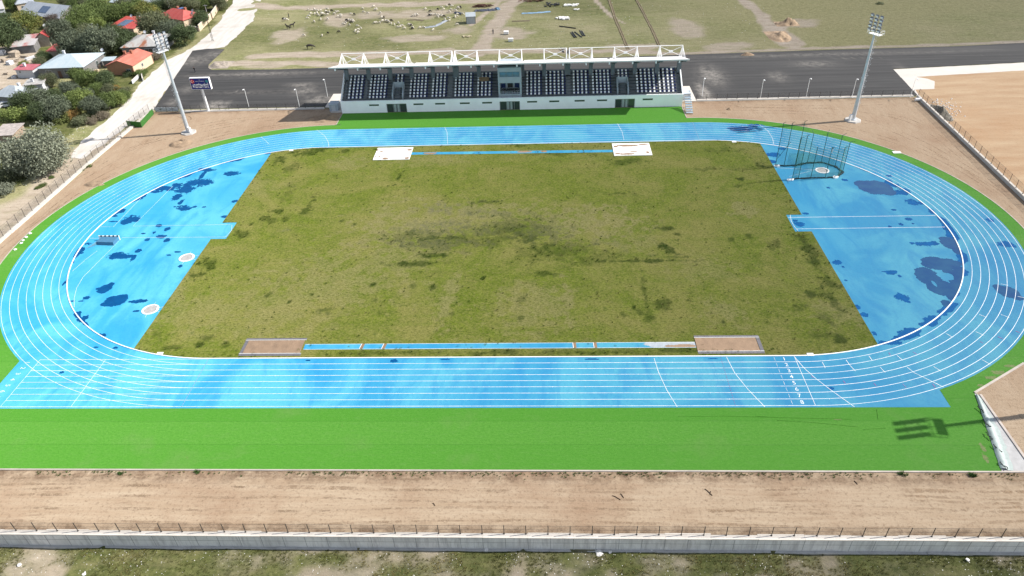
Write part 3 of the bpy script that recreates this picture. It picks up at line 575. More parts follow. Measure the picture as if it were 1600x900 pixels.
for L in [q4([(1290, 262, 60, 14), (1262, 300, 18, 30), (1265, 342, 78, 28), (1200, 350, 60, 36), (1165, 380, 75, 34), (1105, 432, 34, 22), (1130, 465, 18, 28), (1040, 378, 90, 18), (1110, 358, 50, 16), (970, 398, 60, 10), (1120, 490, 40, 10)]),
          q4([(1450, 285, 52, 17)]), q4([(815, 572, 64, 30), (790, 590, 30, 16)]), q4([(1150, 500, 62, 18), (1215, 493, 18, 8), (1275, 495, 16, 5)]), q4([(760, 520, 30, 16), (715, 550, 26, 8), (710, 585, 30, 5)]), q4([(990, 612, 26, 10)]), q4([(1045, 632, 22, 13)]), q4([(1015, 678, 40, 14), (1042, 700, 26, 16), (960, 655, 12, 10)]), q4([(920, 698, 18, 14)]), q4([(897, 660, 18, 4)]), q4([(866, 768, 22, 12)]), q4([(735, 800, 60, 25), (790, 805, 50, 12)]), q4([(834, 812, 16, 22)]), q4([(550, 725, 28, 11)]), q4([(512, 782, 12, 6)]), q4([(1130, 863, 16, 9)]), q4([(1408, 555, 36, 9)]), q4([(1468, 458, 20, 8)]), q4([(880, 440, 20, 6)]), q4([(1060, 795, 26, 6), (1110, 775, 26, 5)]),
          qb([(870, 183, 52, 14), (820, 186, 20, 6)]), qb([(540, 165, 26, 14), (510, 182, 26, 5)]), qb([(450, 183, 24, 4)]), qb([(520, 290, 34, 24), (495, 295, 16, 10)]), qb([(408, 65, 9, 22)]), qb([(600, 470, 20, 6)]), qb([(718, 475, 16, 8)]), qb([(385, 628, 18, 6)]), qb([(850, 245, 20, 6)]),
          r4([(235, 535, 32, 9)]), r4([(40, 168, 50, 14), (90, 130, 30, 8)]), r4([(25, 210, 30, 14)]), r4([(480, 326, 20, 8)]), r4([(378, 373, 14, 7)]), r4([(840, 400, 50, 22), (780, 410, 40, 10)]), r4([(900, 465, 40, 22), (950, 470, 16, 10)]), r4([(785, 512, 20, 7)]), r4([(830, 602, 18, 9)]), r4([(880, 570, 26, 9), (905, 598, 10, 5)]), r4([(760, 617, 12, 7)]), r4([(195, 600, 36, 20), (170, 580, 20, 12)]), r4([(430, 840, 36, 16), (470, 868, 10, 6)]), r4([(1090, 575, 22, 22)]), r4([(1485, 728, 55, 26), (1530, 735, 16, 18)]), r4([(1385, 575, 24, 14)]), r4([(755, 300, 20, 6)]), r4([(770, 898, 60, 8)]),
          rb([(835, 160, 52, 28), (870, 185, 24, 14)]), rb([(556, 220, 20, 14)]), rb([(600, 268, 28, 16)]), rb([(1020, 300, 60, 22), (1090, 255, 40, 24), (970, 325, 30, 16)]), rb([(890, 372, 66, 24), (830, 383, 22, 12), (930, 395, 24, 12)]), rb([(770, 445, 80, 12), (720, 445, 20, 14)]), rb([(665, 385, 14, 14)]), rb([(770, 8, 40, 12), (820, 25, 12, 8)]), rb([(395, 728, 16, 8)]), rb([(485, 52, 14, 7)]),
          mb4([(325, 553, 20, 6)]), mb4([(862, 556, 28, 12)]), mb4([(1180, 546, 45, 4)]), mb4([(875, 466, 18, 16)]), mb4([(735, 466, 16, 16)]), mb4([(1055, 458, 18, 8)]), mb4([(1146, 455, 8, 5)]), mb4([(338, 467, 8, 14)]), mb4([(620, 460, 24, 5)]), mc4([(95, 457, 22, 6)]), mc4([(162, 463, 26, 9)]), mc4([(262, 465, 42, 8)]), mc4([(392, 462, 36, 11)]), mc4([(462, 460, 34, 8)]), mc4([(620, 456, 24, 20)]), mc4([(708, 458, 12, 16)]), mc4([(505, 545, 60, 4)]), mc4([(1255, 542, 34, 3)]), [(1160, 201, 26, 5), (1180, 196, 14, 3)]]:
    blob(W, L, M_WET)
P = 'puddle'
blob(P, qb([(655, 105, 48, 34), (690, 82, 24, 20), (620, 105, 26, 10)]), M_WET, amp=0.7); blob(P, qb([(720, 180, 78, 42), (680, 200, 60, 20), (760, 165, 40, 30)]), M_WET, amp=0.7)
blob(P, r4([(670, 372, 130, 52), (590, 350, 60, 26), (750, 400, 60, 26)]), M_POOL, amp=0.5)
big = r4([(1080, 850, 150, 44), (1030, 830, 90, 30)])+rb([(1000, 30, 90, 70), (1090, 100, 110, 60), (1180, 60, 60, 120), (1160, 150, 60, 50), (1120, 200, 40, 30), (1200, 0, 40, 80)])
hole = rb([(1110, 30, 48, 26), (1040, 75, 12, 22)])
HE = [(gp(a, b)[0], gp(a, b)[1], abs(gp(a+c, b)[0]-gp(a, b)[0]), abs(gp(a, b-d)[1]-gp(a, b)[1])) for a, b, c, d in hole]
def notch(x, y):
    k = inD(x, y)
    for a, b, c, d in HE: k &= (((x-a)/c)**2+((y-b)/d)**2+(fbm(x, y, 0.9, 4)-0.5)*1.6) > 0.9
    return k
blob(P, big, M_POOL, amp=0.6, clip=notch); blob(P, r4([(1140, 720, 70, 46), (1190, 770, 40, 30), (1100, 695, 40, 18)]), M_POOL, amp=0.6, clip=inD)
blob(W, r4([(965, 725, 60, 16), (900, 720, 18, 10), (1030, 720, 40, 14)]), M_WET); blob(P, rb([(1500, 125, 80, 46), (1440, 100, 40, 26), (1560, 160, 40, 22)]), M_POOL, amp=0.7)
# wet fringe that follows the inner kerb of the right bend
fr = []
for i in range(46):
    a = -1.15+i*0.045
    for rr in (36.1, 36.75):
        fr.append((S0+rr*math.cos(a), rr*math.sin(a)))
xs = np.arange(55, 80, 0.11); ys = np.arange(-34, 28, 0.11)
o = gridmesh('wet_patch', xs, ys, lambda X, Y: np.full_like(X, 0.0225), M_WET, None, lambda x, y: (np.abs(np.hypot(x-S0, y)-36.45) < (fbm(x, y, 0.35, 4)-0.42)*4.0*(1-sst(np.arctan2(y, x-S0), 0.35, 0.75))) & (np.hypot(x-S0, y) < 37.3)); o['kind'] = 'structure'
xs = np.arange(-79, -45, 0.13); ys = np.arange(-36, 36, 0.13)
o = gridmesh('wet_patch', xs, ys, lambda X, Y: np.full_like(X, 0.0225), M_WET, None, lambda x, y: (np.abs(np.hypot(x+S0, y)-36.3) < (fbm(x, y, 0.3, 4)-0.5)*3.2) & (np.hypot(x+S0, y) < 36.8) & (np.hypot(x+S0, y) > 35.4) & (x < -52)); o['kind'] = 'structure'
# ------------------------------------------------------------------ grandstand
M_STW = plain('white_render', (0.90, 0.91, 0.92), 0.8, var=0.05, scale=0.5)
M_STG = plain('grey_render', (0.16, 0.18, 0.20), 0.85, var=0.12, scale=0.5)
M_STL = plain('light_grey_render', (0.36, 0.40, 0.44), 0.85, var=0.08, scale=0.5)
M_TERRACE = plain('terrace_concrete', (0.13, 0.14, 0.15), 0.9, var=0.18, scale=0.8)
M_STEEL = plain('white_steel', (0.80, 0.80, 0.79), 0.5, var=0.05)
M_ROOF = plain('white_roof_sheet', (0.70, 0.685, 0.65), 0.6, var=0.08, scale=0.3)
M_GALV = plain('galvanised_steel', (0.50, 0.53, 0.56), 0.45, metal=0.35, var=0.10)
M_DARK = plain('black_metal', (0.03, 0.03, 0.032), 0.5, var=0.2)
M_SEATW = plain('white_seat_plastic', (0.90, 0.90, 0.91), 0.4, var=0.03)
M_SEATB = plain('blue_seat_plastic', (0.012, 0.022, 0.10), 0.4, var=0.10)
M_GLASS = plain('dark_glass', (0.05, 0.065, 0.06), 0.06, spec=0.8, var=0.1)
M_BGLASS = plain('blue_glass', (0.10, 0.19, 0.27), 0.05, spec=0.9, var=0.15)
M_BOARD = plain('brown_board', (0.22, 0.14, 0.085), 0.8, var=0.1)
M_DOORP = plain('dark_door', (0.03, 0.025, 0.025), 0.5)
X0, X1, YF = -43.5, 41.2, 56.62
NR, RD, RH, YS0, ZS0 = 8, 0.80, 0.485, 57.75, 3.05
st = empty('grandstand', (0, 60, 0), 0, 'long white grandstand with blue and white seats under a cantilever truss roof', 'grandstand')
def P(mb, name, mats, parent=None, **k):
    o = mb.build(name, mats, parent or st, **k)
    if parent is None: o.matrix_parent_inverse = Matrix.Translation((0, -60, 0))
    return o
m = MB()
DOORS = [(-32.05, -27.0), (-3.75, 1.25), (24.7, 29.55)]
segs = [X0]+[v for d in DOORS for v in d]+[X1]
for a, b in zip(segs[0::2], segs[1::2]): m.bb(a, b, YF, YF+0.3, -0.1, 3.0)
for a, b in DOORS: m.bb(a, b, YF, YF+0.3, 2.2, 3.0)
m.bb(X0-.04, X1+.04, YF-0.04, YF+0.36, 3.0, 3.10); m.bb(X0, X0+0.3, YF+0.3, 64.6, -0.1, 2.6); m.bb(X1-0.3, X1, YF+0.3, 64.6, -0.1, 2.6)
P(m, 'front_wall', M_STW)
m = MB(); m.bb(X0+.3, X1-.3, YF+0.3, YS0, 2.35, 2.45)
for r in range(NR): m.bb(X0+.3, X1-.3, YS0+r*RD, YS0+(r+1)*RD+(0.2 if r == NR-1 else 0), 1.5+r*RH*.9, ZS0+r*RH)
P(m, 'terrace', M_TERRACE)
yb = YS0+NR*RD
m = MB(); m.bb(X0, X1, yb+0.02, yb+0.32, -0.1, ZS0+NR*RH+0.25); P(m, 'rear_wall', M_STG)
for xx in (X0, X1-0.25):
    m = MB(); n = 8
    pts = [(YF+.3, 2.6), (YF+.3, 3.35), (YS0+.2, 3.9), (yb, ZS0+NR*RH+0.75), (yb+.3, ZS0+NR*RH+0.75), (yb+.3, 2.6)]
    m.add([(xx, y, z) for y, z in pts]+[(xx+.25, y, z) for y, z in pts], [tuple(range(6)), tuple(range(11, 5, -1))]+[(i, 6+i, 6+(i+1) % 6, (i+1) % 6) for i in range(6)])
    P(m, 'side_wall', M_STW)
for i, (a, b) in enumerate(DOORS):     # glazed entrances
    m = MB(); m.bb(a+.02, b-.02, YF+0.22, YF+0.26, -0.05, 2.18); d = P(m, 'glass_door', M_GLASS)
    m = MB(); ks = [0.02, .33, .5, .66, .98] if i != 1 else [0.02, .34, .5, .72, .98]
    for t in ks: m.bb(a+(b-a)*t-.05, a+(b-a)*t+.05, YF+0.14, YF+0.215, -0.05, 2.17)
    m.bb(a+.03, b-.03, YF+.15, YF+.21, 2.06, 2.16); P(m, 'door_frame', plain('grey_frame', (0.25, 0.27, 0.27), 0.5), d)
    m = MB(); m.bb(a+(b-a)*.36, a+(b-a)*.47, YF+0.19, YF+0.214, 0.05, 2.0); m.bb(a+(b-a)*.53, a+(b-a)*.63, YF+0.19, YF+0.214, 0.05, 2.0); P(m, 'door_panel', plain('pale_panel', (0.34, 0.40, 0.38), 0.3), d)
for c in (-35.15, -24.0, -18.55, -12.4, -6.85, 4.3, 9.75, 16.0, 21.5, 32.65):
    m = MB(); m.bb(c-1.22, c+1.22, YF-0.015, YF+0.10, 1.76, 2.12); m.bb(c-1.28, c+1.28, YF-0.03, YF-0.012, 2.12, 2.17); w_ = P(m, 'strip_window', M_GLASS)
m = MB()
for i in range(60):
    x = X0+.3+i*(X1-X0-.6)/59; m.tube((x, YF+.2, 3.1), (x, YF+.2, 3.62), 0.02, n=5)
m.tube((X0+.3, YF+.2, 3.62), (X1-.3, YF+.2, 3.62), 0.03, n=5); m.tube((X0+.3, YF+.2, 3.38), (X1-.3, YF+.2, 3.38), 0.02, n=5)
P(m, 'front_railing', plain('grey_rail', (0.14, 0.14, 0.15), 0.5))
# seats: rows of alternating white and blue shells
def seat_mesh(name, mat):
    m = MB(); m.bb(-.2, .2, -.17, .20, 0.0, 0.07); m.add([(-.2, .16, .05), (.2, .16, .05), (.2, .24, .05), (-.2, .24, .05), (-.19, .24, .36), (.19, .24, .36), (.19, .30, .36), (-.19, .30, .36)], [(0, 3, 2, 1), (4, 5, 6, 7), (0, 1, 5, 4), (1, 2, 6, 5), (2, 3, 7, 6), (3, 0, 4, 7)]); return m
BL = [(-41.63, -38.72, 4), (-36.37, -32.69, 5), (-26.15, -22.46, 5), (-20.53, -17.65, 4), (-14.83, -11.08, 5), (-9.17, -6.29, 4), (3.11, 6.05, 4), (7.87, 11.92, 5), (14.69, 17.7, 4), (19.44, 23.23, 5), (30.32, 34.41, 5), (35.82, 38.96, 4)]
sw = seat_mesh('seat', M_SEATW); white, blue = [], []
for r in range(NR):
    y = YS0+r*RD+0.42; z = ZS0+r*RH+0.20
    for bi, (a, b, n) in enumerate(BL):
        p = (b-a)/(n-1)
        for k in range(n):
            if bi == 5 and r in (5,) and 1 <= k: continue
            white.append((a+p*k, y, z))
        for k in range(n+(1 if r != 0 else 0)):
            blue.append((a+p*(k+0.5)-(p if k == n else 0)*0+(-(n+0.0)*p if k == n else 0), y, z))
    if r >= 5:
        for x in (-29.55, -28.6): white.append((x, y, z)); blue.append((x+.475, y, z)); blue.append((x-.475, y, z))
        for x in (25.85, 26.8, 27.75): white.append((x, y, z)); blue.append((x+.475, y, z))
white.sort(key=lambda q: q[1])
s0 = sw.build('seat', M_SEATW)
for i, q in enumerate(white[:100]):
    o = s0 if i == 0 else s0.copy()
    if i: COL.objects.link(o)
    o.parent = st; o.location = (q[0], q[1]-60, q[2])
for nm, L, mt in (('seat', white[100:], M_SEATW), ('seat', blue, M_SEATB)):
    m = MB()
    for x, y, z in L: m.add([(v[0]+x, v[1]+y, v[2]+z) for v in sw.v], sw.f)
    o = P(m, nm, mt); o['kind'] = 'stuff'
# aisle steps
ends = [-43.0]+[v for q in BL for v in (q[0]-.75, q[1]+.75)]+[40.8]
for a, b in zip(ends[0::2], ends[1::2]):
    if b-a < 0.5 or (a < -4 < b): continue
    c = (a+b)/2; wdt = min(1.3, (b-a)*.9)
    pr = [(YS0+.45, ZS0+.004)]
    for r in range(NR-1): pr += [(YS0+r*RD+.45, ZS0+r*RH+.25), (YS0+(r+1)*RD-.004, ZS0+r*RH+.25), (YS0+(r+1)*RD-.004, ZS0+(r+1)*RH+.006), (YS0+(r+1)*RD+.45, ZS0+(r+1)*RH+.006)]
    pr += [(YS0+(NR-1)*RD+.45, ZS0-.1), (YS0+.45, ZS0-.1)]
    m = MB(); n_ = len(pr); m.add([(c-wdt/2, y, z) for y, z in pr]+[(c+wdt/2, y, z) for y, z in pr], [(i, n_+i, n_+(i+1) % n_, (i+1) % n_) for i in range(n_)])
    P(m, 'aisle_steps', plain('step_concrete', (0.18, 0.19, 0.20), 0.9))
m = MB(); m.box((-7.7, YS0+5*RD+.1, ZS0+5*RH+.62), (2.4, 0.06, 1.0), mat=Matrix.Rotation(R(-25), 3, 'X')); P(m, 'brown_board', M_BOARD)
# vomitories
for xa, xb in ((-30.6, -27.75), (25.2, 28.05)):
    m = MB(); ya, yb2 = YF+.75, YS0+4.3*RD
    for x in (xa, xb-.28):
        pts = [(ya, 2.45), (ya, 3.6), (ya+.6, 4.4), (yb2, 6.1), (yb2, 2.45)]
        m.add([(x, y, z) for y, z in pts]+[(x+.28, y, z) for y, z in pts], [tuple(range(5)), tuple(range(9, 4, -1))]+[(i, 5+i, 5+(i+1) % 5, (i+1) % 5) for i in range(5)])
    m.bb(xa+.28, xb-.28, yb2-.3, yb2, 4.75, 6.15); m.bb(xa+.28, xa+.75, yb2-.3, yb2, 2.45, 4.75); m.bb(xb-.75, xb-.28, yb2-.3, yb2, 2.45, 4.75)
    v = P(m, 'vomitory', M_STL)
    m = MB(); m.bb(xa+.75, xb-.75, yb2-.12, yb2-.06, 2.45, 4.75); m.bb(xa+.29, xb-.29, ya+.1, yb2-.01, 2.46, 2.50); P(m, 'doorway', M_DOORP, v)
    m = MB(); m.bb(xa+.8, xa+1.05, yb2-.2, yb2-.125, 2.5, 4.6); m.bb(xa+1.15, xa+1.6, yb2-.18, yb2-.125, 3.5, 3.66); P(m, 'door_leaf', plain('door_white', (.6, .6, .58), .5), v)
# centre box: commentary room over a recessed balcony
m = MB(); a, b, y0, y1 = -3.95, 1.75, 57.35, 64.1
m.bb(a, a+.4, y0, y1, 2.46, 10.35); m.bb(b-.4, b, y0, y1, 2.46, 10.35); m.bb(a+.4, b-.4, y0, y1, 9.35, 10.35); m.bb(a+.4, b-.4, y0, y0+.3, 6.55, 8.05); m.bb(a+.4, b-.4, y0+.3, y1, 6.55, 6.8); m.bb(a+.4, b-.4, y0, y1, 2.46, 3.75); m.bb(a+.4, b-.4, y0+2.1, y0+2.3, 3.75, 6.55); m.bb(a+.4, b-.4, y1-.2, y1, 6.8, 9.35)
bx = P(m, 'commentary_box', M_STL)
m = MB(); m.bb(a+.42, b-.42, y0+.12, y0+.16, 8.05, 9.35); P(m, 'box_window', M_BGLASS, bx)
m = MB()
for t in (0, .33, .66, 1): x = a+.46+(b-a-.92)*t; m.bb(x-.04, x+.04, y0+.06, y0+.115, 8.05, 9.35)
P(m, 'window_frame', M_STG, bx)
for x in (a+.62, b-1.72):
    m = MB(); m.bb(x, x+1.1, y0+1.98, y0+2.09, 4.3, 6.2); P(m, 'blue_panel', M_SEATB, bx)
m = MB(); m.bb(-1.75, -.45, y0+2.02, y0+2.09, 3.78, 6.05); P(m, 'balcony_door', M_DOORP, bx)
m = MB()
for x in np.linspace(a+.45, b-.45, 9): m.tube((x, y0+.1, 3.75), (x, y0+.1, 4.5), .025, n=5)
for z in (4.1, 4.5): m.tube((a+.45, y0+.1, z), (b-.45, y0+.1, z), .035, n=5)
m.path([(-3.1, y0+.1, 4.5), (-3.1, y0+1.2, 4.9), (.9, y0+1.2, 4.9), (.9, y0+.1, 4.5)], .035); P(m, 'balcony_rail', M_GALV, bx)
for i in range(7):
    m = MB(); x = -3.1+i*.68; m.bb(x-.25, x+.25, y0+.9, y0+1.4, 3.76, 4.2); m.bb(x-.25, x+.25, y0+1.4, y0+1.5, 3.76, 4.75); P(m, 'vip_chair', M_DARK, bx)
# roof
YR0, ZR0, YR1, ZR1 = 54.35, 12.40, 65.6, 9.40
rz = lambda y: ZR0+(y-YR0)*(ZR1-ZR0)/(YR1-YR0)
m = MB(); xa, xb = X0-.7, X1+.1
m.add([(xa, YR0, rz(YR0)), (xb, YR0, rz(YR0)), (xb, YR1, rz(YR1)), (xa, YR1, rz(YR1)), (xa, YR0, rz(YR0)-.22), (xb, YR0, rz(YR0)-.22), (xb, YR1, rz(YR1)-.22), (xa, YR1, rz(YR1)-.22)], [(0, 1, 2, 3), (7, 6, 5, 4), (4, 5, 1, 0), (5, 6, 2, 1), (6, 7, 3, 2), (7, 4, 0, 3)])
rf = P(m, 'roof', M_ROOF)
m = MB(); m.bb(xa-.03, xb+.03, YR0-.12, YR0-.003, rz(YR0)-.26, rz(YR0)+.03); P(m, 'fascia', M_ROOF, rf)
FX = [-42.4+i*5.45 for i in range(6)]+[-14.45+i*5.45 for i in range(6)]+[13.5+i*5.45 for i in range(6)]
m = MB()
for y in np.arange(YR0+1.2, YR1-.3, 1.6): m.bb(xa+.2, xb-.2, y-.05, y+.05, rz(y)-.36, rz(y)-.223)
P(m, 'purlins', M_STG, rf)
YM, ZM = 61.4, 13.5
for i, x in enumerate(FX):
    m = MB(); m.tube((x, YM, rz(YM)), (x, YM, ZM), .12, .10, 8)
    for yy, rr in ((56.6, .06), (58.2, .06), (63.6, .06), (64.9, .06)): m.tube((x, YM, ZM-.1), (x, yy, rz(yy)), rr, n=6)
    P(m, 'roof_mast', M_STEEL, rf)
for s in range(3):
    m = MB(); m.tube((FX[s*6], YM, ZM-.06), (FX[s*6+5], YM, ZM-.06), .085, n=6); P(m, 'top_chord', M_STEEL, rf)
    for k in ((0, 2, 4) if s != 1 else (0, 2, 4)):
        x0, x1 = FX[s*6+k], FX[s*6+k+1]; zb = rz(YM)+.3
        m = MB(); m.tube((x0, YM, zb), (x1, YM, ZM-.25), .06, n=6); m.tube((x0, YM, ZM-.25), (x1, YM, zb), .06, n=6); m.box(((x0+x1)/2, YM, (zb+ZM-.25)/2), (.9, .12, .55)); P(m, 'cross_brace', M_STEEL, rf)
for i, x in enumerate(FX):
    if x in (FX[5], FX[11]): continue
    wide = i in (6, 12); xc = x-.35 if wide else x; hw = .72 if wide else .48
    if i == 0: xc = x-.2
    if abs(xc+1) < 2.2: continue
    m = MB(); m.bb(xc-hw, xc+hw, 63.0, 63.9, 4.5, rz(63.4)-.38); P(m, 'column', M_STG)
    m = MB(); m.add([(xc-.14, 63.0, rz(63)-.37), (xc+.14, 63.0, rz(63)-.37), (xc+.14, 55.0, rz(55)-.37), (xc-.14, 55.0, rz(55)-.37), (xc-.14, 63.0, rz(63)-1.3), (xc+.14, 63.0, rz(63)-1.3), (xc+.14, 55.0, rz(55)-.62), (xc-.14, 55.0, rz(55)-.62)], [(0, 1, 2, 3), (7, 6, 5, 4), (4, 5, 1, 0), (5, 6, 2, 1), (6, 7, 3, 2), (7, 4, 0, 3)]); P(m, 'roof_beam', M_STG)
for x in [xa+1.5+i*5.45 for i in range(16)]:
    m = MB(); m.bb(x-.14, x+.14, YR0-.05, YR0+.35, rz(YR0)-.85, rz(YR0)-.345); P(m, 'roof_lamp', M_STEEL, rf)
for x in (-26.3, -24.9, -4.35, 2.2, 23.2, 24.6):
    m = MB(); m.box((x, 62.6, 9.9), (.55, .5, .85), mat=Matrix.Rotation(R(-15), 3, 'X')); P(m, 'loudspeaker', M_DARK)
# concrete aprons and small end blocks
m = MB(); m.bb(-48.9, X0-.02, 60.6, 70, -.05, .13); m.bb(-46.6, X0-.02, 57.2, 60.6, -.05, .10); setp(m.build('concrete_apron', M_COPE), kind='structure')
m = MB(); m.bb(X1+.02, 45.2, 59.6, 70, -.05, .13); setp(m.build('concrete_apron', M_COPE), kind='structure')
for xx, y0_ in ((-45.9, 58.0), (42.6, 60.2)):
    m = MB(); m.bb(xx-1.1, xx+1.1, y0_, y0_+2.4, -.05, 1.75); m.bb(xx-1.18, xx+1.18, y0_-.08, y0_+2.48, 1.75, 1.87)
    e = m.build('plant_room', [M_STL], None); setp(e, 'low grey block against the %s end of the grandstand' % ('left' if xx < 0 else 'right'), 'outbuilding', 'low blocks at the grandstand ends')
    d = MB(); d.bb(xx-.5, xx+.5, y0_-.05, y0_-.003, 0.02, 1.55); d.build('metal_door', M_GALV, e)
# ------------------------------------------------------------------ walls and fences
def wall(name, label, cat, pts, parts):
    pass
M_FENCE = plain('dark_fence_steel', (0.05, 0.045, 0.04), 0.6)
def m_net(name, col, a, sc=2.0):
    k = NT(name); t = k.n('ShaderNodeBsdfTransparent'); mx = k.n('ShaderNodeMixShader'); f = k.noise(sc, 3, 0.6)
    k.l(k.rng(f, 0.3, 0.7, a*0.75, a*1.25), mx.inputs[0]); k.l(t.outputs[0], mx.inputs[1]); k.l(k.b.outputs[0], mx.inputs[2]); k.l(mx.outputs[0], k.out.inputs[0])
    k.b.inputs['Base Color'].default_value = (*col, 1); k.b.inputs['Roughness'].default_value = 0.8; return k.m
M_MESH = m_net('wire_mesh', (0.10, 0.09, 0.08), 0.13)
M_MESHL = m_net('wire_mesh_dense', (0.12, 0.11, 0.10), 0.17)
M_GNET = m_net('green_netting', (0.02, 0.13, 0.09), 0.17, 0.5)
M_GNETD = m_net('green_netting_dense', (0.04, 0.17, 0.08), 0.22, 0.7)
def m_ret():
    k = NT('cast_concrete'); x, y, z = k.sep(); a = k.noise(1, 5, 0.6, k.map(None, (0.35, 1, 0.5))); b = k.noise(1, 4, 0.7, k.map(None, (2.4, 1, 0.25))); f = k.noise(6, 4, 0.7)
    c = k.mix(k.rng(a, 0.35, 0.65), (.56, .55, .53), (.70, .69, .67)); c = k.mix(k.rng(b, 0.46, 0.66, 0, 0.75), c, (.40, .39, .38)); c = k.mix(k.rng(f, 0.6, 0.8, 0, 0.4), c, D(220, 220, 218))
    seam = k.ma('LESS_THAN', k.ma('ABSOLUTE', k.ma('ADD', z, 0.9)), 0.04); c = k.mix(k.ma('MULTIPLY', seam, 0.5), c, D(120, 122, 124))
    js = k.ma('LESS_THAN', k.ma('PINGPONG', x, 1.25), 0.03); c = k.mix(k.ma('MULTIPLY', js, 0.7), c, D(120, 122, 124))
    c = k.mix(k.rng(z, -1.6, -2.1, 0, 0.55), c, D(226, 222, 214)); k.bump(f, 0.03); return k.done(c, 0.9, spec=0.2)
M_RET = m_ret()
rw = empty('retaining_wall', (0, -66.2, 0), 0, 'long grey concrete retaining wall with pale coping along the near edge of the ground', 'wall')
m = MB(); m.bb(-110, 112, -66.45, -65.95, -3.3, -0.02); o = m.build('wall', M_RET, rw); o.matrix_parent_inverse = Matrix.Translation((0, 66.2, 0))
m = MB(); x = -110.0
while x < 112: m.bb(x, x+4.99, -66.52+random.uniform(-.02, .02), -65.86+random.uniform(-.12, .1), -0.019, 0.06+random.uniform(0, .02)); x += 5
o = m.build('coping', M_COPE, rw); o.matrix_parent_inverse = Matrix.Translation((0, 66.2, 0))
m = MB(); x = -110.0
while x < 112: m.bb(x, x+2.4, -66.75, -66.46, -3.3, -2.0+random.uniform(-.05, .06)); x += 2.4
o = m.build('footing', M_CONC, rw); o.matrix_parent_inverse = Matrix.Translation((0, 66.2, 0))
def fence(label, pts, step, h, mesh, lean=0, z0=0.0, base=None, wires=3):
    c = pts[len(pts)//2]; f = empty('fence', (c[0], c[1], 0), 0, label, 'fence'); inv = Matrix.Translation((-c[0], -c[1], 0))
    pm = None; total = []
    for a, b in zip(pts[:-1], pts[1:]):
        L = math.hypot(b[0]-a[0], b[1]-a[1]); n = max(1, round(L/step))
        total += [(a[0]+(b[0]-a[0])*i/n, a[1]+(b[1]-a[1])*i/n) for i in range(n)]
    total.append(pts[-1])
    for i, q in enumerate(total):
        if pm is None:
            mm = MB(); mm.tube((0, 0, z0-.1), (0, 0, z0+h), .045, n=6); mm.tube((0, 0, z0), (0, 0, z0+.06), .10, n=6); pm = mm.build('post', M_FENCE, f); o = pm
        else: o = pm.copy(); COL.objects.link(o)
        o.parent = f; o.location = (q[0]-c[0], q[1]-c[1], 0); o.rotation_euler = (random.uniform(-.015, .015), random.uniform(-.015, .015), 0)
    mm = MB()
    for a, b in zip(total[:-1], total[1:]): mm.add([(a[0], a[1], z0+.08), (b[0], b[1], z0+.08), (b[0], b[1], z0+h-.05), (a[0], a[1], z0+h-.05)], [(0, 1, 2, 3)])
    o = mm.build('mesh', mesh, f); o.matrix_parent_inverse = inv
    mm = MB()
    for k in range(wires):
        z = z0+.1+(h-.16)*k/(wires-1)
        for a, b in zip(pts[:-1], pts[1:]): mm.tube((*a[:2], z), (*b[:2], z), .012, n=4)
    o = mm.build('wire', M_FENCE, f); o.matrix_parent_inverse = inv
    return f
fence('dark post and wire mesh fence on the coping of the near retaining wall', [(-85, -66.0), (97, -66.0)], 2.43, 1.5, M_MESH, z0=0.06)
LF = [(-95.0, -40), (-95.3, 30), (-94.9, 50.5)]
kw = empty('boundary_wall', (-95.1, 10, 0), 0, 'low pale concrete wall beside the gravel road along the left fence', 'wall'); inv = Matrix.Translation((95.1, -10, 0))
m = MB()
for a, b in zip([(-94.9, -66)]+LF, LF+[(-94.5, 60)]):
    L = math.hypot(b[0]-a[0], b[1]-a[1]); n = max(1, round(L/5))
    for i in range(n):
        t = (i+.5)/n; m.box((a[0]+(b[0]-a[0])*t, a[1]+(b[1]-a[1])*t, .1), (L/n-.02, 0.85+random.uniform(-.06, .12), .42), math.atan2(b[1]-a[1], b[0]-a[0]))
m.build('coping', M_COPE, kw).matrix_parent_inverse = inv
fence('dark post and mesh fence on the low wall along the left gravel road', [(-95.2, -66)]+[(x-.2, y) for x, y in LF]+[(-94.7, 60)], 2.45, 1.9, M_MESHL, z0=.3)
RF = [(98.6, 58.9), (96.7, 6), (96.6, -60)]
kw = empty('boundary_wall', (97, 10, 0), 0, 'low concrete wall with white coping dividing the ground from the tan soil lot', 'wall'); inv = Matrix.Translation((-97, -10, 0))
m = MB(); mm = MB()
for a, b in zip(RF[:-1], RF[1:]):
    L = math.hypot(b[0]-a[0], b[1]-a[1]); n = max(1, round(L/5))
    for i in range(n):
        t = (i+.5)/n; q = (a[0]+(b[0]-a[0])*t, a[1]+(b[1]-a[1])*t); an = math.atan2(b[1]-a[1], b[0]-a[0])
        m.box((*q, .28), (L/n, .30, .7), an); mm.box((q[0]+.06, q[1], .66), (L/n-.03, .46, .07), an)
m.build('wall', M_CONC, kw).matrix_parent_inverse = inv; mm.build('coping', M_COPE, kw).matrix_parent_inverse = inv
fence('dark post and mesh fence on the wall beside the tan soil lot', [(x+.1, y) for x, y in RF], 2.5, 1.6, M_MESHL, z0=.7)
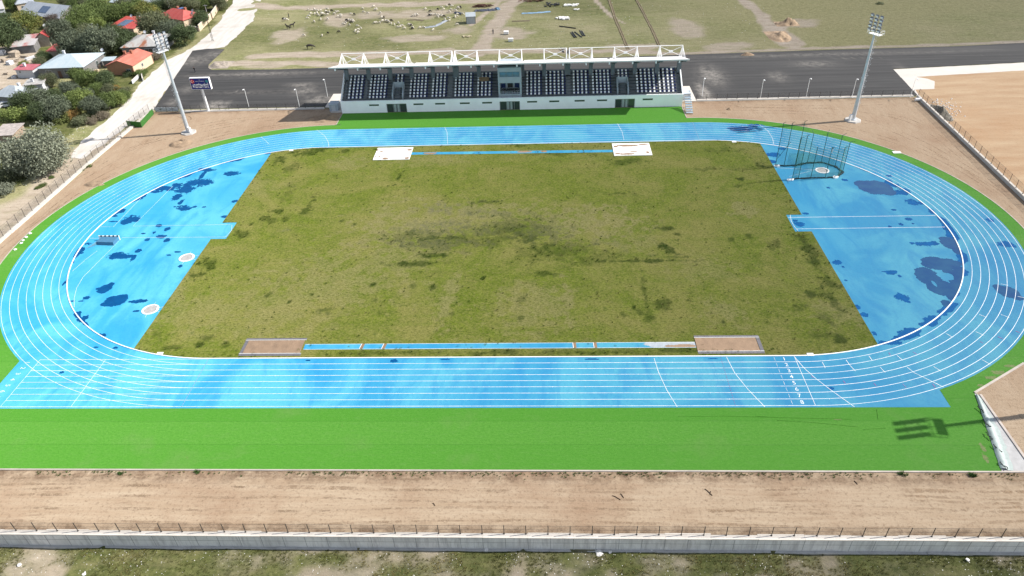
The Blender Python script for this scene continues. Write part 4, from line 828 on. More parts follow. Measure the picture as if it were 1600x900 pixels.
for nm, xa, xb in (('left', -86.4, -48.9), ('right', 45.3, 98.2)):
    kw = empty('boundary_wall', ((xa+xb)/2, 60, 0), 0, 'low white kerb wall between the earth and the asphalt %s of the grandstand' % nm, 'wall'); inv = Matrix.Translation((-(xa+xb)/2, -60, 0))
    m = MB(); x = xa
    while x < xb-.1:
        L = min(5, xb-x); m.bb(x, x+L-.02, 60.0+random.uniform(-.06, .06), 60.75, -.2, .14+random.uniform(0, .04)); x += L
    m.build('coping', M_COPE, kw).matrix_parent_inverse = inv
    m = MB(); m.bb(xa, xb, 59.7, 59.93, -.2, .05); m.build('wall', M_CONC, kw).matrix_parent_inverse = inv
    fence('dark post and wire fence along the asphalt %s of the grandstand' % nm, [(xa, 60.45), (xb, 60.35)], 2.5, 1.35, M_MESH, z0=.15)
# entrance gate and turf covered hoarding at the far left corner
g = empty('gate', (-90, 59.9, 0), 0, 'grey sheet metal double gate with braces at the far left corner', 'gate')
for s in (0, 1):
    m = MB(); x = -3.05+s*3.1; m.bb(x, x+3.0, -.03, .03, .12, 1.25); lf = m.build('gate_leaf', plain('pale_sheet_metal', (.46, .50, .53), .5), g)
    m = MB()
    for a, b in (((x, .2), (x+3, .2)), ((x, 1.5), (x+3, 1.5)), ((x, .2), (x+3, 1.5)), ((x, 1.5), (x+3, .2)), ((x, .1), (x, 1.7)), ((x+3, .1), (x+3, 1.7)), ((x+1.5, .1), (x+1.5, 1.6))): m.tube((a[0], -.06, a[1]), (b[0], -.06, b[1]), .03, n=5)
    m.build('gate_frame', M_FENCE, lf)
g2 = empty('gate', (-86.3, 60.1, 0), 0, 'narrow dark barred gate behind the left floodlight mast', 'gate')
m = MB()
for i in range(9): m.tube((-.9+i*.24, 0, .1), (-.9+i*.24, 0, 1.9), .03, n=5)
m.tube((-.95, 0, .2), (1.05, 0, .2), .035, n=5); m.tube((-.95, 0, 1.8), (1.05, 0, 1.8), .035, n=5); m.build('bars', M_FENCE, g2)
hb = empty('hoarding', (-92.3, 54, 0), 0, 'low screen covered in green artificial grass by the left entrance', 'screen')
m = MB(); q = [(-96.3, 51.15), (-92.3, 50.2), (-93.1, 58.7)]
for a, b in zip(q[:-1], q[1:]):
    L = math.hypot(b[0]-a[0], b[1]-a[1]); m.box(((a[0]+b[0])/2, (a[1]+b[1])/2, .72), (L, .10, 1.4), math.atan2(b[1]-a[1], b[0]-a[0]))
mm = plain('grass_cladding', (0.035, 0.13, 0.022), .9, var=.2, scale=3)
m.build('grass_panel', mm, hb).matrix_parent_inverse = Matrix.Translation((92.3, -54, 0))
m = MB()
for a in q: m.bb(a[0]-.05, a[0]+.05, a[1]+.06, a[1]+.16, -.05, 1.5)
m.build('post', M_FENCE, hb).matrix_parent_inverse = Matrix.Translation((92.3, -54, 0))
for i, (x, y, z, s) in enumerate([(-93.9, 55.6, .25, .5), (-94.5, 54.9, .2, .45), (-94.2, 54.2, .18, .4)]):
    m = MB(); m.box((0, 0, 0), (1.5*s*2, .9*s, .5), random.random()); o = m.build('paving_slab_stack', M_COPE, None, loc=(x, y, z-.02)); setp(o, 'small stack of pale slabs behind the green grass screen', 'slabs', 'slab stacks behind the green screen')

# ------------------------------------------------------------------ floodlight masts
M_LAMPW = plain('lamp_glass', (0.75, 0.77, 0.8), 0.15, spec=0.8); M_LAMPB = plain('lamp_housing', (0.10, 0.12, 0.15), 0.4)
M_PAD = plain('pad_concrete', (0.42, 0.40, 0.37), 0.9, var=.15)
def floodlight(x, y, face, label):
    f = empty('floodlight_mast', (x, y, 0), 0, label, 'floodlight', 'floodlight masts at the corners of the ground')
    m = MB(); m.tube((0, 0, -.05), (0, 0, .22), 1.9, 1.75, 8); m.build('base_pad', M_PAD, f)
    m = MB(); m.tube((0, 0, .2), (0, 0, 10), .48, .36, 12); m.tube((0, 0, 10), (0, 0, 19.4), .35, .22, 12); m.tube((0, 0, .2), (0, 0, .35), .75, n=12); m.tube((0, 0, 9.9), (0, 0, 10.1), .44, n=12); m.build('pole', M_GALV, f)
    c, s = math.cos(face), math.sin(face); fx = lambda u, v: (u*c-v*s, u*s+v*c)      # u forward
    m = MB(); bx_ = fx(.75, -.1); m.box((*bx_, .85), (.7, .5, 1.3), face); m.build('control_cabinet', M_WHITE, f)
    m = MB()
    for sd in (-.24, .24): p = fx(-.72, sd); q = fx(-.52, sd); m.tube((*p, 2.2), (*q, 19.2), .025, n=4)
    for i in range(34):
        t = i/33; z = 2.4+16.6*t; d = -.72+.2*t; m.tube((*fx(d, -.24), z), (*fx(d, .24), z), .018, n=4)
    for i in range(8): z = 3+2.2*i; m.tube((*fx(-.7+.2*z/19, 0), z), (*fx(-.3, 0), z), .02, n=4)
    for i in range(12):
        z = 4+1.28*i
        for k in range(6):
            a0, a1 = PI*(k/6-.5), PI*((k+1)/6-.5); d = -.72+.2*z/19
            m.tube((*fx(d-.62*math.cos(a0), .36*math.sin(a0)), z), (*fx(d-.62*math.cos(a1), .36*math.sin(a1)), z), .016, n=4)
    m.build('ladder', M_GALV, f)
    m = MB(); p = fx(-.3, 0); m.box((*p, 19.6), (1.2, 2.7, .08), face)
    for u, v in ((-1.0, -1.6), (-1.0, 0), (-1.0, 1.6), (.4, -1.6), (.4, 1.6)): m.tube((*fx(u, v), 19.6), (*fx(u, v), 20.5), .03, n=5)
    for z in (19.95, 20.5):
        L = [fx(.4, -1.6), fx(-1.0, -1.6), fx(-1.0, 1.6), fx(.4, 1.6)]
        for a, b in zip(L[:-1], L[1:]): m.tube((*a, z), (*b, z), .03, n=5)
    m.build('platform', M_STEEL, f)
    m = MB()
    for v in (-1.2, 0, 1.2): m.tube((*fx(.25, v), 19.4), (*fx(.25, v), 23.6), .06, n=6)
    for z in (20.2, 21.4, 22.9): m.tube((*fx(.22, -1.6), z), (*fx(.22, 1.6), z), .05, n=6)
    m.build('lamp_frame', M_GALV, f)
    rot = Matrix.Rotation(face, 3, 'Z') @ Matrix.Rotation(R(28), 3, 'Y')
    for v in (-1.2, 0, 1.2):
        for i in range(5):
            p = fx(.52, v); z = 20.55+.74*i
            m = MB(); m.box((*p, z), (.28, .66, .52), mat=rot)
            h = m.build('lamp', M_LAMPB, f); m = MB(); dv = rot @ Vector((.175, 0, 0)); m.box((p[0]+dv.x, p[1]+dv.y, z+dv.z), (.02, .58, .43), mat=rot); m.build('lamp_glass', M_LAMPW, h)
    return f
floodlight(-78.95, 46.5, math.atan2(-44, 79), 'tall galvanised floodlight mast beside the blue sign, its lamps facing right')
floodlight(78.65, 45.95, math.atan2(-44, -79), 'tall galvanised floodlight mast on the bare earth right of the grandstand')
floodlight(79.0, -46.3, math.atan2(12, -79), 'floodlight mast by the near right bend that casts its shadow on the green turf')

# ------------------------------------------------------------------ sign
def m_blue(): return plain('sign_blue', D(36, 52, 150), .5, var=.04)
sg = empty('sign', (-79.25, 60.25, 0), 0, 'blue sign with white lettering and two round emblems on a single post', 'sign')
m = MB(); m.tube((.02, 0, -.05), (-.02, 0, 5.75), .30, .24, 12); m.tube((0, 0, -.05), (0, 0, .12), .5, n=12)
for i in range(18): m.tube((-.45, -.05, .8+i*.27), (-.25, -.05, .8+i*.27), .02, n=4)
m.tube((-.46, -.05, .7), (-.46, -.05, 5.6), .025, n=4); m.build('post', M_STEEL, sg)
m = MB(); m.bb(-2.5, 2.5, -.3, .5, 5.75, 8.7); cabn = m.build('cabinet', M_WHITE, sg)
m = MB(); m.bb(-2.42, 2.42, -.325, -.302, 5.83, 8.62); m.build('blue_face', m_blue(), cabn)
M_SW = plain('sign_white', (.8, .8, .8), .5, var=.02); M_SR = plain('sign_red', (.5, .02, .02), .5, var=.05); M_ST = plain('sign_teal', (.03, .22, .28), .5, var=.2)
text_mesh('lettering', 'ATLETİZM PİSTİ', 1.3, M_SW, (0, -.33, 6.62), (R(90), 0, 0), .006, cabn, sx=.43, bold=.03)
text_mesh('lettering', 'T.C.', .24, M_SW, (.05, -.33, 8.2), (R(90), 0, 0), .006, cabn)
text_mesh('lettering', 'GENÇLİK VE SPOR BAKANLIĞI', .25, M_SW, (.05, -.33, 7.86), (R(90), 0, 0), .006, cabn, sx=.66)
def vdisc(mb, x, z, r, y, mi=0, n=28): mb.add([(x+r*math.cos(2*PI*i/n), y, z+r*math.sin(2*PI*i/n)) for i in range(n)], [tuple(range(n-1, -1, -1))], mi)
m = MB(); vdisc(m, -1.85, 7.85, .52, -.328); m.build('emblem', M_SR, cabn)
m = MB(); n = 40; ro, ri = .33, .27                                     # crescent and star
for i in range(n):
    a0, a1 = 2*PI*i/n, 2*PI*(i+1)/n
    po = [(-1.9+ro*math.cos(a), 7.85+ro*math.sin(a)) for a in (a0, a1)]; pi_ = [(-1.83+ri*math.cos(a), 7.85+ri*math.sin(a)) for a in (a0, a1)]
    if math.cos((a0+a1)/2) < .93: m.add([(po[0][0], -.332, po[0][1]), (po[1][0], -.332, po[1][1]), (pi_[1][0], -.332, pi_[1][1]), (pi_[0][0], -.332, pi_[0][1])], [(3, 2, 1, 0)])
st5 = [(-1.55+(.16 if k % 2 == 0 else .065)*math.cos(PI+k*PI/5), 7.85+(.16 if k % 2 == 0 else .065)*math.sin(PI+k*PI/5)) for k in range(10)]
m.add([(a, -.332, b) for a, b in st5], [tuple(range(9, -1, -1))]); m.build('emblem_mark', M_SW, cabn)
m = MB(); vdisc(m, 1.85, 7.85, .52, -.328); m.build('emblem', plain('sign_dark', (.01, .03, .08), .5), cabn)
m = MB(); vdisc(m, 1.85, 7.85, .36, -.331); m.build('emblem_mark', M_ST, cabn)

# ------------------------------------------------------------------ street lamps behind the stand
for i, (px, py, lab) in enumerate([(389, 167, 'beside the white dust patch on the left asphalt'), (468, 167, 'nearest the left end block of the grandstand'), (512, 151, 'at the asphalt edge behind the left apron'), (1097, 150.5, 'in the dusty corner right of the grandstand'), (1188, 153.5, 'on the right asphalt, second from the grandstand'), (1259.5, 151.5, 'on the right asphalt, third from the grandstand'), (1331, 152.5, 'just left of the right floodlight mast'), (1422, 152.5, 'at the right corner of the asphalt')]):
    c = gp(px, py); c[1] = min(c[1], 70); l = empty('street_lamp', (c[0], c[1], 0), 0, 'slim pale street lamp '+lab, 'street lamp', 'street lamps along the asphalt')
    m = MB(); m.tube((0, 0, -.05), (0, 0, 4.7), .065, .045, 6); m.path([(0, 0, 4.65), (.0, -.25, 4.85), (.0, -.75, 4.9)], .035); m.build('post', M_STEEL, l)
    m = MB(); m.box((0, -.85, 4.9), (.22, .6, .12)); m.build('lamp_head', M_STEEL, l)

# ------------------------------------------------------------------ hammer and discus cage
cg = empty('throwing_cage', (62, 20.5, 0), 0, 'tall green netted throwing cage with leaning posts around a white circle', 'throwing cage'); inv = Matrix.Translation((-62, -20.5, 0))
M_GPOST = plain('green_post', (0.012, 0.07, 0.06), .5)
CP = [(55.2, 23.5, 9.3), (56.8, 23.0, 9.5), (59.2, 23.1, 9.7), (61.9, 24.2, 6.7), (64.8, 24.4, 6.7), (67.0, 22.5, 6.9), (67.7, 19.9, 6.6), (66.0, 17.7, 6.6), (63.4, 17.4, 6.7), (60.6, 17.5, 6.8), (58.1, 17.3, 9.2), (56.8, 17.0, 9.0)]
cen = (62.5, 20.8)
for x, y, h in CP:
    dx, dy = x-cen[0], y-cen[1]; d = math.hypot(dx, dy); m = MB()
    m.tube((x, y, 0), (x, y, h), .055, n=6); m.path([(x, y, h-.05), (x+dx/d*.9, y+dy/d*.9, h+.25)] if h < 8 else [(x, y, h), (x-.0+.45, y, h+.25)], .04); m.bb(x-.2, x+.2, y-.2, y+.2, .01, .08)
    m.build('post', M_GPOST, cg).matrix_parent_inverse = inv
def netpan(a, b, mat, za=None, zb=None, sag=.25):
    m = MB(); n = 6; x0, y0, h0 = a; x1, y1, h1 = b; V = []
    for i in range(n+1):
        t = i/n; w_ = math.sin(PI*t)*sag; dx, dy = (y1-y0), -(x1-x0); L = math.hypot(dx, dy)
        for j in range(5):
            s = j/4; h = (h0+(h1-h0)*t)-.3*math.sin(PI*t); q = w_*math.sin(PI*s)
            V.append((x0+(x1-x0)*t+dx/L*q, y0+(y1-y0)*t+dy/L*q, .05+(h-.1)*s))
    m.add(V, [(i*5+j, (i+1)*5+j, (i+1)*5+j+1, i*5+j+1) for i in range(n) for j in range(4)]); m.build('net', mat, cg, smooth=True).matrix_parent_inverse = inv
for i, (a, b) in enumerate(zip(CP[:-1], CP[1:])):
    netpan(a, b, M_GNET)
netpan((57.0, 17.35, 7.0), (58.3, 17.7, 6.6), M_GNETD); netpan((66.3, 18.2, 6.2), (67.3, 20.0, 6.2), M_GNETD); netpan((57.2, 22.7, 3.2), (62.5, 23.7, 3.0), M_GNETD); netpan((62.5, 23.8, 2.6), (66.6, 22.2, 2.4), M_GNETD)
m = MB()
pl = [(x, y) for x, y, h in CP]
for a, b in zip(pl[:-1], pl[1:]):
    for k in range(4):
        t0, t1 = k/4, (k+1)/4; m.box((a[0]+(b[0]-a[0])*(t0+t1)/2, a[1]+(b[1]-a[1])*(t0+t1)/2+random.uniform(-.1, .1), .07), (math.hypot(b[0]-a[0], b[1]-a[1])/4+.1, random.uniform(.25, .6), .14), math.atan2(b[1]-a[1], b[0]-a[0])+random.uniform(-.15, .15))
m.build('net_skirt', plain('dark_green_net', (.008, .03, .04), .8), cg).matrix_parent_inverse = inv
for bx_, by_ in ((55.5, 22.7), (56.3, 16.6), (65.8, 17.4)):
    m = MB()
    for k in range(4): m.box((bx_+random.uniform(-.6, .6), by_+random.uniform(-.25, .25), .16), (.55, .35, .28), random.random())
    m.build('ballast_block', M_WHITE, cg).matrix_parent_inverse = inv
m = MB(); m.tube((55.3, 23.4, 1.6), (57.2, 23.0, 5.4), .04, n=5); m.tube((56.8, 17.0, 8.7), (58.3, 17.3, 9.5), .03, n=5); m.build('brace', M_GPOST, cg).matrix_parent_inverse = inv
m = MB(); m.bb(65.55, 65.85, 22.5, 22.56, 3.0, 4.0); m.bb(65.55, 65.85, 22.49, 22.57, 4.0, 4.15, 1); m.build('notice_plate', [M_WHITE, M_DARK], cg).matrix_parent_inverse = inv
M_CIRC = plain('circle_concrete', (.36, .35, .34), .8, var=.22, scale=2.2)
def circle(x, y, label, r=1.25):
    t = empty('throwing_circle', (x, y, 0.02), 0, label, 'throwing circle', 'white throwing circles'); m = MB(); m.disc((0, 0, .012), r-.12, 32); m.build('circle_floor', M_CIRC, t)
    m = MB(); n = 36
    for i in range(n):
        a = 2*PI*(i+.5)/n; m.box(((r-.04)*math.cos(a), (r-.04)*math.sin(a), .03), (2*PI*r/n+.01, .26, .06), a+PI/2)
    m.build('rim', M_WHITE, t)
    m = MB(); m.box((r*.85, .25, .06), (.25, 1.0, .1), .25); m.build('stop_board', M_WHITE, t); return t
circle(-56.7, -9.2, 'white shot put circle just below the javelin runway on the left blue area'); circle(-56.5, -24.4, 'white shot put circle at the near end of the left blue area')
c_ = circle(63.9, 20.75, 'white discus circle inside the green netted cage')

# ------------------------------------------------------------------ jumping pits, runways, landing pads
M_SAND = plain('pit_sand', D(178, 150, 124), .95, var=.14, scale=.9, bump=.05); M_PAVER = plain('grey_pavers', D(132, 130, 136), .9, var=.16, scale=1.4)
for nm, x0, x1, lab in (('l', -38.1, -28.8, 'left long jump pit of brown sand framed by grey pavers'), ('r', 28.9, 38.3, 'right long jump pit of brown sand framed by grey pavers')):
    y0, y1 = -35.95, -31.9; t = empty('long_jump_pit', ((x0+x1)/2, -33.9, 0.03), 0, lab, 'sand pit', 'long jump pits'); a, b = (x1-x0)/2, (y1-y0)/2
    m = MB(); w_ = .5
    nb = int((x1-x0)/.5)
    for i in range(nb):
        for yy in (-b+w_/2, b-w_/2): m.bb(-a+i*2*a/nb+.01, -a+(i+1)*2*a/nb-.01, yy-w_/2, yy+w_/2, -.02, .045+random.uniform(-.008, .008))
    for i in range(6):
        yy = -b+w_+i*(2*b-2*w_)/6; sx = (-1 if nm == 'l' else 1)
        m.bb(sx*(a-w_/2)-w_/2, sx*(a-w_/2)+w_/2, yy+.01, yy+(2*b-2*w_)/6-.01, -.02, .045)
    m.build('paver_border', M_PAVER, t)
    xs_ = np.arange(-a+(.5 if nm == 'l' else 0.02), a-(.02 if nm == 'l' else .5)+.01, .2); ys_ = np.arange(-b+.5, b-.5+.01, .2)
    o = gridmesh('sand', xs_, ys_, lambda X, Y: .075+(fbm(X+x0, Y, 1.2, 4)-.5)*.10, M_SAND); o.parent = t
    m = MB(); m.bb(-a+(0 if nm == 'l' else .0), a, -b+.46, -b+.52, .02, .10); m.bb(-a, a, b-.52, b-.46, .02, .10); m.build('edge_board', M_WHITE, t)
sheet('jump_runway', [(-28.75, -34.55), (28.85, -34.55), (28.85, -33.3), (-28.75, -33.3)], .055, M_TRK)
blob('runway_wear', [(1045, 537, 50, 8), (1075, 540, 18, 7)], plain('worn_runway', D(196, 205, 212), .85, var=.15, scale=1.5), step=.1, z=.059, amp=.9, clip=lambda x, y: (y > -34.5) & (y < -33.35) & (x < 28.8))
blob('runway_wear', [(1068, 541, 22, 3.2), (1048, 541, 10, 2)], M_SAND, step=.1, z=.062, amp=1.2, clip=lambda x, y: (y > -34.5) & (y < -33.4) & (x < 28.8))
m = MB()
for y in (-34.5, -33.35): m.bb(-28.7, 28.8, y-.03, y+.03, .058, .063)
setp(m.build('runway_lines', M_LINE), kind='structure')
for x, lab in ((-20.0, 'left board of the pair near the left sand pit'), (-16.7, 'right board of the pair near the left sand pit'), (11.4, 'left board of the pair towards the right sand pit'), (14.4, 'right board of the pair towards the right sand pit')):
    t = empty('takeoff_board', (x, -33.93, .062), R(-8 if x < 0 else 3), 'brown wooden takeoff board, '+lab, 'takeoff board', 'takeoff boards in the blue runway'); m = MB(); m.bb(-.2, .2, -.58, .58, 0, .05); m.build('board', M_BOARD, t); m = MB(); m.bb(-.30, -.205, -.6, .6, 0, .03); m.build('edge_strip', M_WHITE, t)
sheet('vault_runway', rough_poly([(-22.4, 31.65), (22.2, 31.1), (22.2, 32.35), (-22.4, 32.85)], 2, .06, .5), .055, M_TRK)
blob('runway_wear', [(672, 239.5, 13, 2.2), (820, 237.5, 14, 1.6), (850, 237, 6, 1.4)], M_SAND, step=.1, z=.059, amp=1.0, clip=lambda x, y: (y > 31.35) & (y < 32.6))
for x0, x1, lab in ((-30.5, -22.4, 'left white concrete pole vault pad at the far edge of the grass'), (22.3, 30.5, 'right white concrete pole vault pad at the far edge of the grass')):
    t = empty('vault_pad', ((x0+x1)/2, 32.25, .04), 0, lab, 'vault pad', 'pole vault pads'); a = (x1-x0)/2
    m = MB(); m.bb(-a, a, -3.1, 3.1, -.02, .12); m.build('slab', plain('white_slab', (.74, .73, .71), .85, var=.1, scale=.6), t)
    L = [(588, 235.5, 5, 1.5), (596, 238, 3, 1.4), (640, 235, 5, 1.6), (593, 246, 2, 1), (587, 246, 2, .8), (602, 248.5, 6, 1.5), (636, 248, 4, 1.6)] if x0 < 0 else [(978, 228.5, 22, 1.8), (962, 230, 4, 1.6), (1005, 226.5, 9, 1.2), (980, 241.5, 16, 1.6), (990, 238, 8, 1.0), (1012, 239, 3, 2.0), (965, 241, 4, 1.2)]
    o = blob('dirt_stain', L, M_SAND, step=.1, z=.165, amp=1.3, clip=lambda x, y, x0=x0, x1=x1: (x > x0+.05) & (x < x1-.05) & (y > 29.2) & (y < 35.3))
    if o is not None: o['kind'] = 'stuff'; o.parent = t; o.matrix_parent_inverse = Matrix.Translation((-(x0+x1)/2, -32.25, -.04))

# ------------------------------------------------------------------ water jump barrier, judges' stand, turf flap
wj = empty('water_jump_barrier', (-74, -3.4, 0.02), R(-1), 'blue water jump box with a white spotted rail on the left blue area', 'barrier')
m = MB(); m.add([(-1.55, -1.15, 0), (1.75, -1.35, 0), (1.75, .5, 0), (-1.55, .5, 0), (-1.5, -1.05, .62), (1.75, -1.25, .62), (1.75, .5, .72), (-1.5, .5, .72)], [(0, 3, 2, 1), (4, 5, 6, 7), (0, 1, 5, 4), (1, 2, 6, 5), (2, 3, 7, 6), (3, 0, 4, 7)]); m.build('box', plain('pit_blue', D(90, 150, 190), .5, var=.1), wj)
m = MB(); m.bb(-1.9, 2.05, .52, .68, .72, .92)
for x in (-1.8, 1.95): m.bb(x-.05, x+.05, .53, .67, 0, .72)
r_ = m.build('rail', M_WHITE, wj); m = MB()
for i in range(5): m.bb(-1.5+i*.78, -1.2+i*.78, .50, .70, .74, .94)
m.build('rail_block', M_DARK, r_)
m = MB(); m.add([(-1.6, -1.2, .02), (-1.6, .3, .02), (-2.9, -2.4, .02), (-1.5, -1.25, .45), (-1.58, .3, .45)], [(0, 2, 1), (0, 3, 2), (1, 2, 4), (3, 4, 2)]); m.build('reflection_wedge', plain('pale_blue_reflection', D(150, 215, 240), .6), wj)  # pale wedge left of the box: reflected light built as a coloured shape
js = empty('judges_stand', (42.2, 54, 0), 0, 'grey stepped steel judges stand at the right edge of the turf below the grandstand', 'steps')
m = MB()
for s in (-.75, .75):
    m.tube((s, -2.4, .1), (s, 2.0, 2.55), .045, n=5); m.tube((s, 2.0, 2.55), (s, 2.0, 0), .045, n=5); m.tube((s, -2.4, .05), (s, 2.0, .05), .04, n=5); m.tube((s, -.2, 0), (s, -.2, 1.3), .04, n=5); m.tube((s, 2.0, 2.55), (s, 2.0, 3.4), .03, n=5)
m.tube((-.75, 2, 3.4), (.75, 2, 3.4), .03, n=5); m.build('frame', M_GALV, js)
for i in range(7):
    m = MB(); m.bb(-.8, .8, -2.4+i*.66, -2.4+i*.66+.42, .28+i*.37, .33+i*.37); m.bb(-.8, .8, -2.02+i*.66, -1.98+i*.66, .33+i*.37, .52+i*.37); m.build('tread', plain('pale_blue_tread', (.40, .48, .54), .5), js)
sheet('paved_strip', [(63.4, -44.05), (63.85, -44.4), (63.85, -57.0), (60.35, -57.0)], .012, plain('light_paving', (.36, .355, .35), .9, var=.14, scale=1.2))
tf = empty('turf_flap', (61.8, -50.5, 0.02), 0, 'folded back pale edge of loose artificial turf with torn dark strips near the right kerb', 'turf flap')
A = np.array((63.35, -44.3)); B = np.array((60.35, -56.6)); nrm = np.array((1.0, -.24)); nrm /= np.linalg.norm(nrm); V = []; n, k2 = 40, 8
for i in range(n+1):
    t = i/n; w_ = (.25+1.25*math.sin(PI*min(1, t*.62+.05)))*(1+.3*(fbm(t*20, 3, 1, 3)-.5))
    for j in range(k2+1):
        s = j/k2; q = A+(B-A)*t+nrm*(s*w_)+np.array((0, (fbm(t*30, s*3, 1, 3)-.5)*.3)); z = .03+.30*math.sin(PI*min(1, s*1.6))*(.5+.9*fbm(t*14, s*2, 1, 3))*(1-s*.6)
        V.append((q[0]-61.8, q[1]+50.5, z))
m = MB(); m.add(V, [(i*(k2+1)+j, (i+1)*(k2+1)+j, (i+1)*(k2+1)+j+1, i*(k2+1)+j+1) for i in range(n) for j in range(k2)]); m.build('turf_backing', plain('turf_backing', (.34, .39, .37), .8, var=.15, scale=1.5), tf, smooth=True)
m = MB()
for px, py, L in ((1528, 636, 9), (1534, 655, 14), (1540, 676, 12), (1552, 695, 14), (1562, 722, 13)):
    pts = []
    for i in range(7): c = gp(px+L*i/6*1.0+random.uniform(-1, 1), py+L*.9*i/6+random.uniform(-1.5, 1.5), .25); pts.append((c[0]-61.8, c[1]+50.5, .25+random.uniform(-.05, .06)))
    m = MB(); m.path(pts, .055, 5); m.build('torn_edge', M_DARK, tf)

# ------------------------------------------------------------------ loose things on the bare earth
M_WOOD = plain('weathered_stick', D(90, 72, 56), .9)
for px, py, an, L, lab in ((963, 777.5, -.5, 1.0, 'dark stick lying on the near bare earth, longer of the left pair'), (972, 774.5, -1.0, .6, 'dark stick lying on the near bare earth, shorter of the left pair'), (1107, 769, -.9, 1.1, 'dark stick on the near bare earth, longer of the right pair'), (1110, 770, 1.3, .55, 'short dark stick crossing the longer right one on the bare earth'), (1337, 754, 1.9, .6, 'curved dark stick on the bare earth below the turf kerb'), (678, 788, -.7, .4, 'tiny dark twig at the middle of the near bare earth')):
    c = gp(px, py, -.03); m = MB(); ps = [(L*(t-.5)*math.cos(an), L*(t-.5)*math.sin(an)+.06*math.sin(5*t), .04) for t in np.linspace(0, 1, 5)]; m.path(ps, .045, 6); setp(m.build('stick', M_WOOD, None, loc=(c[0], c[1], -.03)), lab, 'stick')
def rock(r, seed, flat=.6):
    bm = bmesh.new(); bmesh.ops.create_icosphere(bm, subdivisions=2, radius=r); rr = random.Random(seed)
    for v in bm.verts: v.co *= rr.uniform(.72, 1.2); v.co.z *= flat
    m = MB(); m.add([tuple(v.co) for v in bm.verts], [tuple(q.index for q in f.verts) for f in bm.faces]); bm.free(); return m
M_STONE = plain('white_stone', (.62, .60, .57), .9, var=.15, scale=3)
for px, py, w_, h, lab in ((936, 863, .55, .45, 'large white broken slab below the retaining wall, middle of the photo'), (953, 862, .45, .3, 'smaller white chunk right of the large broken slab'), (897, 857, .35, .3, 'white rubble lump against the foot of the retaining wall'), (1512, 874, .42, .3, 'white boulder in the grass below the wall at right'), (1018, 860, .4, .2, 'flat pale chunk at the wall foot right of the white slab'), (30, 882, .5, .3, 'pale stone in the dry patch at the lower left corner'), (132, 896, .55, .3, 'white stone at the bottom edge, lower left'), (357, 884, .3, .25, 'white stone in the grass near the bottom, left of centre'), (760, 858, .5, .3, 'pair of white rubble lumps below the wall, left of the slab')):
    c = gp(px, py, -2.0); setp(rock(w_*.8 if px == 936 else w_*.5, int(px), .4).build('rubble', M_STONE, None, loc=(c[0], c[1], -2.05)), lab, 'rubble')
def scatter(name, n, fn, mb_fn, mat, nv=5):
    m = MB(); pr = [mb_fn(i) for i in range(nv)]
    for _ in range(n):
        q = fn()
        if q is None: continue
        x, y, z, s = q; p = random.choice(pr); an = random.uniform(0, 6.3); c, s_ = math.cos(an)*s, math.sin(an)*s
        m.add([(v[0]*c-v[1]*s_+x, v[0]*s_+v[1]*c+y, v[2]*s+z) for v in p.v], p.f)
    o = m.build(name, mat); o['kind'] = 'stuff'; return o
def mini_rock(i):
    m = MB(); P_ = [(random.uniform(.7, 1.2)*math.cos(a), random.uniform(.7, 1.2)*math.sin(a), 0) for a in np.arange(6)*PI/3]; m.add(P_+[(.5*p[0], .5*p[1], .55) for p in P_], [(k, (k+1) % 6, 6+(k+1) % 6, 6+k) for k in range(6)]+[tuple(range(6, 12))]); return m
def tuft(i):
    m = MB()
    for k in range(16):
        a = random.uniform(0, 6.3); r = random.uniform(0, .45); h = random.uniform(.35, 1.0); t = a+random.uniform(-.6, .6); b = (r*math.cos(a), r*math.sin(a), 0); w_ = .09
        m.add([(b[0]-w_*math.sin(t), b[1]+w_*math.cos(t), 0), (b[0]+w_*math.sin(t), b[1]-w_*math.cos(t), 0), (b[0]*1.7+.25*math.cos(t), b[1]*1.7+.25*math.sin(t), h)], [(0, 1, 2)])
    return m
def zlow(x, y): return float(z_terr(np.array([x]), np.array([y]))[0])
def f_st():
    x = random.uniform(-62, 66); y = -66.8-abs(random.gauss(0, 2.6)); v = fbm(x, y, .3, 3)
    if v < .48+random.uniform(-.08, .06): return None
    return x, y, zlow(x, y)-.02, random.choice((.025, .03, .035, .04, .05, .06, .08))
scatter('white_stones', 1900, f_st, mini_rock, M_STONE)
def m_tuft(name, a, b):
    k = NT(name); f = k.noise(.8, 4, .7); g = k.noise(.12, 3, .6); c = k.mix(k.rng(f, .3, .7), a, b); c = k.mix(k.rng(g, .5, .68, 0, .7), c, D(170, 156, 104)); return k.done(c, .9, spec=.1)
_x2 = RNG.uniform(-62, 66, 22000); _y2 = RNG.uniform(-74.5, -66.8, 22000); _q2 = (fbm(_x2, _y2, .2, 4) > .42+RNG.uniform(-.1, .1, 22000)) & (a_dirt(_x2, _y2) < .55); _x2, _y2 = _x2[_q2], _y2[_q2]; _z2 = z_terr(_x2, _y2); _k2 = iter(zip(_x2, _y2, _z2))
def f_tf():
    x, y, z = next(_k2); return x, y, z-.02, random.uniform(.08, .24)
scatter('rough_grass', len(_x2), f_tf, tuft, m_tuft('rough_grass', D(92, 100, 52), D(134, 132, 80)))
M_WEED = m_tuft('green_weeds', D(78, 110, 56), D(104, 130, 72))
def f_wd():
    x = random.uniform(-56, 64); y = -57.35-abs(random.gauss(0, .35))
    if fbm(x, 3, .3, 3) < .42+random.uniform(-.1, .1): return None
    return x, y, -.03, random.uniform(.08, .26)
scatter('kerb_weeds', 900, f_wd, tuft, M_WEED)
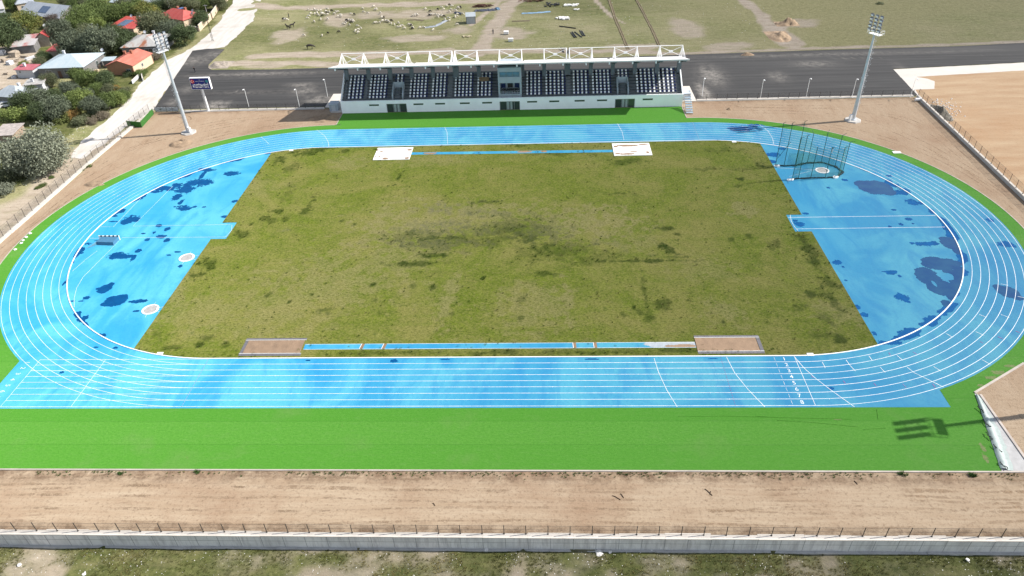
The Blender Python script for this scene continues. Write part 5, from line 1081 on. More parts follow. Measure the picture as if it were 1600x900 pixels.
for px, py, s, lab in ((1410, 738, .7, 'small green weed clump against the turf kerb under the mast shadow'), (1517, 740, .75, 'green weed clump against the turf kerb near the paved strip'), (190, 737, .6, 'olive weed clump below the turf kerb at left'), (310, 735, .6, 'olive weed clump under the turf kerb left of centre')):
    c = gp(px, py, 0); m = MB()
    for k in range(10): t_ = tuft(k); ox, oy = random.gauss(0, .3)*s, random.gauss(0, .14)*s; m.add([(v[0]*s*.55+ox, v[1]*s*.55+oy, v[2]*s*.55) for v in t_.v], t_.f)
    setp(m.build('weed_clump', M_WEED, None, loc=(c[0], c[1]-.25, -.03)), lab, 'weeds')
for px, py, s, lab in ((179, 220.5, .7, 'dark weed clump at the inner foot of the left wall, nearest the mast'), (170, 228, .8, 'grey green weed clump at the inner foot of the left wall'), (139, 260, .9, 'long low weed clump at the inner foot of the left wall'), (128, 266, .8, 'dark round weed clump at the inner foot of the left wall')):
    c = gp(px, py, 0); m = MB()
    for k in range(14): t_ = tuft(k); ox, oy = random.gauss(0, .35)*s, random.gauss(0, .5)*s; m.add([(v[0]*s*.7+ox, v[1]*s*.7+oy, v[2]*s*.5) for v in t_.v], t_.f)
    setp(m.build('weed_clump', M_WEED, None, loc=(c[0], c[1], -.03)), lab, 'weeds')
# clumps of taller weed in the infield, thickest along its edges and dark patches
_dk = pxm(DARK); _ii = in_infield
_x = RNG.uniform(-54.6, 54.5, 30000); _y = RNG.uniform(-36.2, 36.2, 30000)
_e = np.minimum(54.6-np.abs(_x), np.where(np.abs(_x) > S0, RI-.2-np.hypot(np.maximum(0, np.abs(_x)-S0), _y), RI-.2-np.abs(_y)))
_p = (.035+.5*_dk(_x, _y)+.55*np.exp(-np.maximum(0, _e)/.9)*fbm(_x, _y, .25, 3))*(.4+1.2*fbm(_x+9, _y, .12, 3))
_q = _ii(_x, _y) & (RNG.random(30000) < _p); _pts = list(zip(_x[_q], _y[_q])); _k = iter(_pts)
def f_wi():
    x, y = next(_k); return x, y, .02, random.uniform(.10, .34)
scatter('infield_weeds', len(_pts), f_wi, tuft, m_tuft('infield_weeds', D(58, 84, 26), D(100, 122, 50)))
M_FOLD = M_TURF; M_STAIN = plain('soiled_turf', D(122, 140, 84), .9, var=.3, scale=3)
fm = MB()
for pts in ([(1060, 651), (1130, 650), (1200, 652), (1330, 655)], [(1215, 657), (1270, 660), (1340, 667)], [(1350, 671), (1365, 670), (1384, 669)], [(1215, 652), (1180, 650)], [(1370, 640), (1372, 655)]):
    fm.path([tuple(gp(*p)[:2])+(.0,) for p in pts], .055, 6)
setp(fm.build('turf_folds', M_FOLD), kind='structure')
blob('turf_dirt', [(1548, 590, 10, 3), (1560, 582, 12, 3.5), (1532, 602, 6, 2), (1578, 572, 10, 2.5)], M_STAIN, z=.009, amp=2.2); blob('turf_dirt', [(1536, 700, 4, 10), (1540, 716, 5, 9)], M_STAIN, z=.009, amp=2.0); blob('turf_dirt', [(1310, 655, 8, 1.6)], M_STAIN, z=.009, amp=2.4)
# low spoil heaps on the dirt and rubble along the wall of the soil lot
M_SPOIL = plain('spoil_soil', D(188, 162, 134), .95, var=.2, scale=1.2, bump=.1); M_SPOILG = plain('grey_spoil', D(140, 134, 122), .95, var=.3, scale=1.0, bump=.1)
def heap(name, px, py, rx, ry, h, mat, label, seed, z0=-.03):
    c = gp(px, py, 0); xs_ = np.linspace(-rx, rx, 26); ys_ = np.linspace(-ry, ry, 26)
    o = gridmesh(name, xs_, ys_, lambda X, Y: np.maximum(0, 1-np.hypot(X/rx, Y/ry))**.8*h*1.5*np.clip(2.6*fbm(X+seed*9, Y+seed*5, .55, 4)-.6, 0, 2)-.02, mat); o.location = (c[0], c[1], z0); return setp(o, label, 'soil heap')
heap('soil_heap', 283, 224, 2.8, 2.4, .9, M_SPOIL, 'dug earth heap beside the shadow of the left floodlight mast', 1)
heap('soil_heap', 505, 185, 4.5, 2.6, .8, M_SPOIL, 'dark earth heap at the left end of the grandstand', 2)
heap('soil_heap', 1229, 37, 3.6, 2.6, 1.3, M_SPOIL, 'earth mound at the bend of the far right dirt track', 3)
heap('soil_heap', 1217, 57, 3.4, 5.5, .9, M_SPOIL, 'long low earth ridge beside the far right dirt track', 4)
heap('soil_heap', 150, 287, 2.6, 1.4, .5, M_SPOIL, 'low earth ridge beside the left bend of the green turf', 5)
heap('soil_heap', 345, 101, 3.2, 3.4, .8, plain('pale_rubble', D(206, 192, 176), .95, var=.25, scale=2.5, bump=.15), 'pale rubble heap at the tip of the dirt island by the asphalt', 6)
heap('soil_heap', 1470, 176, 1.6, 5.2, 1.0, M_SPOILG, 'grey rubble heap against the wall of the soil lot', 7)
heap('soil_heap', 1168, 86, 2.0, .8, .5, M_SPOIL, 'tiny dark earth heap on the far edge of the right asphalt', 8)
heap('soil_heap', 1139, 171, .7, .5, .4, M_SPOIL, 'tiny clod heap on the earth right of the judges stand', 9)
def f_r2():
    c = gp(1472+random.gauss(0, 14), 172+random.gauss(0, 9), 0)
    if c[0] < 98.5 or c[1] > 58: return None
    return c[0], c[1], .0, random.choice((.08, .12, .2))
scatter('rubble_stones', 260, f_r2, mini_rock, M_STONE)
def f_r3():
    c = gp(random.uniform(40, 135), 0, 0); t = random.random(); a, b = (38, 286), (135, 190); c = gp(a[0]+(b[0]-a[0])*t+random.gauss(0, 5), a[1]+(b[1]-a[1])*t+random.gauss(0, 5), 0); return c[0], c[1], -.08, random.choice((.05, .07, .1, .14))
scatter('roadside_stones', 110, f_r3, mini_rock, M_STONE)
def f_r4():
    c = gp(random.uniform(410, 1200), random.uniform(3, 78), 0); return c[0], c[1], zlow(c[0], c[1])-.02, random.choice((.06, .08, .1, .13))
scatter('field_stones', 500, f_r4, mini_rock, M_STONE)
for px, py, rz_, lab in ((1401, 238.5, .4, 'flat white cover on the earth outside the upper right bend'), (1434, 157.5, 0, 'white barrel lying at the right corner of the perimeter walls')):
    c = gp(px, py, 0); m = MB(); m.bb(-.8, .8, -.45, .45, -.03, .12) if px < 1420 else m.tube((-.7, 0, .35), (.7, 0, .35), .38, n=10); setp(m.build('white_cover' if px < 1420 else 'barrel', M_WHITE, None, loc=(c[0], c[1], 0)), lab, 'cover' if px < 1420 else 'barrel')
for px, py, L in ((196, 358, 7), (184, 372, 9), (50 , 362, 1)):
    pass
c = [(47, 365), (41, 371), (33, 380), (24, 390), (36, 376)]
for i, (px, py) in enumerate(c):
    q = gp(px, py, 0); setp(rock(.32, 50+i, .5).build('rubble', M_STONE, None, loc=(q[0], q[1], .05)), 'white rubble lump on the earth along the left bend of the turf', 'rubble', 'white rubble by the left bend')
# ------------------------------------------------------------------ the village: houses
def m_sheet_roof(name, a, b, rust=None, pitch=3.2):
    k = NT(name); o = k.obj(); x, y, z = k.sep(o); f = k.noise(1, 5, .65, k.map(o, (.9, .35, .4))); g = k.noise(4, 4, .7, o)
    c = k.mix(k.rng(f, .35, .65), a, b)
    if rust is not None: c = k.mix(k.rng(k.noise(1, 5, .6, k.map(o, (.30, .16, .2), loc=(3.1, 1.7, 0)), .5), .5, .62), c, rust)
    c = k.mix(k.rng(g, .6, .8, 0, .4), c, tuple(v*.55 for v in a))
    w_ = k.ma('SINE', k.ma('MULTIPLY', x, pitch*2*PI)); k.bump(w_, .05, .6); return k.done(c, .5, spec=.35)
RF_BLUE = m_sheet_roof('pale_blue_roof', D(212, 232, 240), D(228, 240, 246)); RF_RUST = m_sheet_roof('rusty_roof', D(206, 204, 200), D(226, 222, 216), D(186, 120, 84)); RF_ORNG = m_sheet_roof('orange_roof', D(228, 128, 106), D(240, 150, 128)); RF_RED = m_sheet_roof('red_tile_roof', D(214, 84, 76), D(232, 116, 104), None, 4); RF_PINK = m_sheet_roof('pink_roof', D(214, 110, 122), D(232, 140, 146)); RF_GREY = m_sheet_roof('grey_roof', D(186, 194, 204), D(210, 216, 224)); RF_PATCH = m_sheet_roof('patched_roof', D(236, 232, 230), D(220, 212, 210), D(216, 130, 124)); RF_HIP = m_sheet_roof('blue_grey_roof', D(196, 206, 214), D(222, 230, 236)); RF_DKRED = m_sheet_roof('dark_red_roof', D(190, 76, 74), D(214, 104, 98))
W_GREY = plain('grey_plaster', D(150, 148, 146), .9, var=.2, scale=.7); W_ORNG = plain('orange_plaster', D(216, 160, 126), .9, var=.08); W_CREAM = plain('cream_plaster', D(246, 222, 192), .9, var=.07); W_WHITE = plain('white_plaster', D(236, 238, 242), .9, var=.07); W_STONE = plain('beige_stone', D(206, 190, 170), .95, var=.25, scale=1.2); M_SOLAR = plain('solar_glass', D(96, 116, 146), .12, spec=.8); M_SOLARB = plain('solar_blue', D(52, 88, 170), .15, spec=.8); M_BRICK = plain('brick', D(196, 130, 106), .9, var=.2, scale=2)
def house(name, label, FL, FR, BR, h, roof, hr, mroof, mwall, wins=(), chim=(), dish=(), solar=None, over=.45, mside=None, cat='house', door=None):
    FL, FR, BR = (np.array(p[:2], float) for p in (FL, FR, BR)); u = FR-FL; W = np.linalg.norm(u); u /= W; v = np.array((-u[1], u[0])); Dp = max(1.5, abs((BR-FR) @ v)); c = FL+u*W/2+v*Dp/2; rz_ = math.atan2(u[1], u[0])
    e = empty(name, (c[0], c[1], 0), rz_, label, cat); a, b = W/2, Dp/2; i_ = over*.8; aw, bw = a-i_, b-i_
    m = MB()
    m.bb(-aw, aw, -bw, -bw+.25, -.4, h-.12); m.bb(-aw, aw, bw-.25, bw, -.4, h-.12); m.bb(-aw, -aw+.25, -bw+.25, bw-.25, -.4, h-.12, 1); m.bb(aw-.25, aw, -bw+.25, bw-.25, -.4, h-.12, 1)
    if roof == 'gable_y':        # ridge runs in depth, gable faces the front
        for yy in (-bw, bw-.25): m.add([(-aw, yy, h-.12), (aw, yy, h-.12), (0, yy, hr-.2), (-aw, yy+.25, h-.12), (aw, yy+.25, h-.12), (0, yy+.25, hr-.2)], [(0, 1, 2), (5, 4, 3), (0, 2, 5, 3), (1, 4, 5, 2)])
    if roof == 'gable_x':
        for xx in (-aw, aw-.25): m.add([(xx, -bw, h-.12), (xx, bw, h-.12), (xx, 0, hr-.2), (xx+.25, -bw, h-.12), (xx+.25, bw, h-.12), (xx+.25, 0, hr-.2)], [(2, 1, 0), (3, 4, 5), (0, 3, 5, 2), (1, 2, 5, 4)], 1)
    wl = m.build('wall', [mwall, mside or mwall], e)
    m = MB(); th = .10
    def slab(V, F):
        n = len(V); m.add(V+[(x, y, z-th) for x, y, z in V], F+[tuple(n+i for i in reversed(f)) for f in F])
        ed = {}
        for f in F:
            for p, q in zip(f, f[1:]+f[:1]): ed[(p, q)] = ed.get((p, q), 0)+1
        for (p, q) in list(ed):
            if (q, p) not in ed: m.add([V[p], V[q], (V[q][0], V[q][1], V[q][2]-th), (V[p][0], V[p][1], V[p][2]-th)], [(3, 2, 1, 0)])
    if roof == 'hip':
        r = max(.3, a-b*.95) if a > b else .3; slab([(-a, -b, h), (a, -b, h), (a, b, h), (-a, b, h), (-r, 0, hr), (r, 0, hr)], [(0, 1, 5, 4), (1, 2, 5), (2, 3, 4, 5), (3, 0, 4)])
    elif roof == 'gable_y': slab([(-a, -b, h), (0, -b, hr), (0, b, hr), (-a, b, h), (a, -b, h), (a, b, h)], [(0, 1, 2, 3), (1, 4, 5, 2)])
    elif roof == 'gable_x': slab([(-a, -b, h), (a, -b, h), (a, 0, hr), (-a, 0, hr), (a, b, h), (-a, b, h)], [(0, 1, 2, 3), (3, 2, 4, 5)])
    else: slab([(-a, -b, h), (a, -b, h), (a, b, hr), (-a, b, hr)], [(0, 1, 2, 3)])
    rf_ = m.build('roof', mroof, e)
    def zr(x, y):
        if roof == 'shed': return h+(hr-h)*(y+b)/(2*b)
        if roof == 'gable_y': return hr-(hr-h)*abs(x)/a
        if roof == 'gable_x': return hr-(hr-h)*abs(y)/b
        return h+(hr-h)*max(0, min((b-abs(y))/b, (a-abs(x))/b))
    for x, y in chim:
        m = MB(); z = zr(x*a, y*b); m.bb(x*a-.3, x*a+.3, y*b-.3, y*b+.3, z-.4, z+.85); m.bb(x*a-.38, x*a+.38, y*b-.38, y*b+.38, z+.85, z+.98); m.build('chimney', M_BRICK if len(chim) > 1 else W_WHITE, rf_)
    for x, y in dish:
        z = zr(x*a, y*b); m = MB(); m.tube((x*a, y*b, z-.2), (x*a, y*b, z+.7), .04, n=5)
        n = 12; C0 = Vector((x*a, y*b-.15, z+.85)); rot = Matrix.Rotation(R(55), 3, 'X'); V = [tuple(C0+rot @ Vector((0, 0, -.12)))]+[tuple(C0+rot @ Vector((.5*math.cos(2*PI*i/n), .5*math.sin(2*PI*i/n), 0))) for i in range(n)]
        m.add(V, [(0, 1+i, 1+(i+1) % n) for i in range(n)]+[(0, 1+(i+1) % n, 1+i) for i in range(n)][:0]); m.build('satellite_dish', W_WHITE, rf_)
    if solar:
        x0, x1, y0, y1, mt, tilt = solar; n = 3
        for i in range(n):
            xx0 = x0*a+(x1-x0)*a*i/n+.06; xx1 = x0*a+(x1-x0)*a*(i+1)/n-.06; m = MB(); P_ = [(xx0, y0*b), (xx1, y0*b), (xx1, y1*b), (xx0, y1*b)]; Z = [zr(p[0], p[1])+.12 for p in P_]; Z[2] += tilt; Z[3] += tilt
            m.add([(p[0], p[1], z) for p, z in zip(P_, Z)]+[(p[0], p[1], z-.08) for p, z in zip(P_, Z)], [(0, 1, 2, 3), (7, 6, 5, 4), (0, 4, 5, 1), (1, 5, 6, 2), (2, 6, 7, 3), (3, 7, 4, 0)]); m.build('solar_panel', mt, rf_)
    for side, t, ww, z0, z1 in wins:
        m = MB(); g_ = MB()
        if side == 'f':
            x = t*aw; m.bb(x-ww/2-.08, x+ww/2+.08, -bw-.06, -bw-.003, z0-.08, z1+.08); g_.bb(x-ww/2, x-.03, -bw-.075, -bw-.062, z0, z1); g_.bb(x+.03, x+ww/2, -bw-.075, -bw-.062, z0, z1)
        else:
            y = t*bw; m.bb(aw+.003, aw+.06, y-ww/2-.08, y+ww/2+.08, z0-.08, z1+.08); g_.bb(aw+.062, aw+.075, y-ww/2, y-.03, z0, z1); g_.bb(aw+.062, aw+.075, y+.03, y+ww/2, z0, z1)
        w_ = m.build('window', W_WHITE, e); g_.build('pane', M_GLASS, w_)
    if door is not None:
        m = MB(); x = door*aw; m.bb(x-.5, x+.5, -bw-.05, -bw-.003, -.05, 2.0); m.build('door', plain('house_door', D(120, 90, 76), .6), e)
    return e
G3 = lambda px, py, z=3.0: gp(px, py, z)
house('house', 'grey house under a large pale blue hipped metal roof', G3(55, 107.5), G3(130, 105), G3(158, 82), 3, 'hip', 5.0, RF_BLUE, W_GREY, [('f', -.55, 1.6, 1.0, 2.3), ('f', .25, 1.5, 1.0, 2.2), ('r', .2, 1.2, 1.0, 2.2)], [(-.35, .3)], [(.95, .95)], door=-.1)
house('house', 'orange house with a coral metal gable roof beside the gravel road', G3(163, 103, 2.8), G3(207, 103, 2.8), G3(232, 83, 2.8), 2.8, 'gable_y', 4.3, RF_ORNG, W_ORNG, [('f', .62, 1.3, .7, 1.7), ('r', -.1, .7, 1.0, 1.8)], [(.12, .25), (-.55, .45)], mside=W_CREAM)
house('house', 'grey walled house with a rusty streaked pale metal roof', G3(187, 75), G3(247, 72), G3(265, 52), 3, 'hip', 4.9, RF_RUST, W_GREY, [('f', .45, 2.2, .9, 2.2)], [(.25, .45)], [(-.35, .75)])
house('house', 'low house with red tiled roof carrying three grey solar panels among trees', G3(166, 43), G3(208, 45), G3(209, 30), 3, 'shed', 4.0, RF_RED, W_CREAM, [('f', .6, 1.4, .8, 2.0)], [], [(-.3, .7), (.35, .75)], (-.55, .1, -.65, .35, M_SOLAR, 0))
house('house', 'large red tiled house with a blue solar panel by the cream garden wall', G3(244, 26), G3(286, 33), G3(308, 21), 3.2, 'hip', 5.3, RF_RED, W_CREAM, [('f', .5, 1.8, .9, 2.1), ('r', .2, 1.6, .9, 2.1)], [(-.3, .35), (.3, .3)], [(.75, .4), (.9, .1)], (-.15, .08, .1, .55, M_SOLARB, .9))
house('house', 'small beige house with a dark red gabled roof left of the patched roof', G3(54, 60), G3(76, 58), G3(79, 48), 3.0, 'gable_y', 4.6, RF_DKRED, W_STONE, [], [], [(-.2, .8)])
house('house', 'low house with a white and red patched sheet roof', G3(15, 74, 2.5), G3(53, 70, 2.5), G3(51, 57, 2.5), 2.5, 'shed', 3.3, RF_PATCH, W_GREY, [], [])
house('shed', 'white walled shed with a pink metal roof left of the grey house', G3(20, 109, 2.5), G3(50, 109.5, 2.5), G3(54, 102, 2.5), 2.5, 'shed', 2.9, RF_PINK, W_WHITE, [('f', -.5, .5, 1.5, 2.0)], [(-.3, .2)], cat='shed')
house('house', 'low house with a blue grey hipped roof at the left edge of the photo', G3(-14, 150, 2.8), G3(27, 153, 2.8), G3(44, 137, 2.8), 2.8, 'hip', 4.7, RF_HIP, W_GREY, [], [(.1, .5)], [(-.8, -.5)])
house('shed', 'flat roofed grey annex behind the blue grey hipped roof', G3(34, 134, 2.6), G3(66, 131, 2.6), G3(66, 123, 2.6), 2.6, 'shed', 2.8, RF_RUST, W_WHITE, [], [(-.2, 0)], cat='shed')
house('house', 'big barn with a wide grey metal roof and grey solar panels at the top left', G3(28, 22), G3(92, 30), G3(104, 13), 3.2, 'gable_x', 6.2, RF_GREY, W_GREY, [('f', .5, 1.2, 1, 2)], [], [], (-.15, .25, -.25, -.75, M_SOLAR, 0))
house('house', 'white house with cream walls at the upper left corner behind the barn', G3(24, 8), G3(54, 3), G3(62, -6), 3.2, 'hip', 5.0, RF_GREY, W_CREAM, [('f', -.3, 1.4, 1, 2.2), ('f', .4, 1.4, 1, 2.2)], [])
house('house', 'house with a pale metal roof cut by the left edge near the top', G3(-30, 20), G3(8, 14), G3(6, 2), 3.2, 'gable_x', 4.8, RF_PATCH, W_WHITE, [('f', .5, 1.2, 1, 2)], [])
house('shed', 'tiny pale blue metal shed between the grey house and the orange house', G3(157, 95.5, 2.2), G3(176, 94.5, 2.2), G3(181, 89, 2.2), 2.2, 'shed', 2.4, RF_BLUE, W_GREY, cat='shed')
house('shed', 'low red roofed lean-to among trees behind the grey house', G3(71, 80, 2.2), G3(98, 80, 2.2), G3(99, 71, 2.2), 2.2, 'shed', 3.0, RF_DKRED, W_STONE, cat='shed')
house('house', 'pale roofed house half hidden by trees at the top of the village', G3(168, 4), G3(190, 6), G3(196, -4), 3.2, 'hip', 4.6, RF_BLUE, W_CREAM, [('f', .2, 1.3, 1, 2)], [])
house('house', 'white house half hidden by trees left of the large red roof', G3(212, 3), G3(238, 6), G3(246, -6), 3.2, 'hip', 4.6, RF_GREY, W_WHITE, [('f', .2, 1.3, 1, 2)], [])
house('shed', 'rough white stone hut at the left edge beside the grey willow', G3(-16, 213, 1.8), G3(19, 211, 1.8), G3(26, 195, 1.8), 1.8, 'shed', 2.2, plain('rough_white_stone', D(222, 210, 202), .95, var=.25, scale=1.4, bump=.12), plain('rough_stone_wall', D(200, 176, 154), .95, var=.25, scale=1.4, bump=.1), cat='hut')
def gwall(pts, h, t, mat, label):
    c = gp(*pts[0]); e = empty('garden_wall', (c[0], c[1], 0), 0, label, 'wall'); m = MB(); mc = MB()
    P_ = [gp(*p)[:2]-c[:2] for p in pts]
    for a, b in zip(P_[:-1], P_[1:]):
        L = np.linalg.norm(b-a); an = math.atan2(*(b-a)[::-1]); q = (a+b)/2; m.box((*q, h/2-.1), (L, t, h+.2), an); mc.box((*q, h+.03), (L, t+.12, .08), an)
    m.build('wall', mat, e); mc.build('coping', M_COPE, e)
gwall([(312, 49), (330.5, 30)], 2.0, .25, W_CREAM, 'cream garden wall by the large red tiled house, nearer stretch'); gwall([(332, 29), (344, 11), (356, 0)], 2.0, .25, W_CREAM, 'cream garden wall along the road, farther stretch at the top'); gwall([(296, 46), (312, 49)], 1.3, .3, W_STONE, 'low beige block wall in front of the large red tiled house')
gwall([(207, 131), (222, 117), (224, 127)], .9, .15, W_WHITE, 'low broken white wall among bushes below the orange house')
m = MB(); m.bb(-1.6, 1.6, -1.0, 1.0, -.05, 2.1); e = m.build('white_cabin', W_WHITE); q = gp(291, 41); e.location = q; setp(e, 'small white cabin against the red tiled house', 'cabin'); mm = MB(); mm.bb(-1.75, 1.75, -1.15, 1.15, 2.1, 2.25); mm.build('roof', M_ROOF, e); mm = MB(); mm.bb(.5, 1.1, -1.04, -1.003, .9, 1.6); mm.build('window', M_GLASS, e)
c = gp(321, 13); e = empty('canopy', (c[0], c[1], 0), .2, 'yellow arched canopy behind the cream garden wall', 'canopy'); m = MB(); n = 10
V = [(2.3*math.cos(PI*i/n), y, 2.0+1.0*math.sin(PI*i/n)) for i in range(n+1) for y in (-1.5, 1.5)]; m.add(V, [(2*i, 2*i+1, 2*i+3, 2*i+2) for i in range(n)]); m.add([(v[0]*.97, v[1], v[2]-.06) for v in V], [(2*i+2, 2*i+3, 2*i+1, 2*i) for i in range(n)]); m.build('cover', plain('yellow_cover', D(238, 190, 70), .6), e)
m = MB()
for x in (-2.25, 2.25):
    for y in (-1.4, 1.4): m.tube((x, y, 0), (x, y, 2.05), .05, n=5)
m.build('frame', M_STEEL, e)
# utility poles
for px, py, h, lat, lab in ((332.5, 64, 7.0, True, 'dark lattice power pole at the edge of the gravel road'), (158, 79, 8.5, False, 'thin wooden power pole behind the pale blue roof'), (186, 76, 5.0, False, 'short leaning pale pole left of the rusty roof'), (326, 30, 5, False, 'pole with a white lamp among bushes by the cream wall')):
    c = gp(px, py); e = empty('power_pole', (c[0], c[1], 0), 0, lab, 'pole'); m = MB()
    if lat:
        for s in (-.28, .28): m.tube((s, 0, -.1), (s*.35, 0, h), .05, n=5)
        for i in range(9): z = i*h/9; m.tube((-.28+.02*i, 0, z), (.26-.02*i, 0, z+h/9), .03, n=4); m.tube((.28-.02*i, 0, z), (-.26+.02*i, 0, z+h/9), .03, n=4)
    else: m.tube((0, 0, -.1), (0.3 if px == 186 else 0, 0, h), .10, .07, 7)
    m.build('pole', M_FENCE if lat else M_CONC, e); m = MB(); m.box((0, 0, h-.3), (1.5, .09, .09)); m.build('cross_arm', M_FENCE if px != 326 else W_WHITE, e)
# yard rubble: sacks and blocks
for i, (px, py, sx, sy, sz) in enumerate([(2, 86, 2.4, 1.6, 1.4), (8, 96, 1.5, 1.4, 1.0), (24, 88, 2.2, 2.4, 1.6), (16, 100, 1.8, 1.6, 1.0), (26, 96, 1.6, 1.2, .9), (38, 90, 2.6, .5, .7), (48, 92, .5, 3.0, .7), (54, 98, 1.0, .8, .9), (10, 116, 1.2, .9, .6), (22, 122, 1.1, .9, .7), (143, 110, 1.6, 1.1, .8), (148, 104, 1.4, 1.6, .9), (152, 112, 1.2, .9, .7), (139, 118, 1.0, .9, .5), (155, 106, 1.2, .8, 1.0)]):
    c = gp(px, py); yard = px < 100; m = MB(); bm = bmesh.new(); bmesh.ops.create_cube(bm, size=1); bmesh.ops.subdivide_edges(bm, edges=bm.edges[:], cuts=2, use_grid_fill=True)
    rr = random.Random(i)
    for v in bm.verts: v.co += Vector((rr.uniform(-.09, .09), rr.uniform(-.09, .09), rr.uniform(-.09, .09)))
    m.add([(v.co.x*sx, v.co.y*sy, (v.co.z+.5)*sz) for v in bm.verts], [tuple(q.index for q in f.verts) for f in bm.faces]); bm.free()
    o = m.build('stone_block', (W_STONE if i % 3 else W_WHITE) if yard else W_CREAM, None, loc=(c[0], c[1], -.05)); o.rotation_euler = (0, 0, rr.uniform(-.6, .6)); setp(o, 'pale stone block or filled sack in the yard left of the pink roofed shed' if yard else 'pale block in the heap at the right end of the grey house', 'block', 'pale blocks in the yard' if yard else 'blocks beside the grey house')
# white car half under the trees
c = gp(13, 166); cr_ = empty('parked_car', (c[0], c[1], -.03), R(35), 'white car half hidden under the trees at the left edge', 'car')
def prof(pts, w0, mat, name, par):
    m = MB(); n = len(pts); m.add([(x, -w0, z) for x, z in pts]+[(x, w0, z) for x, z in pts], [tuple(range(n-1, -1, -1)), tuple(range(n, 2*n))]+[(i, (i+1) % n, n+(i+1) % n, n+i) for i in range(n)]); return m.build(name, mat, par)
b_ = prof([(-2.1, .3), (2.1, .3), (2.15, .65), (1.9, .85), (1.0, .95), (.4, 1.42), (-1.2, 1.45), (-1.8, 1.0), (-2.1, .95)], .82, M_WHITE, 'body', cr_); prof([(.95, .98), (.42, 1.36), (-1.15, 1.38), (-1.65, 1.0)], .84, M_GLASS, 'window', cr_)
for x in (-1.3, 1.35):
    for y in (-.8, .8): m = MB(); m.tube((x, y-.1, .32), (x, y+.1, .32), .32, n=14); m.build('wheel', M_DARK, cr_)

# ------------------------------------------------------------------ trees and bushes
def m_leaf(name, a, b, c2=None):
    k = NT(name); f = k.noise(.9, 4, .6); g = k.noise(.22, 3, .6); r = k.rand(); at = k.attr('tone')
    c = k.mix(at, a, b); c = k.mix(k.rng(f, .4, .7, 0, .5), c, tuple(x*1.35 for x in b)); c = k.mix(k.ma('MULTIPLY', r, .35), c, tuple(x*.7 for x in a))
    if c2 is not None: c = k.mix(k.rng(g, .5, .62, 0, .8), c, c2)
    t = k.n('ShaderNodeBsdfTranslucent'); k.l(c, t.inputs[0]); mx = k.n('ShaderNodeMixShader'); mx.inputs[0].default_value = .22; k.done(c, .75, spec=.15); k.l(k.b.outputs[0], mx.inputs[1]); k.l(t.outputs[0], mx.inputs[2]); k.l(mx.outputs[0], k.out.inputs[0]); return k.m
LEAF = {'dark': m_leaf('dark_leaves', (0.062, 0.084, 0.041), (0.104, 0.137, 0.062)), 'grey': m_leaf('grey_willow_leaves', (0.179, 0.196, 0.140), (0.280, 0.297, 0.218)), 'mid': m_leaf('green_leaves', (0.080, 0.112, 0.037), (0.148, 0.192, 0.062)), 'light': m_leaf('light_green_leaves', (0.137, 0.179, 0.049), (0.222, 0.271, 0.087)), 'olive': m_leaf('olive_leaves', (0.104, 0.118, 0.062), (0.172, 0.185, 0.104)), 'autumn': m_leaf('autumn_leaves', (0.123, 0.148, 0.049), (0.197, 0.222, 0.074), (0.371, 0.209, 0.074)), 'purple': m_leaf('purple_leaves', (0.104, 0.087, 0.076), (0.161, 0.130, 0.112)), 'yellow': m_leaf('yellow_leaves', (0.112, 0.140, 0.039), (0.190, 0.213, 0.067), (0.269, 0.235, 0.067)), 'brown': m_leaf('dry_brush', (0.172, 0.142, 0.104), (0.259, 0.222, 0.161)), 'slate': m_leaf('grey_green_leaves', (0.093, 0.113, 0.076), (0.155, 0.179, 0.118))}
M_BARK = plain('bark', (.10, .08, .06), .95, var=.2, scale=2)
def crown_mesh(seed, n=11000, lobes=12, leaf=.185, W=5.0, H=6.5, low=False):
    """many small leaf-cluster faces spread through uneven lobes, canonical crown ~10 m wide"""
    r = np.random.default_rng(seed); L = []
    for i in range(lobes):
        a = 2*PI*i/lobes+r.uniform(-.5, .5); d = r.uniform(.25, .68)*W; s = r.uniform(.32, .52)*W
        L.append((d*math.cos(a), d*math.sin(a), H*(r.uniform(.30, .75) if not low else r.uniform(.2, .5)), s, s*r.uniform(.6, .95)))
    L.append((0, 0, H*.72 if not low else H*.5, W*.5, H*.30))
    for i in range(6): a = r.uniform(0, 6.3); d = r.uniform(.5, .95)*W; L.append((d*math.cos(a), d*math.sin(a), H*r.uniform(.25, .6), W*r.uniform(.14, .24), W*r.uniform(.14, .22)))
    wt = np.array([l[3]**2 for l in L]); wt /= wt.sum(); V = []; F = []; T = []
    for i in range(n):
        l = L[r.choice(len(L), p=wt)]; d = r.normal(size=3); d /= np.linalg.norm(d); rad = r.uniform(.55, 1.08) if r.random() < .8 else r.uniform(.1, .6)
        p = np.array((l[0]+d[0]*rad*l[3], l[1]+d[1]*rad*l[3], l[2]+d[2]*rad*l[4])); q = .65*vn(np.array([p[0]]), np.array([p[1]+p[2]*1.3]), .9)[0]
        if q > .43 and r.random() < .6: continue
        if p[2] < .25: p[2] = abs(p[2])*.4+.15
        nn = d*.8+r.normal(size=3)*.75; nn /= np.linalg.norm(nn); u = np.cross(nn, r.normal(size=3)); u /= np.linalg.norm(u); v = np.cross(nn, u); s = leaf*r.uniform(.55, 1.35); b = len(V)
        V += [tuple(p+u*s), tuple(p+v*s*.62+u*.15*s), tuple(p-u*s*.9), tuple(p-v*s*.62)]; F.append((b, b+1, b+2, b+3)); T += [float(r.uniform(0, 1))]*4
    me = bpy.data.meshes.new('crown'); me.from_pydata(V, [], F); me.attributes.new('tone', 'FLOAT', 'POINT').data.foreach_set('value', T); me.update(); return me
CM = [crown_mesh(s) for s in (1, 2, 3, 4)]; BM = [crown_mesh(20+s, 5000, 9, .22, 5.0, 4.2, True) for s in (1, 2, 3)]; BIGM = crown_mesh(77, 24000, 18, .15, 5.0, 5.6)
KINDM = {}
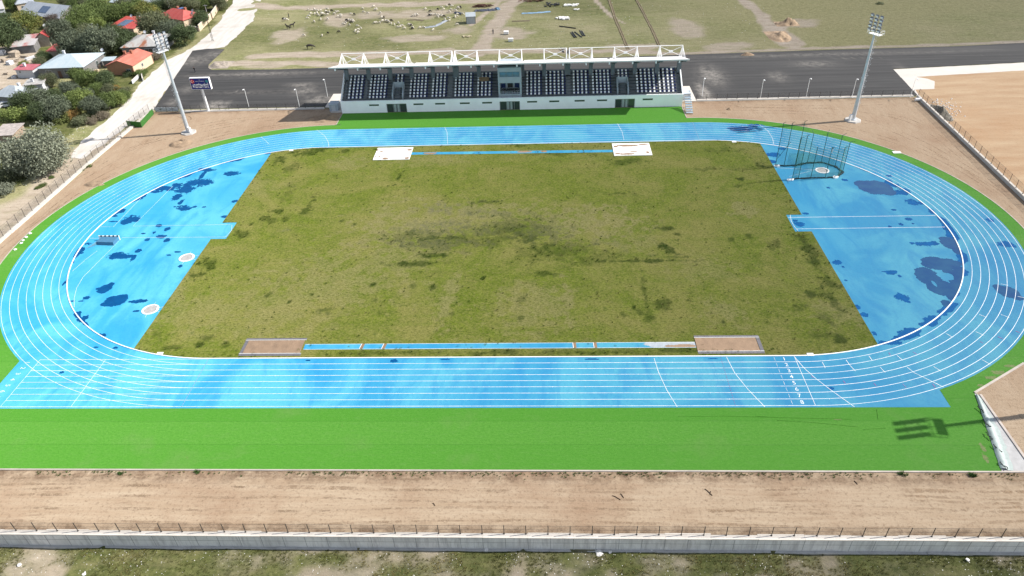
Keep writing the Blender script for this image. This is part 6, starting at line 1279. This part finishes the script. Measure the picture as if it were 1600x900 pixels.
def kmesh(kind, i, bush=False, big=False):
    key = (kind, i, bush, big)
    if key not in KINDM:
        me = (BIGM if big else (BM[i % 3] if bush else CM[i % 4])).copy(); me.materials.append(LEAF[kind]); KINDM[key] = me
    return KINDM[key]
def trunk_mesh(seed):
    r = random.Random(seed); m = MB(); m.tube((0, 0, -.3), (.1, .05, 1.6), .30, .22, 8); m.tube((.1, .05, 1.6), (.0, .1, 3.6), .22, .12, 7)
    for i in range(6): a = i*1.05+r.uniform(-.3, .3); z = r.uniform(1.1, 2.6); m.tube((.08, .05, z), (2.3*math.cos(a), 2.3*math.sin(a), z+r.uniform(1, 2)), .11, .04, 5); m.tube((1.5*math.cos(a), 1.5*math.sin(a), z+1.0), (2.9*math.cos(a+.4), 2.9*math.sin(a+.4), z+2.2), .05, .02, 4)
    me = bpy.data.meshes.new('trunk'); me.from_pydata(m.v, [], m.f); me.materials.append(M_BARK); return me
TM = [trunk_mesh(s) for s in range(3)]
cnt = [0]
def tree(px, py, wpx, kind, label, hh=1.0, bush=False, big=False, group=None):
    """px,py = crown centre in the survey photo, wpx = crown width there"""
    i = cnt[0]; cnt[0] += 1; H0 = (4.2 if bush else 6.5); g_ = gp(px, py, 2.0 if bush else 4.0); dist = np.linalg.norm(g_-_C); wm = wpx*dist/FPX; s = wm/(9.6 if not big else 10.6); sz = s*hh*(1.15 if not bush else 1.0); zc = H0*.55*sz; g_ = gp(px, py, zc)
    e = empty('bush' if bush else 'tree', (g_[0], g_[1], -.05), random.uniform(0, 6.3), label, 'bush' if bush else 'tree', group); e.scale = (s, s, sz)
    o = bpy.data.objects.new('crown' if not bush else 'foliage', kmesh(kind, i, bush, big)); COL.objects.link(o); o.parent = e
    o = bpy.data.objects.new('trunk' if not bush else 'stem', TM[i % 3]); COL.objects.link(o); o.parent = e
    if bush: o.scale = (.6, .6, .55)
    return e
GV = 'trees of the village'
TL = [(38, 158, 36, 'dark', 'dark green tree right of the blue grey hipped roof'), (62, 152, 34, 'slate', 'dark tree below the grey house, left of its window'), (60, 173, 34, 'dark', 'dark round tree in the garden strip behind the light green foreground bush'), (86, 166, 40, 'slate', 'largest grey green tree in the middle of the garden strip'), (105, 140, 30, 'slate', 'grey green tree under the right end of the grey house'), (124, 152, 36, 'light', 'bright light green tree in the middle of the garden strip'), (146, 163, 36, 'slate', 'grey green tree right of the bright light green one'), (166, 156, 32, 'mid', 'green tree near the road end of the garden strip'), (184, 153, 26, 'light', 'light green tree at the road end of the garden strip'), (138, 120, 32, 'mid', 'green tree below the stacked blocks of the grey house'), (164, 122, 30, 'dark', 'dark tree in front of the orange house gable'), (120, 116, 26, 'mid', 'small green tree against the grey house window'), (78, 124, 24, 'olive', 'small olive tree at the left foot of the grey house'), (116, 66, 46, 'slate', 'tall grey green tree behind the pale blue roof, left one'), (150, 62, 52, 'slate', 'tall grey green tree behind the pale blue roof, middle one'), (182, 60, 40, 'dark', 'dark tree left of the rusty roof'), (96, 46, 36, 'slate', 'tree right of the dark red gabled roof'), (82, 31, 22, 'purple', 'purple leaved tree in front of the big barn'), (68, 88, 22, 'dark', 'dark tree left of the pale blue roof corner'), (62, 96, 18, 'olive', 'small olive tree at the left corner of the pale blue roof'), (10, 52, 46, 'dark', 'dark tree at the left edge above the patched roof'), (38, 34, 38, 'yellow', 'yellow green tree left of the dark red gabled roof'), (14, 32, 30, 'dark', 'dark tree at the left edge below the top left roofs'), (126, 28, 44, 'mid', 'green tree right of the big barn'), (146, 36, 30, 'light', 'light green tree left of the solar panelled red roof'), (150, 14, 40, 'mid', 'green tree near the top, right of the barn'), (106, 1, 30, 'olive', 'olive tree behind the big barn ridge'), (125, 3, 34, 'mid', 'green tree at the top edge behind the barn'), (176, 22, 36, 'mid', 'green tree above the solar panelled red roof'), (205, 18, 36, 'mid', 'green tree above the solar panelled red roof, right one'), (228, 16, 38, 'yellow', 'yellow green tree left of the large red tiled house'), (195, 8, 30, 'olive', 'olive tree at the top between hidden houses'), (252, 8, 26, 'dark', 'dark tree behind the blue solar panel'), (276, 6, 30, 'olive', 'olive tree behind the large red tiled ridge'), (300, 7, 28, 'olive', 'olive tree behind the right end of the large red roof'), (340, 2, 26, 'olive', 'olive tree at the top edge by the cream wall'), (236, 38, 46, 'olive', 'broad olive tree between the two red roofs'), (261, 46, 36, 'slate', 'grey green tree below the large red tiled house'), (285, 52, 38, 'dark', 'dark round tree below the beige block wall'), (312, 27, 26, 'dark', 'dark tree inside the cream garden wall'), (108, 92 - 14, 26, 'olive', 'olive tree peeking over the pale blue roof ridge'), (220, 30, 22, 'slate', 'grey green tree covering the right end of the solar panelled roof'), (200, 58, 28, 'dark', 'dark tree behind the rusty roof'), (320, 4, 24, 'mid', 'green tree above the yellow canopy'), (20, 4, 24, 'mid', 'green tree between the two top left roofs'), (108, 160, 32, 'mid', 'green tree left of the bright light green one'), (44, 144, 26, 'dark', 'dark tree against the wall of the grey annex'), (135, 148, 26, 'slate', 'grey green tree behind the bright light green one'), (150, 140, 26, 'mid', 'green tree in the garden strip below the orange house'), (78, 150, 30, 'dark', 'dark tree under the middle of the grey house wall'), (168, 140, 24, 'olive', 'olive tree below the corner of the orange house'), (192, 148, 20, 'mid', 'green tree at the last corner of the garden strip by the gravel road'), (166, 66, 34, 'slate', 'grey green tree behind the pale blue roof, right one'), (134, 52, 36, 'olive', 'olive tree between the tall grey green trees and the light one'), (112, 40, 34, 'mid', 'green tree right of the purple leaved tree'), (176, 46, 26, 'dark', 'dark tree under the solar panelled roof'), (165, 28, 28, 'olive', 'olive tree left above the solar panelled roof'), (246, 34, 28, 'dark', 'dark tree at the left end of the large red roof'), (24, 44, 30, 'slate', 'grey green tree above the patched roof'), (140, 8, 30, 'olive', 'olive tree at the top right of the barn'), (214, 8, 26, 'mid', 'green tree at the top between the yellow green tree and hidden house')]
for q in TL: tree(*q, group=GV)
tree(46, 231, 96, 'grey', 'big spreading grey willow beside the gravel road at left', .92, big=True)
GB = 'bushes along the village gardens'
BLs = [(24, 172, 44, 'light', 'light green bush at the left end of the garden strip'), (52, 178, 24, 'mid', 'green bush under the dark garden trees'), (105, 178, 34, 'autumn', 'bush with orange leaves at the lower edge of the garden strip'), (124, 186, 28, 'olive', 'olive bush nearest the gravel road below the garden strip'), (178, 134, 18, 'autumn', 'orange tinted bush below the orange house'), (200, 113, 18, 'dark', 'dark bush at the right corner of the orange house'), (218, 112, 22, 'mid', 'green bush between the orange house and the road'), (213, 107, 10, 'yellow', 'small orange bush at the foot of the cream house side'), (240, 86, 24, 'brown', 'brown dry brush right of the orange house'), (252, 76, 18, 'brown', 'brown dry brush right of the rusty roof'), (160, 178, 24, 'brown', 'dry brown brush at the road edge of the garden strip'), (142, 187, 20, 'brown', 'dry brown brush lower on the road edge'), (192, 140, 20, 'olive', 'olive bush at the road end of the garden strip'), (12, 268, 44, 'olive', 'olive bush below the big grey willow'), (4, 292, 34, 'grey', 'grey bush at the left edge below the willow'), (34, 260, 30, 'dark', 'dark undergrowth beneath the big grey willow'), (36, 97, 14, 'yellow', 'golden bush above the pink roof'), (298, 33, 14, 'mid', 'green bush beside the small white cabin'), (3, 142, 14, 'purple', 'brownish bush over the left hipped roof'), (268, 62, 14, 'brown', 'dry brush on the verge below the dark round tree'), (66, 288, 12, 'mid', 'small green bush on the verge near the left fence'), (80, 276, 9, 'mid', 'tiny green bush on the verge, nearer the gravel end'), (58, 292, 9, 'mid', 'tiny green bush on the verge, lowest of the three'), (330, 20, 12, 'dark', 'dark bush at the gap of the cream walls'), (345, 8, 12, 'olive', 'olive bush at the far end of the cream wall')]
for q in BLs: tree(*q, bush=True, group=GB, hh=.8 if q[2] < 13 else 1.0)
for px, py, w_, lab in ((1165 + 210, 4, 12, 'dark low bush on the far field at the top right'),):
    tree(px, py, w_, 'olive', lab, bush=True, hh=.5)

# ------------------------------------------------------------------ animals and people
M_WOOL = plain('white_wool', (.56, .51, .43), .95, var=.1, scale=6); M_WOOLB = plain('black_wool', (.035, .03, .028), .9, var=.2, scale=6); M_HIDE = plain('dark_hide', (.04, .034, .03), .8, var=.2, scale=4)
def quad(name, mat, L=1.0, H=.75, body=.26, neck=.5, head=.13, graze=True, tail=.3, sub=1):
    h = H; bz = h-body*.35; v = [(0, 0, bz), (L*.42, 0, bz+.02), (-L*.42, 0, bz)]; r = [body, body*.9, body*.92]; e = [(0, 1), (0, 2)]
    hz = (bz-neck*.75) if graze else bz+neck*.8; v += [(L*.42+neck*.45, 0, (bz+hz)/2+.08), (L*.42+neck*.75, 0, hz+.02), (L*.42+neck*.75+head*1.9, 0, hz-head*.8)]; r += [body*.55, head, head*.6]; e += [(1, 3), (3, 4), (4, 5)]
    for sx, sy in ((.36, 1), (.36, -1), (-.38, 1), (-.38, -1)):
        b = len(v); fr = sx > 0; k_ = -.02 if fr else -.10; v += [(L*sx, sy*body*.55, bz-body*.6), (L*sx+(0 if fr else .07*L), sy*body*.5, h*.42), (L*sx+k_*L*.6, sy*body*.5, h*.22), (L*sx, sy*body*.5, .02)]; r += [body*.38, body*.20, body*.15, body*.14]; e += [(1 if fr else 2, b), (b, b+1), (b+1, b+2), (b+2, b+3)]
    b = len(v); v += [(-L*.52, 0, bz-.02), (-L*.58, 0, bz-tail)]; r += [.05, .03]; e += [(2, b), (b, b+1)]
    for sy in (1, -1): b = len(v); v += [(L*.42+neck*.72, sy*head*1.7, hz+head*.9)]; r += [head*.3]; e += [(4, b)]
    return skin(name, v, e, r, mat, sub)
sheep0 = quad('sheep', M_WOOL); sheep1 = quad('sheep', M_WOOLB)
S3 = lambda L: [(400+x/8, y/8) for x, y in L]; S4 = lambda L: [(580+x/8, y/8) for x, y in L]
FL_ = [('white sheep in the tight cluster on dark ground at the upper left of the flock', 'sheep of the upper left cluster', 0, S3([(655, 120), (687, 130), (730, 120), (745, 133), (768, 130), (805, 135), (888, 118), (690, 178), (735, 178), (765, 165), (775, 185), (790, 200), (820, 170), (832, 180), (862, 185), (898, 185), (920, 160), (878, 148), (985, 178), (995, 150), (1022, 150)])),
       ('white sheep straggling just below the upper left cluster of the flock', 'stragglers below the upper left cluster', 0, S3([(655, 208), (640, 235), (812, 243), (900, 245), (732, 280), (1025, 208), (1055, 195), (1068, 212)])),
       ('white sheep in the small group left of the flock centre', 'sheep of the left centre group', 0, S3([(1185, 180), (1090, 308), (1128, 298), (1157, 255), (1172, 264), (1200, 260), (1212, 275), (1172, 318)])),
       ('white sheep in the lowest small group of the flock', 'sheep of the lowest group', 0, S3([(1265, 330), (1308, 355), (1248, 388), (1283, 378), (1275, 412)])),
       ('lone white sheep lying low in the grass left of the flock', 'lone sheep on the left', 0, S3([(828, 450), (595, 445)])),
       ('white sheep scattered near the upper dirt track above the flock centre', 'sheep near the upper track', 0, S3([(1338, 115), (1343, 155), (1395, 170), (1475, 85), (1490, 128), (1512, 120), (1560, 170)])),
       ('white sheep in the tight knot at the centre of the flock', 'sheep of the centre knot', 0, S4([(132, 222), (145, 268), (180, 268), (196, 270), (212, 272), (228, 280), (48, 292), (68, 288), (108, 290)])),
       ('white sheep in the loose file leading from the centre knot to the pale tarp strip', 'sheep of the loose file', 0, S4([(253, 303), (290, 310), (345, 298), (335, 345), (380, 330), (365, 342), (420, 362), (478, 315), (492, 318), (515, 350), (612, 352), (650, 348), (778, 375)])),
       ('white sheep in the row above the long brown strip of bare ground', 'sheep of the row above the strip', 0, S4([(520, 200), (545, 192), (562, 190), (582, 195)])),
       ('white sheep in the dense line left of the metal hut', 'sheep of the dense line', 0, S4([(740, 188), (755, 188), (768, 185), (803, 190), (830, 215), (850, 200), (865, 205), (880, 200), (845, 190)])),
       ('white sheep spread along the upper track left of the metal hut', 'sheep along the upper track by the hut', 0, S4([(680, 118), (875, 95), (910, 118), (950, 80), (1005, 80), (1085, 95), (1092, 108), (975, 148), (1003, 125), (1045, 135)])),
       ('white sheep close to the left side of the metal hut', 'sheep beside the hut', 0, S4([(1075, 180), (1050, 215), (1060, 208), (1140, 178), (1068, 310)])),
       ('white sheep at the upper end of the pale tarp strip', 'sheep at the tarp end', 0, S4([(918, 245), (965, 235), (980, 262)])),
       ('black sheep among the white ones in the left half of the flock', 'black sheep in the left half', 1, S3([(945, 138), (1228, 185), (885, 162), (832, 203), (1133, 262), (1195, 285)])),
       ('black sheep apart from the flock in the open grass', 'black sheep apart', 1, S3([(903, 418), (1040, 402), (345, 245)])),
       ('black sheep among the white ones in the right half of the flock', 'black sheep in the right half', 1, S4([(160, 222), (250, 265), (500, 322), (512, 365), (835, 120), (740, 148), (975, 62), (908, 210), (728, 192), (1115, 95)]))]
fst = [True, True]
for lab, grp, kd, L in FL_:
    for px, py in L:
        q = gp(px, py+.6); src = (sheep0, sheep1)[kd]
        if fst[kd]: o = src; fst[kd] = False
        else: o = src.copy(); COL.objects.link(o)
        o.location = (q[0], q[1], zlow(q[0], q[1])); o.rotation_euler = (0, 0, random.choice((random.gauss(3.0, .7), random.gauss(0, .7)))); s = random.uniform(.78, .98); o.scale = (s, s, s); o['label'] = lab; o['category'] = 'sheep'; o['group'] = grp
q = gp(484.5, 76.5); o = quad('cow', M_HIDE, 2.0, 1.35, .40, .75, .20, True, .7); o.location = (q[0], q[1], -.05); o.rotation_euler = (0, 0, .25); setp(o, 'dark cow grazing near the lower dirt track', 'cow')
for px, py, an, lab in ((451, 45.5, 2.6, 'dark donkey nearer the road of the two grazing left of the flock'), (456.5, 43, .6, 'dark donkey behind the other, left of the flock')):
    q = gp(px, py); o = quad('donkey', M_HIDE, 1.6, 1.15, .28, .65, .15, False, .5); o.location = (q[0], q[1], -.05); o.rotation_euler = (0, 0, an); setp(o, lab, 'donkey')
q = gp(446, 33); o = clone(sheep0, (q[0], q[1], -.05), .3, (1.3, 1.3, 1.3), 'white sheep standing with the black one nearest the shepherd', 'sheep near the shepherd')
def person(px, py, rz_, top, legs, label, stride=.16):
    q = gp(px, py); e = empty('person', (q[0], q[1], -.02 if py > 80 else zlow(q[0], q[1])), rz_, label, 'person')
    v = [(0, 0, .98), (0, 0, 1.2), (0, 0, 1.42), (0, 0, 1.52), (.02, 0, 1.64), (.03, 0, 1.74)]; r = [(.16, .12), (.15, .11), (.17, .11), .06, .10, .075]; ed = [(0, 1), (1, 2), (2, 3), (3, 4), (4, 5)]
    for s in (1, -1):
        b = len(v); v += [(s*.5*stride, s*.10, .52), (-.02+s*.9*stride, s*.10, .09), (.16+s*.9*stride, s*.11, .04)]; r += [.085, .055, .045]; ed += [(0, b), (b, b+1), (b+1, b+2)]
        b = len(v); v += [(0, s*.21, 1.40), (-s*.08, s*.25, 1.14), (.06-s*.12, s*.24, .90), (.10-s*.12, s*.23, .82)]; r += [.06, .05, .04, .035]; ed += [(2, b), (b, b+1), (b+1, b+2), (b+2, b+3)]
    body = skin('body', v, ed, r, plain('skin_tone', (.45, .28, .2), .7), 1, e); me = body.data; me.materials.append(top); me.materials.append(legs)
    for p in me.polygons: z = p.center.z; p.material_index = 2 if z < .98 else (1 if z < 1.5 and not (z < .90) else 0)
    m = MB(); n = 10; m.add([(.0+.115*math.cos(2*PI*i/n)*c_, .115*math.sin(2*PI*i/n)*c_, 1.70+dz) for c_, dz in ((1, -.03), (.92, .05), (.55, .11)) for i in range(n)]+[(0, 0, 1.83)], [(a*n+i, a*n+(i+1) % n, (a+1)*n+(i+1) % n, (a+1)*n+i) for a in (0, 1) for i in range(n)]+[(2*n+i, 2*n+(i+1) % n, 3*n) for i in range(n)]); m.build('hair', M_DARK, e, smooth=True); return e
CBLK = plain('black_cloth', (.02, .02, .022), .9); CDK = plain('dark_trousers', (.03, .03, .04), .9); CGR = plain('grey_cloth', (.10, .10, .11), .9)
person(305, 113, -2.3, CBLK, CDK, 'person in dark clothes walking across the asphalt behind the sign'); person(451.5, 27.5, 0, CBLK, CDK, 'shepherd in dark clothes standing at the left of the flock', .05); person(770.5, 53, 1.8, CBLK, CDK, 'person in black walking along the diagonal dirt track')

# ------------------------------------------------------------------ hut and scrap on the field
q = gp(736, 37); ht = empty('metal_hut', (q[0], q[1], -.05), R(6), 'pale blue grey sheet metal hut with a lean-to roof right of the flock', 'hut'); MH = m_sheet_roof('hut_sheet', D(196, 206, 212), D(216, 222, 226))
m = MB(); m.add([(-1.5, 0, 0), (1.5, 0, 0), (1.5, 3.2, 0), (-1.5, 3.2, 0), (-1.5, 0, 2.3), (1.5, 0, 2.3), (1.5, 3.2, 2.75), (-1.5, 3.2, 2.75)], [(0, 1, 5, 4), (1, 2, 6, 5), (2, 3, 7, 6), (3, 0, 4, 7), (0, 3, 2, 1)]); m.build('wall', MH, ht)
m = MB(); m.add([(-1.7, -.2, 2.3), (1.7, -.2, 2.3), (1.7, 3.4, 2.82), (-1.7, 3.4, 2.82), (-1.7, -.2, 2.4), (1.7, -.2, 2.4), (1.7, 3.4, 2.92), (-1.7, 3.4, 2.92)], [(3, 2, 1, 0), (4, 5, 6, 7), (0, 1, 5, 4), (1, 2, 6, 5), (2, 3, 7, 6), (3, 0, 4, 7)]); m.build('roof', MH, ht)
m = MB()
for x in (-1.52, 1.52): m.bb(x-.05, x+.05, -.06, .05, 0, 2.3)
m.build('corner_trim', M_DARK, ht)
def pile(name, px, py, n, dims, spread, mat, label, cat, an=0, jit=.3, zs=.05):
    q = gp(px, py); m = MB()
    for i in range(n):
        x, y = random.uniform(-1, 1)*spread[0], random.uniform(-1, 1)*spread[1]; z = zs+random.uniform(0, 1)*spread[2]; m.box((x, y, z), [d*random.uniform(.6, 1.2) for d in dims], an+random.uniform(-jit, jit))
    o = m.build(name, mat, None, loc=(q[0], q[1], -.05)); return setp(o, label, cat)
M_RUST = plain('rust', D(128, 92, 80), .9, var=.3, scale=2); M_TARP = plain('dark_tarp', D(86, 92, 106), .7, var=.2, scale=2); M_TARPB = plain('blue_tarp', D(150, 186, 216), .7, var=.25, scale=2); M_TARPG = plain('grey_tarp', D(168, 176, 186), .7, var=.25, scale=2); M_RUB = plain('plaster_rubble', (.72, .71, .69), .9, var=.12)
pile('scrap_stack', 755, 10.5, 26, (2.2, .25, .2), (3.2, .7, .9), M_RUST, 'long low stack of rusty scrap behind the metal hut', 'scrap'); pile('scrap_stack', 830, 2, 30, (1.8, .3, .25), (4.5, 1.2, 1.0), M_RUST, 'rusty scrap stack at the top edge right of the diagonal track', 'scrap', 0, .8)
pile('scrap_heap', 862, 8.5, 24, (1.0, .5, .25), (2.6, 1.6, .8), M_DARK, 'dark scrap heap at the top edge right of the rusty stack', 'scrap', 0, 1.5); pile('rubble_heap', 892, 8.5, 26, (.9, .6, .3), (2.4, .9, .4), M_RUB, 'white rubble heap near the top edge, upper one', 'rubble', 0, 1.5); pile('rubble_heap', 879, 29, 34, (.9, .6, .3), (2.0, 1.1, .35), M_RUB, 'white rubble heap on the grass above the black pipes', 'rubble', .3, 1.5); pile('rubble_heap', 901, 15, 9, (.7, .5, .2), (.9, .5, .2), M_RUB, 'small white rubble patch right of the upper rubble heap', 'rubble', 0, 1.5); pile('rubble_heap', 730, 57.5, 14, (.8, .5, .2), (1.3, .7, .2), plain('cream_rubble', D(214, 200, 168), .95, var=.2), 'cream rubble heap between the hut and the diagonal track', 'rubble', 0, 1.5)
def strip_thing(name, pts, w_, h, mat, label, cat):
    P_ = [gp(*p) for p in pts]; c = P_[0]; m = MB(); n = 14; V = []
    for i in range(n+1):
        t = i/n*(len(P_)-1); k = min(int(t), len(P_)-2); q = P_[k]+(P_[k+1]-P_[k])*(t-k)-c; d = (P_[k+1]-P_[k]); d = d/np.linalg.norm(d); nr = np.array((-d[1], d[0])); ww = w_*(.6+.8*fbm(i*.9, 2, 1, 2))
        for j in range(4): a = (j/3-.5)*ww; V.append((q[0]+nr[0]*a, q[1]+nr[1]*a, .02+(h*(.5+fbm(i*1.3, j*2, 1, 2)) if j in (1, 2) else 0)))
    m.add(V, [(i*4+j, (i+1)*4+j, (i+1)*4+j+1, i*4+j+1) for i in range(n) for j in range(3)]); m.add([(v[0], v[1], v[2]-.02) for v in V], [(i*4+j+1, (i+1)*4+j+1, (i+1)*4+j, i*4+j) for i in range(n) for j in range(3)])
    o = m.build(name, mat, None, loc=(c[0], c[1], -.05)); return setp(o, label, cat)
strip_thing('tarp', [(663, 43.5), (680, 41), (697, 32)], 1.3, .25, M_TARPG, 'pale grey crumpled tarp strip among the sheep left of the hut', 'tarp'); strip_thing('tarp', [(742, 17), (760, 16), (774, 15)], 2.2, .4, M_TARP, 'dark tarp bundle right of the metal hut', 'tarp'); strip_thing('tarp', [(711, 20), (722, 22)], 1.6, .4, M_TARP, 'dark tarp bundle left of the metal hut', 'tarp'); strip_thing('tarp', [(815, 21), (838, 20), (860, 18)], 1.2, .2, M_TARPB, 'pale blue tarp strip right of the diagonal track', 'tarp'); strip_thing('tarp', [(774, 15), (779, 13.5)], 2.0, .5, M_TARPB, 'pale blue tarp bundle beside the diagonal track', 'tarp'); strip_thing('rotten_mat', [(636, 31), (650, 30.5), (662, 32)], 1.4, .12, plain('brown_mat', D(128, 116, 96), .95, var=.2), 'long brown strip lying in the grass amid the flock', 'mat'); strip_thing('rotten_mat', [(800, 33), (815, 32.5), (828, 32)], 1.0, .12, plain('brown_mat', D(128, 116, 96), .95), 'dark brown strip in the grass right of the diagonal track', 'mat')
MPIPE = plain('black_pipe', (.02, .02, .022), .4)
for a, b, lab in (((892, 51), (898, 59), 'black pipe, leftmost of the lying bundle on the field'), ((894, 50), (901, 58.8), 'black pipe, second from the left in the lying bundle'), ((898, 50), (909, 58.5), 'black pipe slanting across the middle of the bundle'), ((906, 47.5), (911, 56.5), 'black pipe, left one of the right pair'), ((909, 48.5), (914, 56.5), 'black pipe, right one of the right pair'), ((874, 41.2), (900, 44.5), 'single long black pipe lying above the bundle')):
    p0, p1 = gp(*a), gp(*b); m = MB(); d = p1-p0; m.tube((0, 0, .14), (d[0], d[1], .14), .16, n=8); setp(m.build('pipe', MPIPE, None, loc=(p0[0], p0[1], -.05)), lab, 'pipe')
for px, py, lab in ((791, 53, 'small white box on the field right of the diagonal track, upper one'), (798, 64.5, 'small white box on the field right of the diagonal track, lower one')):
    q = gp(px, py); m = MB(); m.bb(-.75, .75, -.5, .5, .12, .85); m.bb(-.8, .8, -.55, .55, .85, .93); e = m.build('white_box', M_WHITE, None, loc=(q[0], q[1], -.05)); setp(e, lab, 'box'); mm = MB()
    for x in (-.6, .6): mm.bb(x-.1, x+.1, -.4, .4, 0, .118)
    mm.build('foot', M_DARK, e)
m = MB(); q = gp(884, 80)
for i in range(5): m.tube((random.uniform(-1, 1), random.uniform(-2.5, 0), .1), (random.uniform(-1.5, 1.5), random.uniform(0, 2.5), .5), .12, n=6)
setp(m.build('pipe_offcuts', MPIPE, None, loc=(q[0], q[1], -.05)), 'black pipe offcuts behind the middle of the grandstand roof', 'pipe')
# ploughed ditches with spoil ridges
M_DITCH = plain('ditch_soil', D(132, 120, 94), .95, var=.3, scale=1.5, bump=.1)
for pts in ([(950, -4), (957, 16), (960, 27), (968, 45), (974, 60), (981, 77)], [(992, -4), (1002, 14), (1010, 30), (1018, 45), (1024, 58), (1030, 72)]):
    m = MB(); P_ = [gp(*p) for p in pts]; V = []; N_ = 160
    for i in range(N_+1):
        t = i/N_*(len(P_)-1); k = min(int(t), len(P_)-2); q = P_[k]+(P_[k+1]-P_[k])*(t-k); z = zlow(q[0], q[1])
        for dx, dz in ((-.55, -.03), (-.28, .16), (.03, .0), (.2, .02), (.4, .10), (.65, -.03)): V.append((q[0]+dx*(.7+.6*fbm(q[0], q[1], .4, 2)), q[1], z+dz*(.3+1.4*fbm(q[0]+dx*3, q[1], .5, 3))))
    m.add(V, [(i*6+j+1, (i+1)*6+j+1, (i+1)*6+j, i*6+j) for i in range(N_) for j in range(5)]); o = m.build('ditch', M_DITCH); o['kind'] = 'structure'
